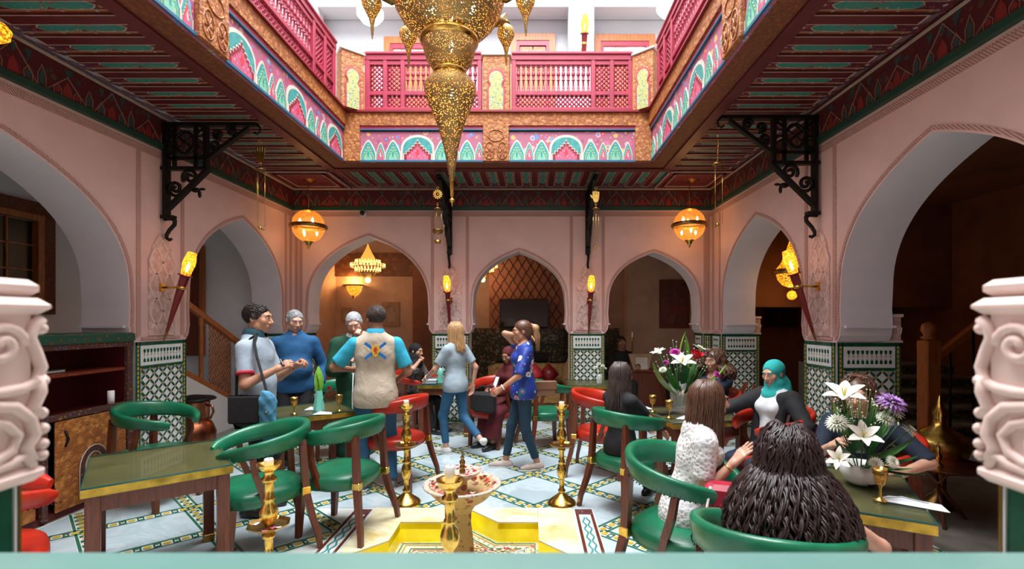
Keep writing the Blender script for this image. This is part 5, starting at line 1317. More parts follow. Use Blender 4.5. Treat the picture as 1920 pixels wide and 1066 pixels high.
CURL = {'relax': (.35, .45, .3), 'grip': (.75, 1.0, .6), 'flat': (.03, .05, .05), 'fist': (1.2, 1.4, .9)}
def frame(y, z):                                             # matrix whose y axis is y and z axis near z
    y = np.asarray(y, float); y = y/np.linalg.norm(y); z = np.asarray(z, float); z = z - y*(z @ y)
    if np.linalg.norm(z) < 1e-4: z = np.array([0, 0, 1.]) - y*y[2]
    z = z/np.linalg.norm(z); x = np.cross(y, z); return np.stack([x, y, z], 1)
def ik(a, c, l1, l2, hint):
    a, c = np.asarray(a, float), np.asarray(c, float); d = c - a; D = np.linalg.norm(d); mx = (l1+l2)*.998
    if D > mx: c = a + d/D*mx; d = c - a; D = mx
    x = (l1*l1 - l2*l2 + D*D)/(2*D); h = math.sqrt(max(0, l1*l1 - x*x)); u = d/D; hv = np.asarray(hint, float); hv = hv - u*(hv @ u); hv /= (np.linalg.norm(hv) + 1e-9)
    return a + u*x + hv*h, c
plain('eye_white', (.75, .72, .68), .3); plain('eye_dark', (.03, .015, .01), .2); plain('brow', (.03, .018, .012), .8); plain('lips', (.42, .13, .11), .5)
def skin(name, c): return plain(name, c, .5, var=.06, vs=14, Subsurface_Weight=.08)
SK = [skin('skin_tan', (.46, .22, .13)), skin('skin_light', (.58, .31, .21)), skin('skin_brown', (.34, .155, .085))]
def cloth(name, c, var=.12, bump=.25, rough=.85):
    t = NT(name); n = t.noise(7, 4); n2 = t.noise(9, 2, dist=1.2)
    t.P(Base_Color=t.ramp(n.outputs[0], [(.3, tuple(k*(1-var*1.5) for k in c)), (.7, tuple(min(1, k*(1+var)) for k in c))]), Roughness=rough); t.bump(n2.outputs[0], bump, .02); return t.mat
def hairmat(name, c):
    t = NT(name); n = t.noise(5, 3, vec=t.co((30, 30, 3))); t.P(Base_Color=t.ramp(n.outputs[0], [(.3, tuple(k*.5 for k in c)), (.7, tuple(min(1, k*1.5) for k in c))]), Roughness=.42); return t.mat
def strands(nm, X, n, L, wave=.01, freq=30, r=.0034, back=(0, 0), spread=.05, seg=16, face=.9, crown=(0, -.02, .118), curl=0.0, flare=0.0, seed=1, front_len=1.0, vol=.4):
    """tubes running from the crown round the skull and down; face = half angle left free at the front"""
    g = random.Random(seed); up = np.array(X)[:3, :3].T @ np.array([0, 0, 1.])
    for i in range(n):
        a = g.uniform(face, 2*PI - face) + PI/2; ca, sa = math.cos(a), math.sin(a); ph = (round(a*14)*2.4 + g.uniform(-.9, .9)) if curl else g.uniform(0, 6.3); lj = L*g.uniform(.86, 1.06); rr = 1 + g.uniform(-.02, .10)
        fa = abs((a - PI/2) - PI)/PI; lj *= 1 - (1-front_len)*fa
        pts = []
        skull = [(crown[0] + .008*ca, crown[1] + .008*sa, crown[2] + .014), (.052*ca, -.020 + .064*sa, .116*rr), (.081*ca*rr, -.020 + .101*sa*rr, .074), (.092*ca*rr, -.020 + .112*sa*rr, .022), (.091*ca*rr, -.022 + .106*sa*rr, -.035)]
        for k, p in enumerate(skull): pts.append(np.array(p)*(1 + (curl and 1)*((0, .08, .17, .27, .40)[k]*vol + (.05*g.random() if k else 0))) + np.array([g.uniform(-1, 1), g.uniform(-1, 1), g.uniform(-1, 1)])*(wave*.9 if curl and k else .002))
        if curl:
            sm = [pts[0]]
            for k in range(len(pts)-1):
                for j in (1, 2, 3): f = j/3; sm.append(pts[k]*(1-f) + pts[k+1]*f + (np.array([math.sin(ph + (k*3 + j)*1.15)*sa, -math.sin(ph + (k*3 + j)*1.15)*ca, math.cos(ph + (k*3 + j)*1.15)*.5])*wave*.75 if k else 0))
            pts = sm
        p = np.array(skull[-1])*(1.025 + .40*vol if curl else 1); tot = max(.02, lj - .12); q = max(3, int(seg*tot/.4) + 3)
        for k in range(1, q+1):
            f = k/q; d = np.array([ca*(spread*f**(.6 if curl else 1) + flare*math.sin(f*PI)) + back[0]*f, sa*(spread*f**(.6 if curl else 1) + flare*math.sin(f*PI)) + back[1]*f, -tot*f])
            w_ = np.array([math.sin(ph + freq*tot*f), math.cos(ph*1.7 + freq*tot*f*(1 if curl else .8)), 0])*wave*(.4 + .6*f) + (np.array([0, 0, math.sin(ph + freq*tot*f)*wave*.5]) if curl else 0)
            pts.append(p + d + w_)
        R_ = [r*.6] + [r]*(len(pts)-2) + [r*.25]
        b = MB().tube(pts, R_, 4); nm.mb(b, 0, X)
def person(label, loc, face, h=1.75, fem=False, sit=False, lean=0.0, side=0.0, twist=0.0, rh=None, lh=None, reh=(.5, -.6, -.5), leh=(-.5, -.6, -.5), rhand='relax', lhand='relax', rn=None, ln=None,
           rf=None, lf=None, head=(0, 0, 0), sk=0, top=None, sleeve='short', hem=.0, bottom=None, shoe=None, hair=None, hairfn=None, robe=None, bulk=1.0, belly=0.0, extra=None, neck_open=.0, toes=(0, 0), bare_ankle=False, seat=.51):
    """local frame: facing +y, right +x, up z; all lengths for a 1.75 m body then scaled"""
    k = h/1.75; o = thing('person', label, 'person', loc, math.atan2(-face[0], face[1]), None); o.scale = (k, k, k)
    sw = .165 if fem else .188; hw = .085
    pel = V3(0, 0, .95); 
    if sit: pel = V3(0, -.06, seat/k + .085)
    sp = V3(math.sin(side), math.sin(lean)*math.cos(side), math.cos(lean)*math.cos(side)); rt = V3(math.cos(twist)*math.cos(side), math.sin(twist), -math.sin(side)); fw = np.cross(sp, rt)*1.0
    Rm = frame(fw, sp)                                                  # columns: right, forward, up
    at = lambda p, u, f, r=0: p + sp*u + Rm[:, 1]*f + Rm[:, 0]*r
    waist, chest, neck = at(pel, .13, 0), at(pel, .33, .005), at(pel, .545, -.01); shc = at(pel, .465, -.005)
    SH = {1: shc + Rm[:, 0]*sw - sp*.032, -1: shc - Rm[:, 0]*sw - sp*.032}; hc = at(neck, .125, .03)
    yaw, pit, rol = head; HX = T(*hc) @ RZ(-yaw + twist) @ RX(pit) @ RY(rol)
    HIP = {1: pel + V3(hw, 0, -.03), -1: pel + V3(-hw, 0, -.03)}
    WR = {}; EL = {}; HD = {}
    for s_, tgt, hint in ((1, rh, reh), (-1, lh, leh)):
        t_ = V3(*tgt) if tgt is not None else SH[s_] + V3(s_*.06, .03, -.54)
        EL[s_], WR[s_] = ik(SH[s_], t_, .295, .255, hint)
    FT = {}; KN = {}
    for s_, tgt in ((1, rf), (-1, lf)):
        t_ = V3(*tgt) if tgt is not None else (V3(s_*.10, .42, .09) if sit else V3(s_*.10, 0, .085))
        KN[s_], FT[s_] = ik(HIP[s_], t_, .435, .425, (s_*.12, 1, .25 if sit else 0))
    b = bulk
    def torso(of, full=True):
        w_ = (.150 if fem else .168)*b
        L = [ell(at(pel, .0, -.005), (w_*(1.06 if fem else .98) + of, .115*b + of, .13 + of), .05, Rm), ell(at(waist, 0, .012 + belly*.5), (w_*(.84 if fem else .96) + of, (.100 + belly)*b + of, .15 + of), .06, Rm),
             ell(at(chest, 0, 0), (w_*1.02 + of, .112*b + of, .19 + of), .06, Rm), cap(at(neck, -.055, -.005), SH[1] - Rm[:, 0]*.035, .060 + of, .050 + of, .06), cap(at(neck, -.055, -.005), SH[-1] + Rm[:, 0]*.035, .060 + of, .050 + of, .06), cap(at(neck, -.06, 0), at(neck, .0, 0), .075 + of*.5, .058 + of*.5, .05)]
        if fem: L += [ell(at(chest, .02, .085, s_*.065), (.055 + of, .05 + of, .055 + of), .04, Rm) for s_ in (-1, 1)]
        return L
    # body: one continuous mesh (trunk, limbs, head and hands)
    B = torso(-.006)
    for s_ in (1, -1):
        fa = .9 if fem else 1.0
        B += [cap(SH[s_], EL[s_], .050*fa*b, .040*fa, .04), cap(EL[s_], WR[s_], .041*fa, .027*fa, .02), cap(HIP[s_], KN[s_], .082*b, .054, .05), cap(KN[s_], FT[s_], .054, .036, .03)]
    m = NM(); V, F = sdf_mesh(B, .015); m.add(V, F, 0)
    hm = head_mesh(fem)
    off = 0
    for Vv in hm.V: pass
    HV = np.concatenate(hm.V); A = np.array(HX); m.V.append(HV @ A[:3, :3].T + A[:3, 3]); m.F += [tuple(i + m.n for i in f) for f in hm.F]; m.M += hm.M; m.n += len(HV)
    for s_, kind, nrm in ((1, rhand, rn), (-1, lhand, ln)):
        d = WR[s_] - EL[s_]; d = d/np.linalg.norm(d); zz = np.array(nrm, float) if nrm is not None else np.array([s_*.9, .1, .35])
        th = .9 if kind in ('grip', 'fist') else 0.0
        V, F = hand_mesh(CURL[kind], s_, .6 if kind == 'flat' else .2, th); sc = .92 if fem else 1.0
        Fr = frame(d, zz); HD[s_] = np.eye(4); HD[s_][:3, :3] = Fr*sc; HD[s_][:3, 3] = WR[s_]; m.add(V, F, 0, HD[s_])
    m.obj('body', [SK[sk], M_['eye_white'], M_['eye_dark'], hair if hair else M_['brow'], M_['lips']], o)
    seed = len(label)
    if top is not None:
        P = torso(.012); 
        cut = []
        hz = pel + sp*(-.10 - hem)
        P.append(cap(at(pel, .05, 0), at(pel, -.10 - hem, 0), .10*b, .10*b, .09)) if hem > -.02 else None
        P.append(ell(at(pel, -.05 - hem*.6, 0), ((.178 if fem else .192)*b, .145*b, .14 + hem*.5), .06, Rm))
        for s_ in (1, -1):
            if sleeve == 'short': e = SH[s_] + (EL[s_]-SH[s_])*.72; P.append(cap(SH[s_], e, .066*b, .062*b, .035, (0, 1)))
            elif sleeve == 'half': P.append(cap(SH[s_], EL[s_], .066*b, .060*b, .035, (0, 1)))
            elif sleeve == 'long': P += [cap(SH[s_], EL[s_], .066*b, .055*b, .035), cap(EL[s_], EL[s_] + (WR[s_]-EL[s_])*.93, .055*b, .042*b, .02, (0, 1))]
        nk = at(neck, -.012 - neck_open, 0); V, F = sdf_mesh(P, .0125, .0022, seed, [(sp*1.0 + Rm[:, 1]*(.35 + neck_open*4), (sp + Rm[:, 1]*(.35 + neck_open*4)) @ nk + .01), (-sp, -(sp @ hz))])
        t_ = NM(); t_.add(V, F); t_.obj('top', top, o)
    if bottom is not None:
        P = [ell(pel + V3(0, -.005, 0), ((.168 if fem else .172)*b, .125*b, .13), .05), ]
        for s_ in (1, -1):
            e = KN[s_] + (FT[s_]-KN[s_])*(.86 if bare_ankle else .99); fa = .92 if fem else 1.05
            P += [cap(HIP[s_], KN[s_], .096*b*fa, .066*fa, .04), cap(KN[s_], e, .066*fa, (.047 if fem else .060), .03, (0, 1))]
        V, F = sdf_mesh(P, .0135, .002, seed + 3, [(V3(0, 0, 1), pel[2] + .10)]); t_ = NM(); t_.add(V, F); t_.obj('trousers', bottom, o)
    if robe is not None:
        P = torso(.02)
        for s_ in (1, -1): P += [cap(SH[s_], EL[s_], .078, .078, .04), cap(EL[s_], EL[s_] + (WR[s_]-EL[s_])*.85, .078, .082, .03, (0, 1))]
        if sit: P += [cap(HIP[s_], KN[s_], .11, .09, .08) for s_ in (1, -1)] + [cap(KN[s_], FT[s_] + V3(0, 0, .06), .10, .12, .08, (0, 1)) for s_ in (1, -1)]
        else: P += [cap(pel, V3(pel[0], pel[1], .12), .17, .24, .08, (0, 1))]
        V, F = sdf_mesh(P, .014, .003, seed, [(sp + Rm[:, 1]*.3, (sp + Rm[:, 1]*.3) @ at(neck, -.015, 0) + .01)]); t_ = NM(); t_.add(V, F); t_.obj('robe', robe, o)
    if shoe is not None:
        for s_ in (1, -1):
            f = FT[s_]; sh = KN[s_] - f; pt = toes[0 if s_ > 0 else 1]; c, s2 = math.cos(pt), math.sin(pt); q = lambda y, z, x=0: f + V3(x + s_*.03*(y/.2), y*c + z*s2, z*c - y*s2)
            P = [cap(q(-.045, -.045), q(.12, -.05), .040, .038, .03), cap(q(.12, -.05), q(.175, -.055), .040, .030, .02), cap(q(0, -.04), f + V3(0, 0, .0), .042, .043, .03, (0, 1))]
            V, F = sdf_mesh(P, .009, 0, 0, [(V3(0, s2, -c), V3(0, s2, -c) @ q(0, -.085))]); t_ = NM(); t_.add(V, F, 0)
            so = t_.obj('shoe', shoe[0], o)
            if len(shoe) > 1:
                V, F = sdf_mesh([cap(q(-.05, -.078), q(.13, -.078), .043, .042, .02), cap(q(.13, -.078), q(.178, -.078), .042, .032, .02)], .009, 0, 0, [(V3(0, -s2, c), V3(0, -s2, c) @ q(0, -.066)), (V3(0, s2, -c), V3(0, s2, -c) @ q(0, -.088))]); t_ = NM(); t_.add(V, F); t_.obj('sole', shoe[1], so)
    if hairfn:
        t_ = NM(); hairfn(t_, HX); t_.obj('hair', hair, o)
    if extra: extra(o, dict(H=HX, SH=SH, EL=EL, WR=WR, HD=HD, pel=pel, at=at, neck=neck, chest=chest, waist=waist, Rm=Rm, HIP=HIP, KN=KN, FT=FT, sp=sp))
    return o
def short_hair(t_, X, thin=.007, top=.0):
    g = random.Random(5); n_ = 0
    while n_ < 950:
        d = np.array([g.gauss(0, 1), g.gauss(0, 1), g.gauss(0, 1)]); d /= np.linalg.norm(d); e = np.array([.077 + thin, .097 + thin, .084 + thin]); p = np.array([0, -.020, .036]) + d*e
        if .70*p[1] - .714*p[2] > (.004 if abs(p[0]) < .055 else .022 if p[1] > -.03 else .012) or p[1]*.98 + p[2]*.2 > .088: continue
        n_ += 1; nn = d/e; nn /= np.linalg.norm(nn); fl_ = np.array([g.uniform(-.5, .5), -.75, -.55 if p[1] < 0 else -.1]); fl_ -= nn*(fl_ @ nn); fl_ /= np.linalg.norm(fl_); L = g.uniform(.018, .034)
        t_.mb(MB().tube([p - nn*.003, p + fl_*L*.5 + nn*.0022, p + fl_*L + nn*g.uniform(-.004, .001)], [.0026, .0030, .0008], 4), 0, X)
    V, F = sdf_mesh([ell((0, -.020, .036 + top*.3), (.077 + thin, .097 + thin, .084 + thin + top), .02), cap((-.078, -.01, .02), (-.078, .0, .0), .014, k=.02), cap((.078, -.01, .02), (.078, .0, .0), .014, k=.02)], .0065, .0016, 2,
        [(V3(0, .74, -.67), .012), (V3(0, .98, .2), .086)]); t_.add(V, F, 0, X)
def cap_hair(t_, X, thin=.013):
    V, F = sdf_mesh([ell((0, -.022, .034), (.078 + thin, .100 + thin, .088 + thin), .02), ell((0, -.06, -.03), (.075, .06, .08), .03)], .0065, .0012, 2, [(V3(0, .80, -.60), .022), (V3(0, .98, .2), .088)]); t_.add(V, F, 0, X)
# ------------------------------------------------------------------ the people
def flat_strap(o, pts, w_, mat, name='strap'): return obj(name, MB().tube(pts, 1, sq=(w_, .006)), mat, o)
c_polo, c_teal, c_black, c_jean, c_jeand = cloth('polo_grey', (.30, .36, .42)), cloth('collar_teal', (.01, .055, .075)), cloth('cloth_black', (.010, .010, .012)), cloth('denim', (.020, .10, .20)), cloth('denim_dark', (.008, .035, .065))
c_blue, c_green, c_cream, c_turq = cloth('sweater_blue', (.010, .085, .22)), cloth('robe_green', (.004, .060, .028)), cloth('vest_cream', (.56, .47, .36), bump=.5), cloth('shirt_turquoise', (.03, .40, .58))
c_wine, c_white, c_navy, c_grey = cloth('robe_wine', (.085, .004, .008)), cloth('blouse_white', (.66, .68, .70)), cloth('cloth_navy', (.008, .016, .035)), cloth('tee_grey', (.32, .40, .46))
c_hij = cloth('scarf_turquoise', (.02, .40, .38)); c_lightblue = cloth('denim_light', (.07, .25, .40), .3, .6); c_redtrim = cloth('trim_red', (.40, .01, .03))
floral('floral_blouse', (.008, .035, .26), [(.01, .05, .34), (.66, .62, .60), (.02, .16, .40), (.60, .30, .12), (.03, .20, .10), (.60, .20, .24), (.008, .03, .22), (.70, .68, .66), (.01, .05, .30)], 10, .5)
t = NT('lace'); v = t.vor(46); t.P(Base_Color=t.ramp(v.outputs['Distance'], [(.2, (.50, .38, .34)), (.42, (.74, .74, .74))]), Roughness=.9).bump(v.outputs['Distance'], .5, .01)
t = NT('print_dark'); v = t.vor(30); t.P(Base_Color=t.ramp(v.outputs['Distance'], [(.25, (.02, .02, .025)), (.5, (.13, .12, .11))]), Roughness=.9)
h_dark, h_grey, h_blond, h_brown, h_black, h_ash, h_silver = hairmat('hair_dark', (.020, .012, .010)), hairmat('hair_grey', (.36, .37, .38)), hairmat('hair_blond', (.42, .24, .11)), hairmat('hair_brown', (.10, .042, .022)), hairmat('hair_black', (.022, .008, .008)), hairmat('hair_ash', (.055, .035, .03)), hairmat('hair_silver', (.46, .48, .50))
sole_w = plain('sole_white', (.6, .6, .58), .6); sh_black, sh_white, sh_grey, sh_beige = plain('shoe_black', (.012, .012, .012), .4), plain('shoe_white', (.62, .62, .60), .6), plain('shoe_grey', (.12, .14, .17), .7), plain('shoe_beige', (.50, .40, .36), .6)
phone_m = plain('phone_black', (.012, .012, .014), .15)
def phone(o, J, s_, push=.07, label='phone'):
    X = Matrix(J['HD'][s_].tolist()); return obj('phone', MB().bbox(-.036, .036, -.005, .005, -.075, .075, .004, M=X @ T(-.02*s_, push, -.035) @ RX(R(20))), phone_m, o)
def collar(o, J, mat, r=.070, hgt=.055):
    X = Matrix(frame(J['Rm'][:, 1], J['sp']).tolist()).to_4x4(); X.translation = Vector(J['at'](J['neck'], -.025, -.0))
    obj('collar', MB().lathe([(r + .022, -.012), (r + .014, hgt*.6), (r - .004, hgt), (r - .012, hgt*.9), (r, 0)], 20, M=X, a0=R(105), a1=R(435)), mat, o)
# man in grey polo with messenger bag
def ex(o, J):
    collar(o, J, c_teal, .074, .075)
    e = J['SH'][1] + (J['EL'][1]-J['SH'][1])*.70; d = (J['EL'][1]-J['SH'][1]); d /= np.linalg.norm(d)
    obj('cuff', MB().tube([Vector(e - d*.012), Vector(e + d*.012)], .067, 16), c_redtrim, o); phone(o, J, 1)
person('man in grey polo shirt with teal collar and shoulder bag, looking at his phone', (-2.42, 4.20, 0), (1, .12), 1.83, rh=(.19, .25, 1.22), lh=(-.10, .30, 1.22), reh=(.4, -.4, -1), leh=(-.4, -.4, -1), rhand='grip', lhand='grip', rn=(.9, 0, .5), ln=(-.6, 0, .8), sk=0, top=c_polo, hem=.10, bottom=c_black, shoe=(sh_black,),
    hair=h_dark, hairfn=short_hair, head=(.05, -.08, 0), extra=ex, belly=.02)
bag = thing('messenger_bag', 'black messenger bag hanging at the hip of the man in grey', 'bag', (-2.28, 3.92, .80), R(4))
obj('bag_body', MB().bbox(-.17, .15, -.06, .06, 0, .27, .05), c_black, bag); obj('flap', MB().bbox(-.165, .145, -.075, -.045, .05, .275, .012), c_black, bag)
flat_strap(bag, [(-.13, 0, .25), (-.13, .0, .45), (-.12, .06, .62), (-.09, .14, .72), (-.07, .22, .755)], .035, c_black); flat_strap(bag, [(.12, 0, .25), (.08, -.0, .40), (.02, .02, .58), (-.04, .10, .70), (-.07, .20, .755)], .035, c_black)
jk = thing('denim_jacket', 'blue denim jacket tucked over the black messenger bag', 'jacket', (-2.13, 3.85, .79), R(-6))
V, F = sdf_mesh([cap((-.05, 0, .26), (.08, 0, .22), .05, .05, .04), cap((.0, -.02, .26), (.02, -.03, -.06), .07, .05, .04), cap((.08, -.01, .24), (.10, -.02, -.02), .05, .04, .04), cap((-.04, -.02, .2), (-.02, -.03, .0), .05, .04, .04)], .009, .014, 4)
t_ = NM(); t_.add(V*np.array([.62, .5, 1]), F); t_.obj('folded_denim', c_lightblue, jk); obj('button', MB().ball((.03, -.050, .16), .008, 8, 5), M_['brass_dark'], jk)
# man in blue sweater
def ex(o, J): collar(o, J, c_turq2, .070, .05)
c_turq2 = cloth('collar_blue', (.02, .14, .34))
person('grey-haired man in bright blue sweater, looking down beside the table', (-2.78, 5.62, 0), (.42, -.91), 1.80, rh=(.30, .05, .93), lh=(-.27, .08, .90), sk=1, top=c_blue, sleeve='long', hem=.03, bottom=c_black, shoe=(sh_black,), hair=h_grey, hairfn=short_hair,
    head=(-.35, -.22, 0), belly=.06, bulk=1.08, extra=ex)
# man in green robe on the telephone
def ex(o, J):
    phone(o, J, -1, .05)
    obj('white_placket', MB().tube([Vector(J['at'](J['neck'], -.05, .085)), Vector(J['at'](J['chest'], .02, .150)), Vector(J['at'](J['waist'], -.02, .150))], 1, sq=(.05, .012), up=(0, 1, 0)), c_white, o); collar(o, J, c_white, .072, .04)
    obj('white_cord', MB().tube([(.01, .17, 1.05), (.02, .20, .80), (.02, .22, .45)], .008, 6), c_white, o)
person('grey-haired man in dark green robe, head bent over a phone', (-2.10, 5.66, 0), (.35, -.94), 1.78, rh=(.08, .28, 1.20), lh=(-.10, .22, 1.50), lhand='grip', rhand='grip', ln=(-.6, .5, 0), sk=1, robe=c_green, shoe=(sh_black,), hair=h_silver, hairfn=short_hair, head=(.10, -.42, .12), extra=ex, lean=.10)
# man in cream vest, back to us
def ex(o, J):
    collar(o, J, c_turq, .072, .06)
    for s_ in (1, -1): 
        e0 = J['SH'][s_]; e = e0 + (J['EL'][s_]-e0)*.80; V, F = sdf_mesh([cap(e0, e, .068, .070, .03, (0, 1))], .012, .002); t_ = NM(); t_.add(V, F); t_.obj('sleeve', c_turq, o)
    X = Matrix(frame(J['Rm'][:, 1], J['sp']).tolist()).to_4x4(); X.translation = Vector(J['at'](J['chest'], .045, -.144))
    em = MB()
    for a in (R(38), R(142)): em.box(-.118, .118, -.003, .0, -.013, .013, M=RY(a))
    e1 = obj('blue_saltire', em, c_salt, o, M=X)
    shd = [(-.036, -.012, .05), (.036, -.012, .05), (.036, -.012, -.005), (.022, -.012, -.04), (0, -.012, -.058), (-.022, -.012, -.04), (-.036, -.012, -.005)]
    obj('gold_shield', MB().prism(shd, (0, .010, 0)), c_gold, o, M=X)
    ln_ = [(-.016, -.014, -.028), (-.006, -.014, -.022), (-.004, -.014, -.008), (-.018, -.014, -.004), (-.020, -.014, .004), (-.008, -.014, .006), (-.016, -.014, .02), (-.006, -.014, .026), (.0, -.014, .036), (.012, -.014, .034), (.010, -.014, .022), (.006, -.014, .012), (.020, -.014, .018), (.022, -.014, .010), (.010, -.014, .002), (.012, -.014, -.010), (.020, -.014, -.026), (.010, -.014, -.028), (.003, -.014, -.012), (-.004, -.014, -.030)]
    obj('red_lion', MB().prism(ln_, (0, .002, 0)), c_lion, o, M=X)
c_salt = cloth('embroidery_blue', (.01, .16, .52), bump=.1); c_gold = cloth('embroidery_gold', (.70, .42, .03), bump=.1); c_lion = cloth('embroidery_red', (.50, .03, .01), bump=.1)
person('man in cream vest with a blue cross and shield on the back, seen from behind', (-1.56, 4.78, 0), (-.30, .95), 1.83, rh=(.22, .22, 1.02), lh=(-.22, .26, 1.12), leh=(-.9, -.7, -.2), lhand='grip', sk=2, top=c_cream, sleeve='none', hem=.06, bottom=c_jean, shoe=(sh_grey, sole_w), hair=h_ash, hairfn=short_hair, head=(-.35, -.12, 0), extra=ex, bulk=1.08, rf=(.14, -.02, .085), lf=(-.12, .03, .085))
# veiled woman on the telephone behind
def scarf(t_, X, drape=.16, back=.10):
    V, F = sdf_mesh([ell((0, -.022, .030), (.092, .112, .100), .03), ell((0, .0, -.075), (.080, .085, .070), .04), cap((0, .0, -.10), (0, -.02, -.19), .088, .125, .05), ell((0, .045, -.20), (.105, .095, .07), .06), ell((0, -.08, -.16), (.11, .07, .11), .06)] , .0075, .0018, 3, []); 
    t_.add(V, F, 0, X)
def scarf_open(t_, X):
    V, F = sdf_mesh([ell((0, -.024, .032), (.090, .112, .099), .03), ell((0, .0, -.085), (.078, .075, .060), .04), cap((0, -.01, -.11), (0, -.02, -.19), .086, .120, .05), ell((0, .055, -.20), (.100, .080, .07), .06), ell((0, -.085, -.14), (.10, .07, .11), .06), ell((0, .115, -.012), (.058, .062, .098), .012, sub=True)], .007, .0018, 3); t_.add(V, F, 0, X)
def ex(o, J): phone(o, J, 1, .05)
person('veiled woman in dark patterned clothes, phone at her ear, beside the tiled pillar', (-1.80, 7.33, 0), (.92, -.38), 1.64, True, True, rh=(.12, .20, 1.16), rhand='grip', rn=(.8, .3, .3), lh=(-.12, .36, .82), sk=1, top=MATS['print_dark'], sleeve='long', bottom=c_black, shoe=(sh_black,), hair=c_black, hairfn=scarf_open, head=(0, -.15, 0), extra=ex, lean=.12)
# walking woman in grey tee
def bob(t_, X):
    cap_hair(t_, X, .014); V, F = sdf_mesh([cap((0, -.05, .0), (0, -.075, -.17), .085, .070, .04), cap((-.07, -.02, .02), (-.075, -.02, -.14), .03, .03, .03), cap((.07, -.02, .02), (.075, -.02, -.14), .03, .03, .03)], .008, .002, 2); t_.add(V, F, 0, X)
    strands(t_, X, 260, .36, .006, 14, .0036, spread=.012, face=.95, seed=3)
def sung(o, J, z=.075):
    X = J['H']; obj('sunglasses', MB().tube([tuple(X @ Vector((.045*s_ + .030*math.cos(a*PI/6), .085 - abs(.045*s_)*.4 - .03*0, z + .022*math.sin(a*PI/6)))) for s_ in (1,) for a in range(12)], .004, 5, closed=True).tube([tuple(X @ Vector((-.045 + .030*math.cos(a*PI/6), .067, z + .022*math.sin(a*PI/6)))) for a in range(12)], .004, 5, closed=True), phone_m, o)
def ex(o, J): obj('bracelet', MB().tube([tuple(Matrix(J['HD'][-1].tolist()) @ Vector((.033*math.cos(a*PI/6), -.02, .028*math.sin(a*PI/6)))) for a in range(12)], .006, 5, closed=True), sole_w, o); obj('headband_sunglasses', MB().tube([tuple(J['H'] @ Vector((.088*math.cos(a), -.01 + .02*math.sin(a), .045 + .085*math.sin(a)))) for a in [PI*i/12 for i in range(13)]], .006, 5), phone_m, o)
person('blond woman in grey tee and blue jeans walking left, seen from behind', (-.97, 6.05, 0), (-.82, .57), 1.66, True, lh=(-.20, .34, 1.00), leh=(-.6, -.8, -.2), rh=(.26, -.08, .88), lf=(-.07, .10, .085), rf=(.08, -.38, .22), toes=(.75, 0), sk=1, top=c_grey, hem=.02, bottom=c_jean, shoe=(sh_white, sole_w), hair=h_blond, hairfn=bob, head=(.0, -.05, 0), extra=ex, bare_ankle=True)
# walking woman in floral blouse
def pony(t_, X):
    cap_hair(t_, X, .012); V, F = sdf_mesh([cap((0, -.11, .055), (0, -.165, .02), .030, .042, .03), cap((0, -.165, .02), (0, -.17, -.20), .042, .018, .03)], .008, .003, 2); t_.add(V, F, 1, X)
    g = random.Random(4)
    for i in range(90):
        a = g.uniform(0, 6.3); r = g.uniform(.2, 1)*.034; t_.mb(MB().tube([(r*.5*math.cos(a), -.12 + r*.5*math.sin(a), .06), (r*math.cos(a), -.168 + r*math.sin(a), .03), (r*1.15*math.cos(a), -.178 + r*math.sin(a), -.08), (r*.8*math.cos(a), -.17 + r*.6*math.sin(a), -.2 - g.uniform(0, .06))], [.003, .004, .004, .001], 4), 1, X)
def ex(o, J):
    obj('bracelet', MB().tube([tuple(Matrix(J['HD'][-1].tolist()) @ Vector((.033*math.cos(a*PI/6), -.035, .028*math.sin(a*PI/6)))) for a in range(12)], .008, 5, closed=True), M_['candle_wax'], o)
    me = [c for c in o.children if c.name.startswith('hair')][0].data; me.materials.append(h_blond)
    obj('hair_tie', MB().tube([tuple(J['H'] @ Vector((.026*math.cos(a*PI/5), -.125, .05 + .026*math.sin(a*PI/5)))) for a in range(10)], .010, 6, closed=True), PM[1], o)
person('woman in blue floral blouse walking left with one hand behind her head', (-.10, 5.45, 0), (-.98, -.18), 1.68, True, rh=(.02, -.02, 1.56), reh=(.4, 1, .3), rhand='relax', rn=(0, -1, .2), lh=(-.24, .30, .98), leh=(-.5, -.7, 0), lf=(-.08, -.15, .085), rf=(.08, .20, .085), toes=(0, 0), sk=0, top=M_['floral_blouse'], sleeve='half', hem=.02, bottom=c_jeand, shoe=(sh_beige, sole_w), hair=h_brown, hairfn=pony, head=(.0, -.10, 0), extra=ex, bare_ankle=True, bulk=1.03)
hb = thing('brown_handbag', 'brown handbag on a chain strap behind the woman in floral blouse', 'bag', (.06, 5.62, .80), R(10))
obj('bag_body', MB().bbox(-.05, .22, -.05, .05, 0, .17, .02), plain('bag_brown', (.20, .09, .05), .5), hb); obj('flap', MB().bbox(-.055, .225, -.058, -.03, .07, .175, .01), M_['bag_brown'], hb); obj('strap', MB().tube([(-.02, 0, .16), (-.10, -.03, .40), (-.14, -.05, .60)], .005, 5), M_['brass_dark'], hb)
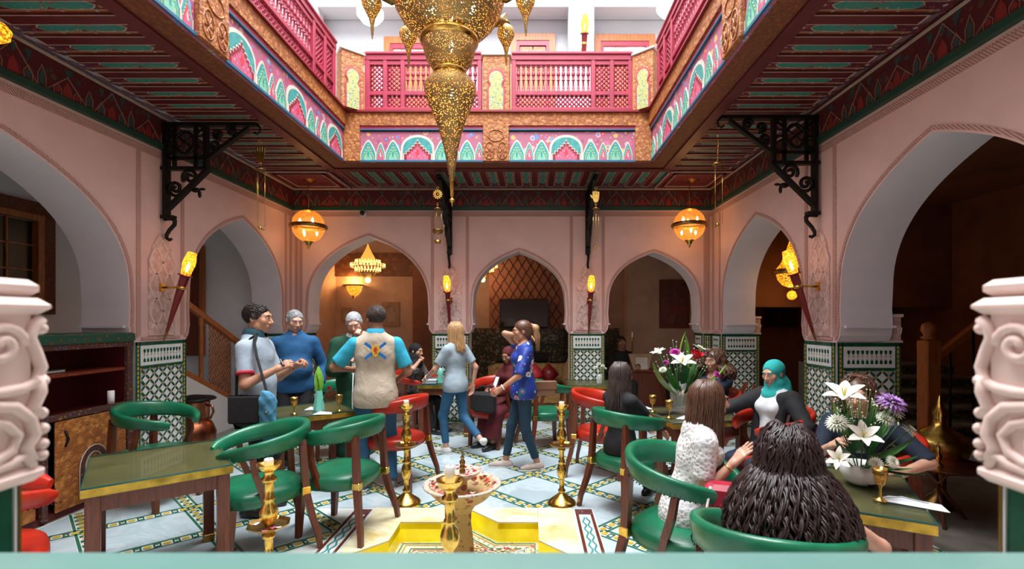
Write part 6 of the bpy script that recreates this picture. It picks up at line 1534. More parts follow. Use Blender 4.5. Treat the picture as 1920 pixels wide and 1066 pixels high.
# seated woman in wine robe behind
def ex(o, J): obj('white_fringe', MB().tube([(.10, .16, .98), (.08, .24, .84), (.02, .34, .70), (.0, .42, .62)], 1, sq=(.06, .012)), c_white, o)
person('seated woman in dark red robe, half hidden behind the two walking women', (-.30, 6.58, 0), (-.72, -.69), 1.62, True, True, rh=(.10, .34, .80), lh=(-.06, .36, .80), sk=2, robe=c_wine, shoe=(sh_black,), hair=c_wine, hairfn=scarf_open, head=(-.2, -.35, 0), lean=.12, extra=ex)
bb = thing('black_handbag', 'black handbag on the lap of the seated woman in red', 'bag', (-.62, 6.16, .50), R(-25)); obj('bag_body', MB().bbox(-.16, .16, -.07, .07, 0, .26, .03), c_black, bb); obj('handle', MB().tube([(-.08, 0, .25), (-.07, 0, .33), (.07, 0, .33), (.08, 0, .25)], .009, 6), c_black, bb)
# woman in black with long dark hair, from behind
def longhair(L, n=420, wave=.008, sp=.03, seed=2, fl=1.0, face=.95, flr=.0):
    def f(t_, X):
        cap_hair(t_, X, .014); V, F = sdf_mesh([cap((0, -.06, .0), (0, -.085, -L + .12), .080, .075, .04)], .009, .002, 2); t_.add(V, F, 0, X); strands(t_, X, n, L, wave, 16, .0042, spread=sp, face=face, seed=seed, front_len=fl, flare=flr)
    return f
person('seated woman in black with long dark hair, back to us in a green chair', (.83, 4.30, 0), (.84, .54), 1.58, True, True, rh=(.18, .42, .68), lh=(-.10, .42, .72), reh=(.7, -.5, -.6), sk=0, top=c_black, sleeve='short', bottom=c_navy, shoe=(sh_black, sole_w), hair=h_ash, hairfn=longhair(.46, 460, .010, .02), head=(.05, -.05, 0))
# curly haired woman with sunglasses on her head
def curly(L, n, wave, sp, seed, face=.95, fl=.9, r=.0045, flare=.05):
    def f(t_, X):
        cap_hair(t_, X, .007); V, F = sdf_mesh([ell((0, -.05, -.01), (.115, .085, .115), .03), cap((-.085, -.03, .0), (-.11, -.04, -L*.55), .045, .055, .04), cap((.085, -.03, .0), (.11, -.04, -L*.55), .045, .055, .04), cap((0, -.09, 0), (0, -.11, -L*.5), .07, .08, .04)], .009, .006, seed); t_.add(V, F, 0, X)
        strands(t_, X, n, L, wave*1.4, 85, r, spread=sp, face=face, seed=seed, curl=1, seg=34, front_len=fl, flare=flare)
    return f
def ex(o, J):
    X = J['H']
    for s_ in (-1, 1): obj('sunglass_lens', MB().lathe([(.001, .004), (.022, .004), (.025, 0), (.022, -.004), (.001, -.004)], 14, M=X @ T(s_*.030, .090, .085) @ RX(R(50))), M_['lens_blue'] if 'lens_blue' in M_ else plain('lens_blue', (.25, .5, .65), .1), o)
    for s_ in (-1, 1): obj('sunglass_frame', MB().lathe([(.024, .005), (.030, .003), (.030, -.003), (.024, -.005)], 14, M=X @ T(s_*.030, .090, .085) @ RX(R(50))), M_['torch_red'], o)
person('curly haired woman with sunglasses on her head, reaching for the flower vase', (2.02, 5.36, 0), (-.90, -.42), 1.66, True, True, rh=(.10, .50, .86), lh=(-.05, .42, .78), reh=(.8, -.3, -.3), sk=1, top=c_navy, sleeve='short', bottom=c_jean, shoe=(sh_black,), hair=h_brown, hairfn=curly(.30, 330, .012, .07, 6), head=(-.10, -.08, 0), extra=ex, lean=.05, neck_open=.03)
# woman in turquoise headscarf
def ex(o, J):
    V, F = sdf_mesh([cap(J['SH'][s_] + V3(0, -.02, .01), J['EL'][s_], .084, .066, .03) for s_ in (1, -1)] + [cap(J['EL'][s_], J['EL'][s_] + (J['WR'][s_]-J['EL'][s_])*.9, .058, .045, .03, (0, 1)) for s_ in (1, -1)] + [ell(J['at'](J['chest'], .0, -.06), (.175, .105, .20), .05, J['Rm']), ell(J['at'](J['waist'], -.05, -.07), (.165, .10, .18), .05, J['Rm'])] +
        [cap(J['at'](J['neck'], -.09, .06, s_*.115), J['at'](J['pel'], .0, .10, s_*.135), .045, .05, .05) for s_ in (1, -1)], .013, .002); t_ = NM(); t_.add(V, F); t_.obj('cardigan', c_black, o)
    obj('bracelet', MB().tube([tuple(Matrix(J['HD'][-1].tolist()) @ Vector((.032*math.cos(a*PI/6), -.03, .027*math.sin(a*PI/6)))) for a in range(12)], .005, 5, closed=True), M_['brass'], o)
person('woman in turquoise headscarf, white blouse and black cardigan in a red chair', (2.10, 4.24, 0), (-.92, -.40), 1.62, True, True, rh=(.24, .46, .92), reh=(.6, -.5, -.2), lh=(-.30, .20, .74), leh=(-.6, -.6, 0), sk=1, top=c_white, sleeve='long', bottom=c_navy, shoe=(sh_black,), hair=c_hij, hairfn=scarf_open, head=(-.1, -.22, 0), extra=ex)
# woman in white lace top raising her hand
def ex(o, J): obj('bracelet', MB().tube([tuple(Matrix(J['HD'][1].tolist()) @ Vector((.032*math.cos(a*PI/6), -.045, .027*math.sin(a*PI/6)))) for a in range(12)], .005, 5, closed=True), M_['brass'], o)
person('woman in white lace top with long brown hair, raising her open hand', (.97, 2.86, 0), (.80, -.05), 1.64, True, True, lean=.20, rh=(.20, .17, .95), reh=(.10, .10, -1), rhand='flat', rn=(.25, -.9, .0), lh=(-.16, .16, .60), leh=(-.8, -.5, -.1), sk=1, top=M_['lace'], sleeve='short', bottom=c_jean, shoe=(sh_black,), hair=h_brown, hairfn=longhair(.52, 460, .010, .012, 8, face=.75), head=(-.10, -.06, 0), hem=.06, extra=ex)
c_dusty = cloth('top_dusty', (.30, .17, .15))
# woman with the great mass of black curls
def bigcurl(t_, X):
    cap_hair(t_, X, .006); V, F = sdf_mesh([cap((0, -.05, .02), (0, -.10, -.36), .105, .15, .06), cap((-.08, -.03, .0), (-.16, -.07, -.38), .05, .08, .05), cap((.08, -.03, .0), (.16, -.07, -.38), .05, .08, .05)], .011, .008, 2); t_.add(V, F, 0, X)
    strands(t_, X, 850, .56, .013, 64, .0052, back=(0, -.05), spread=.11, vol=1.0, face=.75, seed=11, curl=1, seg=30, flare=.055)
person('woman with a great mass of long black curls, seen from behind at the lower right', (1.05, 1.97, 0), (.40, .92), 1.55, True, True, rh=(.30, .34, .82), reh=(.8, -.6, -.2), lh=(-.16, .34, .68), sk=1, top=c_dusty, sleeve='none', lean=.12, seat=.46, bottom=c_jean, shoe=(sh_black,), hair=h_black, hairfn=bigcurl, head=(.0, -.05, 0))
# person in navy tee behind the flower bowl
person('person in navy tee with dark curls, hidden behind the lilac flowers', (2.30, 3.36, 0), (-.70, -.71), 1.66, False, True, rh=(.10, .38, .90), lh=(-.30, .36, .80), leh=(-.9, -.4, -.4), sk=1, top=c_navy, sleeve='half', bottom=c_black, shoe=(sh_black,), hair=h_brown, hairfn=curly(.17, 300, .012, .02, 9, flare=.03), head=(-.05, -.15, 0), lean=.22, seat=.47)
# dim figure in the salon
def longdim(t_, X): cap_hair(t_, X, .014)
person('dim figure in dark clothes seated in the salon behind the right back arch', (1.72, 9.2, 0), (.1, -1), 1.70, False, True, sk=2, top=c_black, sleeve='long', bottom=c_black, shoe=(sh_black,), hair=h_dark, hairfn=longdim, rh=(.2, .4, .85), lh=(-.2, .4, .85))
# ------------------------------------------------------------------ cabinet in the left arch
floral('painted_border', (.08, .025, .015), [(.30, .17, .04), (.04, .06, .16), (.22, .04, .02), (.20, .16, .10)], 34, .4)
floral('cornice_green', (.012, .07, .04), [(.30, .20, .03), (.02, .10, .05), (.24, .05, .02)], 26, .36)
cx0 = XL - .015; cab = thing('carved_cabinet', 'painted and carved wooden cabinet with open shelves in the left arch', 'cabinet', (cx0, 0, 0))
y0, y1 = 2.50, 4.785
obj('carcass', MB().box(-.46, -.44, y0, y1, 0, 1.47).box(-.46, 0, y1 - .03, y1, 0, 1.47).box(-.46, 0, y0, y0 + .03, 0, 1.47).box(-.44, -.02, y0 + .03, y1 - .03, 0, .06).box(-.44, -.02, y0 + .03, y1 - .03, .82, .85), M_['inside_red'] if 'inside_red' in M_ else plain('inside_red', (.10, .008, .008), .5), cab)
obj('cornice', MB().bbox(-.48, .03, y0 - .02, y1 + .02, 1.47, 1.56, .012), M_['cornice_green'], cab); obj('cornice_band', MB().box(-.46, .012, y0 - .01, y1 + .01, 1.425, 1.47), M_['painted_border'], cab)
obj('shelf', MB().box(-.44, -.015, y0 + .03, y1 - .03, 1.195, 1.22), M_['mahogany'], cab)
for a, b in ((y1 - .06, y1), (3.90, 3.95), (3.10, 3.15)): obj('painted_stile', MB().box(-.02, .010, a, b, .03, 1.425 if a > 4.5 else .85), M_['painted_border'], cab)
obj('painted_rail', MB().box(-.02, .008, y0, y1 - .06, .835, .885), M_['painted_border'], cab)
dr = obj('door', MB().bbox(-.015, .004, 4.02, 4.72, .06, .825, .006), M_['carved_cedar'], cab)
obj('arch_motif', MB().tube([(.008, 4.37 - .11, .12), (.008, 4.37 - .12, .36)] + [(.008, 4.37 - .12*math.cos(i*PI/10), .36 + .16*math.sin(i*PI/10)) for i in range(1, 10)] + [(.008, 4.37 + .12, .36), (.008, 4.37 + .11, .12)], 1, sq=(.035, .008), up=(1, 0, 0)), M_['painted_border'], dr)
for q in (.085, .145): obj('arch_line', MB().tube([(.012, 4.37 - q, .12), (.012, 4.37 - q, .36)] + [(.012, 4.37 - q*math.cos(i*PI/10), .36 + (q + .045)*math.sin(i*PI/10)) for i in range(1, 10)] + [(.012, 4.37 + q, .36), (.012, 4.37 + q, .12)], .005, 5), M_['cream_line'], dr)
obj('hinge', MB().tube([(.006, 4.10, .60), (.014, 4.12, .66), (.006, 4.10, .74)], .010, 6), M_['iron'], dr)
for k in range(3):
    d_ = obj('drawer', MB().bbox(-.015, .006, 3.20, 3.86, .07 + k*.255, .31 + k*.255, .006), M_['carved_cedar'], cab); obj('knob', MB().ball((.016, 3.53, .19 + k*.255), .014, 8, 6), M_['brass_dark'], d_)
obj('door', MB().bbox(-.015, .004, 2.56, 3.08, .06, .825, .006), M_['carved_cedar'], cab)
o = thing('white_candle', 'small white cylinder standing on the cabinet shelf', 'candle', (cx0 - .06, 4.62, .853)); obj('wax', MB().lathe([(.001, 0), (.028, 0), (.028, .15), (.001, .15)], 14), M_['candle_wax'], o); obj('wick', MB().tube([(0, 0, .15), (.002, 0, .16)], .002, 4), M_['tile_black'], o)
for k, (yy, m, ln) in enumerate(((4.05, 'leaf_book', .36), (3.55, 'red_paint', .40))):
    if m not in M_: plain('leaf_book', (.02, .10, .06), .5)
    o = thing('book', ('dark green', 'red')[k] + ' book lying on the upper cabinet shelf', 'book', (cx0 - .24, yy, 1.222), R(6 - 10*k)); obj('cover', MB().bbox(-.13, .13, -ln/2, ln/2, 0, .028, .003), M_[m], o); obj('pages', MB().box(-.12, .132, -ln/2 + .01, ln/2 - .01, .005, .023), M_['cream_line'], o)
# window in the wall beyond
o = tag(link('window_1', None, None, (-5.80, 0, 0)), kind='structure'); wy0, wy1, wz0, wz1 = 4.2, 5.78, 1.75, 3.05
for nm, d_, wd, m in (('window_frame', 0, .15, 'carved_brown'), ('inner_frame', .15, .07, 'cedar')):
    f = MB(); a, b, c, e = wy0 + d_, wy1 - d_, wz0 + d_, wz1 - d_
    for q in ((a, b, c, c + wd), (a, b, e - wd, e), (a, a + wd, c + wd, e - wd), (b - wd, b, c + wd, e - wd)): f.box(0, .06 + d_*.15, *q)
    obj(nm, f, M_[m], o)
ny, nz = 4, 3; A, B_, C_, E_ = wy0 + .22, wy1 - .22, wz0 + .22, wz1 - .22
for i in range(ny):
    for j in range(nz): obj('pane', MB().box(.005, .012, A + (B_-A)*i/ny + .008, A + (B_-A)*(i+1)/ny - .008, C_ + (E_-C_)*j/nz + .008, C_ + (E_-C_)*(j+1)/nz - .008), M_['pane_dark'] if 'pane_dark' in M_ else plain('pane_dark', (.010, .012, .010), .35), o)
for i in range(1, ny): obj('muntin', MB().box(.0, .03, A + (B_-A)*i/ny - .008, A + (B_-A)*i/ny + .008, C_, E_), M_['cedar'], o)
for j in range(1, nz): obj('muntin', MB().box(.0, .03, A, B_, C_ + (E_-C_)*j/nz - .008, C_ + (E_-C_)*j/nz + .008), M_['cedar'], o)
# staircase behind the second left arch
st = thing('wooden_staircase', 'staircase with orange wooden handrail behind the second left arch', 'staircase', (-4.78, 0, 0))
def zs_(y): return .93 - (y - 6.60)*.505
obj('curb_wall', MB().prism([(-.02, 5.5, 0), (-.02, 7.88, 0), (-.02, 7.88, zs_(7.88) - .06), (-.02, 5.5, zs_(5.5) - .06)], (.13, 0, 0)), M_['white_plaster'], st)
obj('stringer', MB().prism([(-.05, 7.85, zs_(7.85) - .06), (-.05, 7.85, zs_(7.85) + .03), (-.05, 5.6, zs_(5.6) + .03), (-.05, 5.6, zs_(5.6) - .06)], (.14, 0, 0)), M_['cedar'], st)
obj('handrail', MB().tube([(.03, 5.6, zs_(5.6) + .97), (.03, 7.80, zs_(7.80) + .97)], 1, sq=(.07, .075), up=(0, 0, 1)), M_['cedar'], st)
for y in (6.10, 6.88, 7.72): obj('post', MB().lathe([(.034, 0), (.034, .10), (.022, .12), (.028, .16), (.026, .6), (.020, .78), (.030, .82), (.030, .95)], 10, (.03, y, zs_(y) + .01)), M_['cedar'], st)
lt = lattice(0, .50, 0, .90, .085)
s = obj('lattice_panel', MB().merge(lt, Matrix(((0, 1, 0, .03), (1, 0, 0, 7.06), (-.505, 0, 1, zs_(7.06) + .03), (0, 0, 0, 1)))), M_['cedar'], st); s['kind'] = 'stuff'
for k in range(7):
    y = 7.75 - k*.30; z = .16*(k + 1)
    sp_ = obj('step', MB().box(-1.0, -.03, y - .30, y, 0, z - .03).box(-1.0, -.03, y - .30, y + .02, z - .03, z), M_['white_plaster'], st); obj('tiled_riser', MB().box(-1.0, -.04, y, y + .006, z - .14, z - .035), M_['mosaic_dark'], sp_)
o = tag(link('door_5', None, None, (-5.79, 7.895, 1.1)), kind='structure'); obj('door_leaf', MB().bbox(0, .36, -.05, 0, 0, 1.72, .01), M_['mahogany'], o); obj('door_frame', MB().box(.36, .42, -.07, 0, 0, 1.8), M_['cedar'], o)
# copper urn
o = thing('copper_urn', 'large copper urn with a dark lid standing beside the staircase', 'urn', (-4.22, 5.98, 0))
obj('urn_body', MB().lathe([(.001, 0), (.16, 0), (.18, .03), (.235, .16), (.245, .28), (.20, .40), (.165, .44), (.17, .48), (.175, .66), (.19, .69), (.18, .69), (.001, .68)], 28), M_['copper'], o)
obj('lid', MB().lathe([(.24, .69), (.245, .70), (.22, .72), (.05, .75), (.001, .75)], 24), M_['iron'], o)
for s_ in (-1, 1): obj('handle', MB().tube([(s_*.17, 0, .62), (s_*.23, 0, .62), (s_*.25, 0, .54), (s_*.21, 0, .46)], .014, 8), M_['copper'], o)
# ------------------------------------------------------------------ salon furniture beyond the back arches
def picture(name, label, loc, W, H, mat, fm, cat='picture', rz=0, fw=.04):
    o = thing(name, label, cat, loc, rz); f = MB()
    for a in ((-W/2, W/2, -H/2, -H/2 + fw), (-W/2, W/2, H/2 - fw, H/2), (-W/2, -W/2 + fw, -H/2 + fw, H/2 - fw), (W/2 - fw, W/2, -H/2 + fw, H/2 - fw)): f.box(a[0], a[1], -.04, 0, a[2], a[3])
    obj('frame', f, M_[fm], o); obj('canvas', MB().box(-W/2 + fw, W/2 - fw, -.02, -.005, -H/2 + fw, H/2 - fw), mat, o); return o
def paint(name, cols, sc=3.0):
    t = NT(name); n = t.noise(sc, 5, .7, dist=1.5); t.P(Base_Color=t.ramp(n.outputs[0], [((i + .6)/len(cols)*.7 + .12, c) for i, c in enumerate(cols)]), Roughness=.5); return t.mat
plain('tan_frame', (.36, .22, .12), .6); pm1 = paint('sketch', [(.10, .08, .05), (.40, .30, .20), (.46, .34, .22)], 7); pm2 = paint('oil_red', [(.02, .012, .01), (.09, .04, .025), (.22, .04, .03), (.15, .12, .10)], 3); pm3 = paint('oil_dark', [(.012, .010, .010), (.03, .012, .010), (.10, .025, .015)], 4)
picture('framed_sketch', 'larger framed sketch on the salon wall above the man in the vest', (-3.23, 10.99, 1.82), .40, .55, pm1, 'tan_frame', fw=.10)
picture('framed_sketch', 'smaller framed sketch on the salon wall beside the green robe', (-4.25, 10.99, 1.80), .24, .34, pm1, 'tan_frame', fw=.06)
picture('oil_painting', 'tall reddish oil painting in the salon behind the right back arch', (2.95, 9.995, 2.02), .62, 1.0, pm2, 'mahogany', 'painting')
picture('oil_painting', 'wide dark oil painting on the far wall of the right salon', (4.85, 9.395, 1.95), .72, .88, pm3, 'mahogany', 'painting')
tv = thing('television', 'black flat television on the lattice wall behind the middle arch', 'television', (-.18, 10.46, 1.83)); obj('bezel', MB().bbox(-.53, .53, -.06, .02, -.31, .31, .01), plain('bezel', (.012, .012, .012), .3), tv); obj('screen', MB().box(-.505, .505, -.064, -.058, -.285, .285), plain('screen', (.008, .009, .010), .05), tv)
t = NT('gold_velvet'); n = t.noise(14, 3, vec=t.co((1, 1, 5))); t.P(Base_Color=t.ramp(n.outputs[0], [(.3, (.14, .06, .012)), (.7, (.48, .27, .07))]), Roughness=.5, Sheen_Weight=.4)
so = thing('gold_sofa', 'gold velvet sofa in the salon behind the middle arch', 'sofa', (.15, 9.0, 0))
obj('seat_cushion', MB().bbox(-1.0, .66, -.38, .30, .14, .45, .06), M_['gold_velvet'], so); obj('back_cushion', MB().bbox(-1.0, .66, .12, .34, .45, .88, .09), M_['gold_velvet'], so)
obj('armrest', MB().bbox(.52, .74, -.38, .34, .14, .70, .08), M_['gold_velvet'], so); obj('bolster', MB().tube([(.50, -.2, .52), (.56, .10, .78), (.62, .22, 1.02)], [.09, .11, .06], 12), M_['gold_velvet'], so); obj('plinth', MB().box(-.98, .70, -.34, .32, 0, .14), M_['walnut'], so)
for x, m, lb in ((-.10, 'red_paint', 'red cushion on the left part of the gold sofa back'), (.16, 'torch_red', 'dark red cushion on the right part of the gold sofa back')):
    c_ = thing('cushion', lb, 'cushion', (.15 + x, 8.98, .47), 0, 'cushions on the gold sofa'); obj('cushion_body', MB().add([(0, -.05, 0), (.2, 0, .2), (0, .04, .42), (-.2, 0, .2), (0, -.11, .2), (0, .10, .22)], [(0, 1, 4), (1, 2, 4), (2, 3, 4), (3, 0, 4), (1, 0, 5), (2, 1, 5), (3, 2, 5), (0, 3, 5)], 0, True), M_[m], c_); obj('piping', MB().tube([(0, -.05, 0), (.2, 0, .2), (0, .04, .42), (-.2, 0, .2)], .007, 5, closed=True), M_['brass_dark'], c_)
sb = thing('side_cabinet', 'dark side cabinet with framed papers in the salon behind the right back arch', 'cabinet', (2.05, 9.1, 0)); obj('cabinet_body', MB().bbox(-.30, .42, -.2, .2, .05, .72, .01), M_['walnut'], sb); obj('cabinet_top', MB().bbox(-.33, .45, -.22, .22, .72, .75, .006), M_['mahogany'], sb)
for s_ in (-1, 1): obj('foot', MB().bbox(.06 + s_*.3 - .03, .06 + s_*.3 + .03, -.17, .17, 0, .05, .004), M_['walnut'], sb)
o = thing('paper_box', 'cream framed papers standing on the salon side cabinet', 'papers', (2.02, 9.0, .752)); obj('tray', MB().add([(-.22, -.06, .30), (.22, -.06, .30), (.14, -.08, 0), (-.14, -.08, 0), (-.22, .06, .30), (.22, .06, .30), (.14, .08, 0), (-.14, .08, 0)], [(0, 3, 2, 1), (4, 5, 6, 7), (0, 4, 7, 3), (1, 2, 6, 5), (3, 7, 6, 2)]), M_['tan_frame'], o); obj('sheet', MB().box(-.10, .12, -.09, -.085, .02, .24), M_['cream_line'], o)
o = thing('brass_candlestick', 'thin brass candlestick on the salon side cabinet', 'candlestick', (1.90, 9.12, .752)); obj('stem', MB().lathe([(.05, 0), (.05, .015), (.015, .04), (.022, .10), (.012, .16), (.022, .24), (.012, .32), (.022, .42), (.012, .52), (.03, .60), (.001, .60)], 12), M_['brass_dark'], o); obj('candle', MB().lathe([(.012, .6), (.012, .70), (.001, .70)], 8), M_['candle_wax'], o)
ac = thing('dark_armchair', 'dark armchair backs in the salon behind the flower vase', 'armchair', (2.75, 8.75, 0)); obj('shell', MB().lathe([(.30, .15), (.36, .40), (.36, .86), (.33, .90), (.29, .86), (.29, .42)], 20, a0=R(-160), a1=R(-20)), plain('dark_leather', (.012, .010, .010), .4), ac); obj('seat', MB().lathe([(.001, .15), (.30, .15), (.31, .42), (.001, .44)], 20), M_['dark_leather'], ac); obj('plinth', MB().lathe([(.001, 0), (.22, 0), (.22, .15)], 16), M_['walnut'], ac)
# folding wooden stand by the right back pier
o = thing('folding_stand', 'folded wooden slat stand leaning in front of the right back pier', 'stand', (2.62, 6.35, 0), R(-12))
for k, (a, b) in enumerate((((-.22, 0), (.20, .86)), ((-.08, 0), (.32, .82)), ((.30, 0), (-.10, .62)))): obj('slat', MB().tube([(a[0], .03*k, a[1]), (b[0], .03*k, b[1])], 1, sq=(.05, .022), up=(0, 1, 0)), M_['mahogany'], o)
# right salon: stairs with newel post
rs = thing('tiled_staircase', 'dark staircase with tiled risers and wooden newel post in the right salon', 'staircase', (4.75, 5.75, 0))
obj('newel_post', MB().bbox(-.085, .085, -.085, .085, .10, 1.44, .012).lathe([(.05, 1.44), (.09, 1.47), (.05, 1.50), (.085, 1.56), (.07, 1.63), (.001, 1.67)], 14), M_['cedar'], rs); obj('plinth', MB().bbox(-.16, .55, -.16, .20, 0, .12, .01), M_['white_plaster'], rs)
for k in range(6):
    z = .17*(k + 1); s = obj('step', MB().box(-.45, 1.7, .1 + k*.30, .5 + k*.30, 0, z - .03).box(-.45, 1.7, .07 + k*.30, .5 + k*.30, z - .03, z), M_['room_floor'], rs); obj('tiled_riser', MB().box(-.45, 1.7, .09 + k*.30, .097 + k*.30, z - .145, z - .035), M_['mosaic_dark'], s)
obj('handrail', MB().tube([(.05, 0, 1.20), (1.7, .3, 2.3)], 1, sq=(.07, .07), up=(0, 0, 1)), M_['cedar'], rs)
for k in range(5): obj('stair_baluster', MB().tube([(.30 + k*.28, .05, .2), (.30 + k*.28, .05, 1.36 + k*.19)], .014, 6), M_['iron'], rs)
bz_ = thing('brass_brazier', 'tall pointed brass brazier behind the person in navy', 'brazier', (3.70, 4.36, 0)); obj('legs', MB().lathe([(.16, 0), (.14, .02), (.05, .10), (.05, .34), (.10, .40)], 12), M_['brass_dark'], bz_); obj('bowl', MB().lathe([(.10, .40), (.20, .46), (.23, .56), (.21, .60)], 20), M_['brass_dark'], bz_); obj('lid', MB().lathe([(.21, .60), (.16, .66), (.06, .72), (.045, .80), (.06, .84), (.03, .90), (.012, .98), (.001, 1.0)], 18), M_['brass'], bz_)
tt_ = thing('tray_table', 'round copper tray table in the shade beside the lower right table', 'table', (3.42, 4.05, 0)); obj('tray', MB().lathe([(.001, .46), (.30, .46), (.33, .48), (.335, .485), (.30, .468), (.001, .468)], 28), M_['copper'], tt_); 
for k in range(3): obj('leg', MB().tube([(.24*math.cos(k*2.1), .24*math.sin(k*2.1), 0), (-.12*math.cos(k*2.1), -.12*math.sin(k*2.1), .46)], .014, 6), M_['walnut'], tt_)
bo = thing('small_brass_pot', 'slim brass incense pot on the copper tray table', 'pot', (3.38, 4.0, .47)); obj('pot', MB().lathe([(.03, 0), (.035, .01), (.012, .03), (.03, .07), (.03, .09), (.012, .12), (.02, .14), (.004, .19), (.001, .20)], 12), M_['brass'], bo); obj('foot', MB().lathe([(.04, 0), (.04, .008), (.03, .01)], 12), M_['brass_dark'], bo)
# camera dome on the back wall
o = thing('security_camera', 'white dome security camera under the frieze of the back wall', 'camera', (-2.80, YB - .012, 3.445)); obj('housing', MB().lathe([(.055, 0), (.055, .025), (.045, .045)], 18, M=RX(R(90))), M_['tile_white'], o); obj('dome', MB().ball((0, -.045, 0), .036, 12, 8), M_['screen'], o)
# ------------------------------------------------------------------ things on the tables
t = NT('clear_glass'); t.P(Base_Color=(.85, .9, .86), Roughness=.03, Alpha=.22, Specular_IOR_Level=.8)
t = NT('amber_goblet'); t.P(Base_Color=(.55, .30, .06), Roughness=.08, Alpha=.75, Metallic=.5)
t = NT('green_vase'); t.P(Base_Color=(.16, .50, .40), Roughness=.12)
def goblet(x, y, z, label):
    o = thing('goblet', label, 'goblet', (x, y, z), 0, 'gold stemmed goblets')
    obj('foot', MB().lathe([(.034, 0), (.034, .004), (.012, .010), (.007, .02), (.006, .06), (.012, .075)], 16), M_['brass'], o); obj('cup', MB().lathe([(.008, .072), (.022, .082), (.030, .11), (.033, .165), (.031, .165), (.027, .11), (.001, .085)], 18), M_['amber_goblet'], o); obj('gold_rim', MB().lathe([(.0335, .135), (.0345, .135), (.0345, .160), (.0335, .160)], 18), M_['brass_dark'], o)
def napkin(x, y, z, rz, label, w_=.13):
    o = thing('napkin', label, 'napkin', (x, y, z), rz, 'folded napkins'); obj('folded_cloth', MB().add([(-w_, -.02, .002), (w_, -.05, .002), (w_*.9, .05, .004), (-w_*.5, .08, .002), (-w_*.2, .0, .028), (w_*.5, -.01, .018), (-w_, -.02, 0), (w_, -.05, 0), (w_*.9, .05, 0), (-w_*.5, .08, 0)], [(0, 1, 5, 4), (1, 2, 5), (2, 3, 4, 5), (3, 0, 4), (6, 9, 8, 7), (0, 6, 7, 1), (1, 7, 8, 2), (2, 8, 9, 3), (3, 9, 6, 0)]), plain_w, o); obj('fold_edge', MB().tube([(-w_*.98, -.018, .004), (-w_*.2, .0, .030), (w_*.5, -.01, .020)], .002, 4), plain_w, o)
plain_w = plain('napkin_cloth', (.66, .70, .74), .8)
zt_ = .7562
goblet(-2.35, 4.74, zt_, 'gold goblet on the left part of the men\'s table'); goblet(-1.97, 4.90, zt_, 'gold goblet on the right part of the men\'s table')
napkin(-2.28, 4.98, zt_, .5, 'folded napkin beside the left goblet on the men\'s table', .08); napkin(-2.07, 4.74, zt_, .3, 'folded napkin at the near corner of the men\'s table', .09)
goblet(1.22, 4.86, zt_, 'gold goblet left of the lily vase'); goblet(1.30, 4.56, zt_, 'gold goblet in front of the lily vase'); napkin(1.16, 5.02, zt_, .2, 'folded napkin at the far left of the lily table', .09); napkin(1.44, 4.50, zt_, -.2, 'folded napkin at the near edge of the lily table', .09)
o = thing('tablet_phone', 'dark phone lying on the lily table', 'phone', (1.32, 4.76, zt_), R(20)); obj('phone_body', MB().bbox(-.075, .075, -.038, .038, 0, .009, .003), M_['screen'], o); obj('phone_glass', MB().box(-.068, .068, -.033, .033, .009, .0095), M_['dark_glass'], o)
goblet(1.79, 2.47, zt_, 'gold goblet beside the white flower bowl'); napkin(1.90, 2.42, zt_, R(-30), 'folded napkin at the near corner of the lower right table', .15)
o = thing('dark_sunglasses', 'dark sunglasses lying beside the goblet on the lower right table', 'sunglasses', (1.90, 2.66, zt_), R(20))
for s_ in (-1, 1): obj('lens', MB().lathe([(.001, -.003), (.026, -.003), (.028, 0), (.001, .003)], 14, M=T(s_*.033, 0, .028) @ RX(R(75))), M_['screen'], o); obj('temple', MB().tube([(s_*.06, 0, .03), (s_*.055, .10, .010), (s_*.03, .13, .006)], .003, 5), M_['screen'], o)
obj('bridge', MB().tube([(-.012, 0, .036), (.012, 0, .036)], .003, 5), M_['screen'], o)
# flowers
fw_ = {k: plain('petal_' + k, c, .55, var=.1, vs=30) for k, c in dict(lily=(.78, .76, .66), rose=(.50, .008, .02), magenta=(.48, .02, .30), lilac=(.46, .24, .58), mum=(.74, .76, .62), yellow=(.60, .50, .06)).items()}
leafm = plain('leaf', (.022, .13, .025), .45, var=.25, vs=20); leafl = plain('leaf_light', (.14, .34, .03), .4, var=.2, vs=20); stemm = plain('stem', (.05, .17, .03), .5)
def petal(L, W, bend, n=5, cup=.25):
    vs = []; fs = []
    for i in range(n + 1):
        t_ = i/n; w_ = W*math.sin(PI*min(.97, t_*.9 + .08))**.8; y = L*math.sin(bend*t_)/bend if abs(bend) > .01 else L*t_; z = L*(1 - math.cos(bend*t_))/bend if abs(bend) > .01 else 0
        vs += [(-w_, y, -z + cup*w_), (0, y, -z), (w_, y, -z + cup*w_)]
    for i in range(n):
        a = i*3; fs += [(a, a+1, a+4, a+3), (a+1, a+2, a+5, a+4)]
    return MB().add(vs, fs, 0, True)
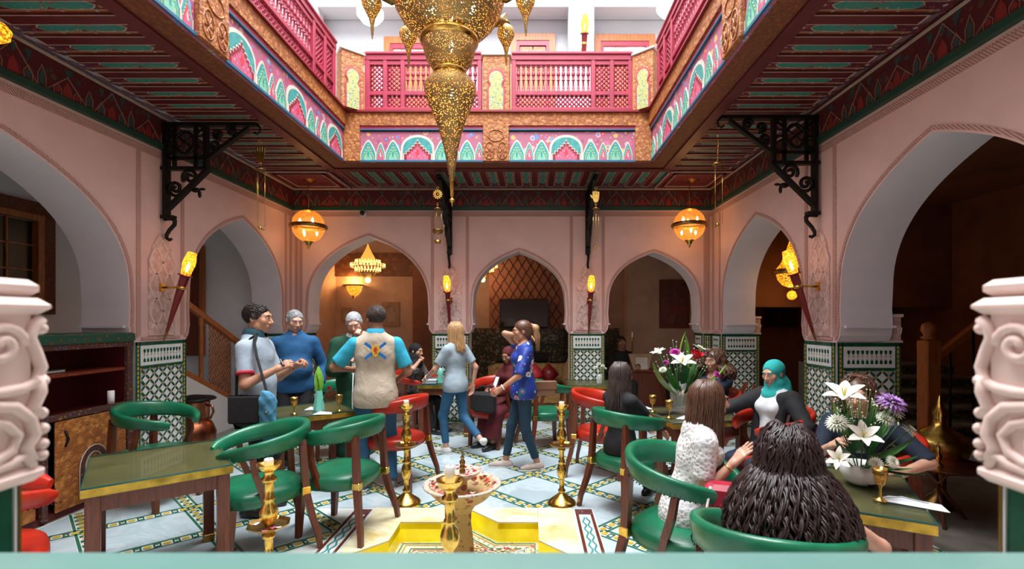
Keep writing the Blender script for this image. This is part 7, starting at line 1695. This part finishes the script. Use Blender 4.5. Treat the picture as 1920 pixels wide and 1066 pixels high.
def bloom(kind):
    mb = MB()
    if kind == 'lily':
        for k in range(6): mb.merge(petal(.085, .019, 1.0), RZ(k*PI/3) @ RX(R(58 if k % 2 else 50)))
        for k in range(5): mb.tube([(0, 0, .0), (.008*math.cos(k*1.26), .008*math.sin(k*1.26), .045)], .0016, 4, 1)
    elif kind == 'rose':
        for q, (n, L, a) in enumerate(((3, .030, 82), (5, .036, 68), (6, .042, 50), (7, .044, 30))):
            for k in range(n): mb.merge(petal(L, .019, -.9, 4, .5), RZ(k*2*PI/n + q*.6) @ T(0, .004 + q*.003, 0) @ RX(R(a)))
    else:
        for q, (n, L, a) in enumerate(((8, .022, 75), (13, .034, 52), (17, .044, 30), (20, .050, 8), (18, .048, -12))):
            for k in range(n): mb.merge(petal(L, .0052, .5, 3, .4), RZ(k*2*PI/n + q*.4) @ RX(R(a)))
    return mb
BM = {k: bloom(k) for k in ('lily', 'rose', 'mum')}
def aim(d):
    return Vector(d).to_track_quat('Z', 'Y').to_matrix().to_4x4()
def bouquet(o, base, blooms, leaves, filler=None):
    base = Vector(base)
    for kind, mat, p, sc in blooms:
        p = Vector(p); d = (p - base).normalized() + Vector((0, -.25, .1)); s = obj('stem', MB().tube([base + Vector((p.x-base.x, p.y-base.y, 0))*.12, base.lerp(p, .55) + Vector((0, 0, .01)), p], .0032, 5), stemm, o)
        obj({'lily': 'lily', 'rose': 'rose', 'mum': 'chrysanthemum'}[kind], MB().merge(BM[kind], T(*p) @ aim(d) @ Matrix.Scale(sc, 4)), [fw_[mat], fw_['yellow']], s)
    for p, q, w_, m in leaves:
        p, q = Vector(p), Vector(q); L = (q-p).length; X = T(*p) @ aim((q-p)) @ RX(R(90)); obj('leaf', MB().merge(petal(L, w_, .5, 6, .25), X), m, o)
    if filler:
        c, r, n = filler; f = MB(); g = random.Random(8)
        for i in range(n):
            a = g.uniform(0, 6.3); u = g.uniform(-.3, 1); rr = r*g.uniform(.5, 1); p = Vector((c[0] + rr*math.cos(a)*math.sqrt(max(0, 1-u*u)), c[1] + rr*math.sin(a)*math.sqrt(max(0, 1-u*u)), c[2] + rr*u)); f.tube([base.lerp(p, .4), p], .0012, 3, 1); f.ball(p, .0045, 5, 3, 0)
        s = obj('filler_sprigs', f, [fw_['mum'], stemm], o); s['kind'] = 'stuff'
lv = thing('lily_bouquet_vase', 'glass vase of white lilies, red rose and magenta flowers on the table', 'flowers', (1.50, 4.86, zt_))
obj('glass_vase', MB().lathe([(.001, 0), (.075, 0), (.075, .02), (.065, .12), (.085, .20), (.088, .20), (.07, .12), (.07, .025), (.001, .02)], 20), M_['clear_glass'], lv)
obj('water', MB().lathe([(.001, .022), (.066, .022), (.062, .11), (.001, .11)], 18), plain('vase_water', (.10, .16, .05), .1, Alpha=.5), lv)
bouquet(lv, (0, 0, .04), [('lily', 'lily', (-.02, -.10, .34), 1.25), ('rose', 'rose', (.08, -.08, .38), 1.25), ('mum', 'magenta', (-.05, -.04, .42), .85), ('mum', 'magenta', (.22, -.10, .27), .62), ('lily', 'lily', (-.15, 0, .40), .8), ('lily', 'lily', (.15, .04, .42), .85), ('mum', 'magenta', (-.10, .02, .34), .6), ('rose', 'rose', (.12, .05, .33), .9), ('mum', 'mum', (-.14, -.06, .30), .6)],
    [((-.03, -.04, .12), (-.27, -.12, .30), .045, leafl), ((.03, -.04, .12), (.33, -.10, .27), .04, leafl), ((0, 0, .3), (-.03, 0, .56), .016, leafl), ((.05, 0, .3), (.07, .02, .54), .015, leafl), ((.02, -.06, .15), (.12, -.14, .30), .035, leafm), ((-.02, -.06, .15), (-.12, -.15, .26), .035, leafm), ((.05, -.05, .18), (.20, -.12, .34), .03, leafm), ((.0, -.08, .14), (.05, -.17, .24), .03, leafm), ((.04, .04, .2), (.18, .08, .36), .03, leafm), ((-.04, .04, .2), (-.16, .08, .34), .03, leafm), ((0, -.05, .2), (0, -.14, .34), .03, leafm), ((-.03, 0, .2), (-.2, .0, .36), .028, leafm)], ((0, 0, .32), .20, 60))
tv_ = thing('tulip_vase', 'pale green glass vase with one broad leaf on the men\'s table', 'vase', (-2.16, 4.86, zt_))
obj('vase_body', MB().lathe([(.001, 0), (.058, 0), (.060, .02), (.034, .20), (.032, .215), (.026, .21), (.030, .19), (.05, .03), (.001, .02)], 8, smooth=False), M_['green_vase'], tv_); bouquet(tv_, (0, 0, .05), [('rose', 'rose', (.11, -.03, .23), .62)], [((0, 0, .18), (.012, -.02, .46), .045, leafl), ((.01, 0, .18), (.03, 0, .40), .03, leafl)])
fb = thing('flower_bowl', 'white bowl of lilac chrysanthemums and lilies on the lower right table', 'flowers', (1.86, 2.72, zt_))
obj('white_bowl', MB().lathe([(.001, 0), (.045, 0), (.075, .02), (.092, .055), (.088, .10), (.080, .105), (.082, .06), (.06, .03), (.001, .02)], 24), plain('bowl_white', (.72, .72, .68), .25), fb)
bouquet(fb, (0, 0, .06), [('mum', 'lilac', (.12, -.05, .42), 1.5), ('mum', 'lilac', (.17, .0, .38), 1.0), ('lily', 'lily', (-.12, -.06, .44), 1.35), ('mum', 'mum', (-.15, -.05, .32), 1.15), ('mum', 'mum', (.08, -.06, .34), 1.0), ('mum', 'mum', (.22, -.04, .28), .9), ('lily', 'lily', (-.07, -.12, .26), 1.1), ('mum', 'mum', (-.02, -.14, .14), .75), ('mum', 'mum', (.06, -.14, .15), .7), ('lily', 'lily', (-.17, -.10, .15), .8), ('mum', 'mum', (.17, -.02, .36), .8)],
    [((0, -.02, .10), (-.06, -.16, .10), .03, leafm), ((.02, -.02, .12), (.14, -.16, .08), .035, leafm), ((.04, -.02, .12), (.22, -.10, .12), .035, leafm), ((.04, 0, .14), (.26, -.06, .20), .035, leafm), ((.03, -.04, .14), (.16, -.14, .20), .035, leafm), ((0, -.04, .16), (.04, -.14, .30), .03, leafm), ((-.02, -.02, .16), (-.10, -.12, .22), .03, leafm), ((0, 0, .2), (.10, -.05, .34), .035, leafm), ((-.03, -.02, .14), (-.18, -.06, .20), .03, leafm), ((.05, 0, .10), (.24, -.08, .02), .03, leafm), ((.02, 0, .2), (.02, -.10, .38), .03, leafm), ((-.02, 0, .2), (-.20, -.02, .38), .018, leafl), ((.06, .02, .2), (.20, .02, .30), .03, leafm), ((0, .03, .2), (-.08, .04, .34), .03, leafm)], ((.0, -.02, .34), .16, 90))
wv_ = thing('white_flower_glass', 'glass with white blossoms on the table by the second tiled pillar', 'flowers', (.98, 7.02, zt_)); obj('glass', MB().lathe([(.04, 0), (.042, .14), (.039, .14), (.037, .01), (.001, .01)], 14), M_['clear_glass'], wv_); bouquet(wv_, (0, 0, .02), [('mum', 'mum', (-.05, 0, .24), .7), ('mum', 'mum', (.05, -.02, .26), .7), ('mum', 'mum', (0, .02, .29), .7), ('mum', 'mum', (.09, .01, .22), .6)], [((0, 0, .1), (-.08, -.02, .2), .02, leafm)])
gv = thing('leafy_glass_vase', 'small glass vase with green leaves on the table by the first tiled pillar', 'vase', (-1.36, 7.10, zt_)); obj('glass', MB().lathe([(.05, 0), (.04, .12), (.05, .22), (.047, .22), (.036, .12), (.046, .01), (.001, .01)], 14), M_['green_vase'], gv); bouquet(gv, (0, 0, .05), [('lily', 'lily', (-.04, -.02, .30), .7)], [((0, 0, .2), (.16, -.02, .36), .02, leafl), ((0, 0, .2), (.10, -.02, .40), .02, leafm)])
o = thing('tissue_box', 'pale blue box on the table by the first tiled pillar', 'box', (-1.50, 7.02, zt_), R(4)); obj('box_body', MB().bbox(-.10, .10, -.06, .06, 0, .05, .006), plain('box_blue', (.30, .42, .46), .6), o); obj('box_lid', MB().bbox(-.105, .105, -.065, .065, .045, .062, .004), M_['tile_white'], o)
o = thing('red_handbag', 'red quilted handbag with chain strap beside the woman in lace', 'bag', (1.05, 2.54, .645), R(-20)); obj('bag_body', MB().bbox(-.13, .13, -.06, .06, 0, .17, .025), plain('bag_red', (.36, .008, .03), .35), o)
obj('studs', MB().ball((-.08, -.062, .12), .005, 6, 4).ball((-.03, -.062, .12), .005, 6, 4).ball((.03, -.062, .12), .005, 6, 4).ball((-.05, -.062, .07), .005, 6, 4).ball((.0, -.062, .07), .005, 6, 4), M_['bag_red'], o)['kind'] = 'stuff'
obj('chain_strap', MB().tube([(-.10, -.05, .16), (-.12, -.10, .06), (-.13, -.12, -.08), (-.12, -.11, -.18)], .007, 6), M_['candle_wax'], o)

lv.scale = (1.45,)*3; fb.scale = (1.12,)*3
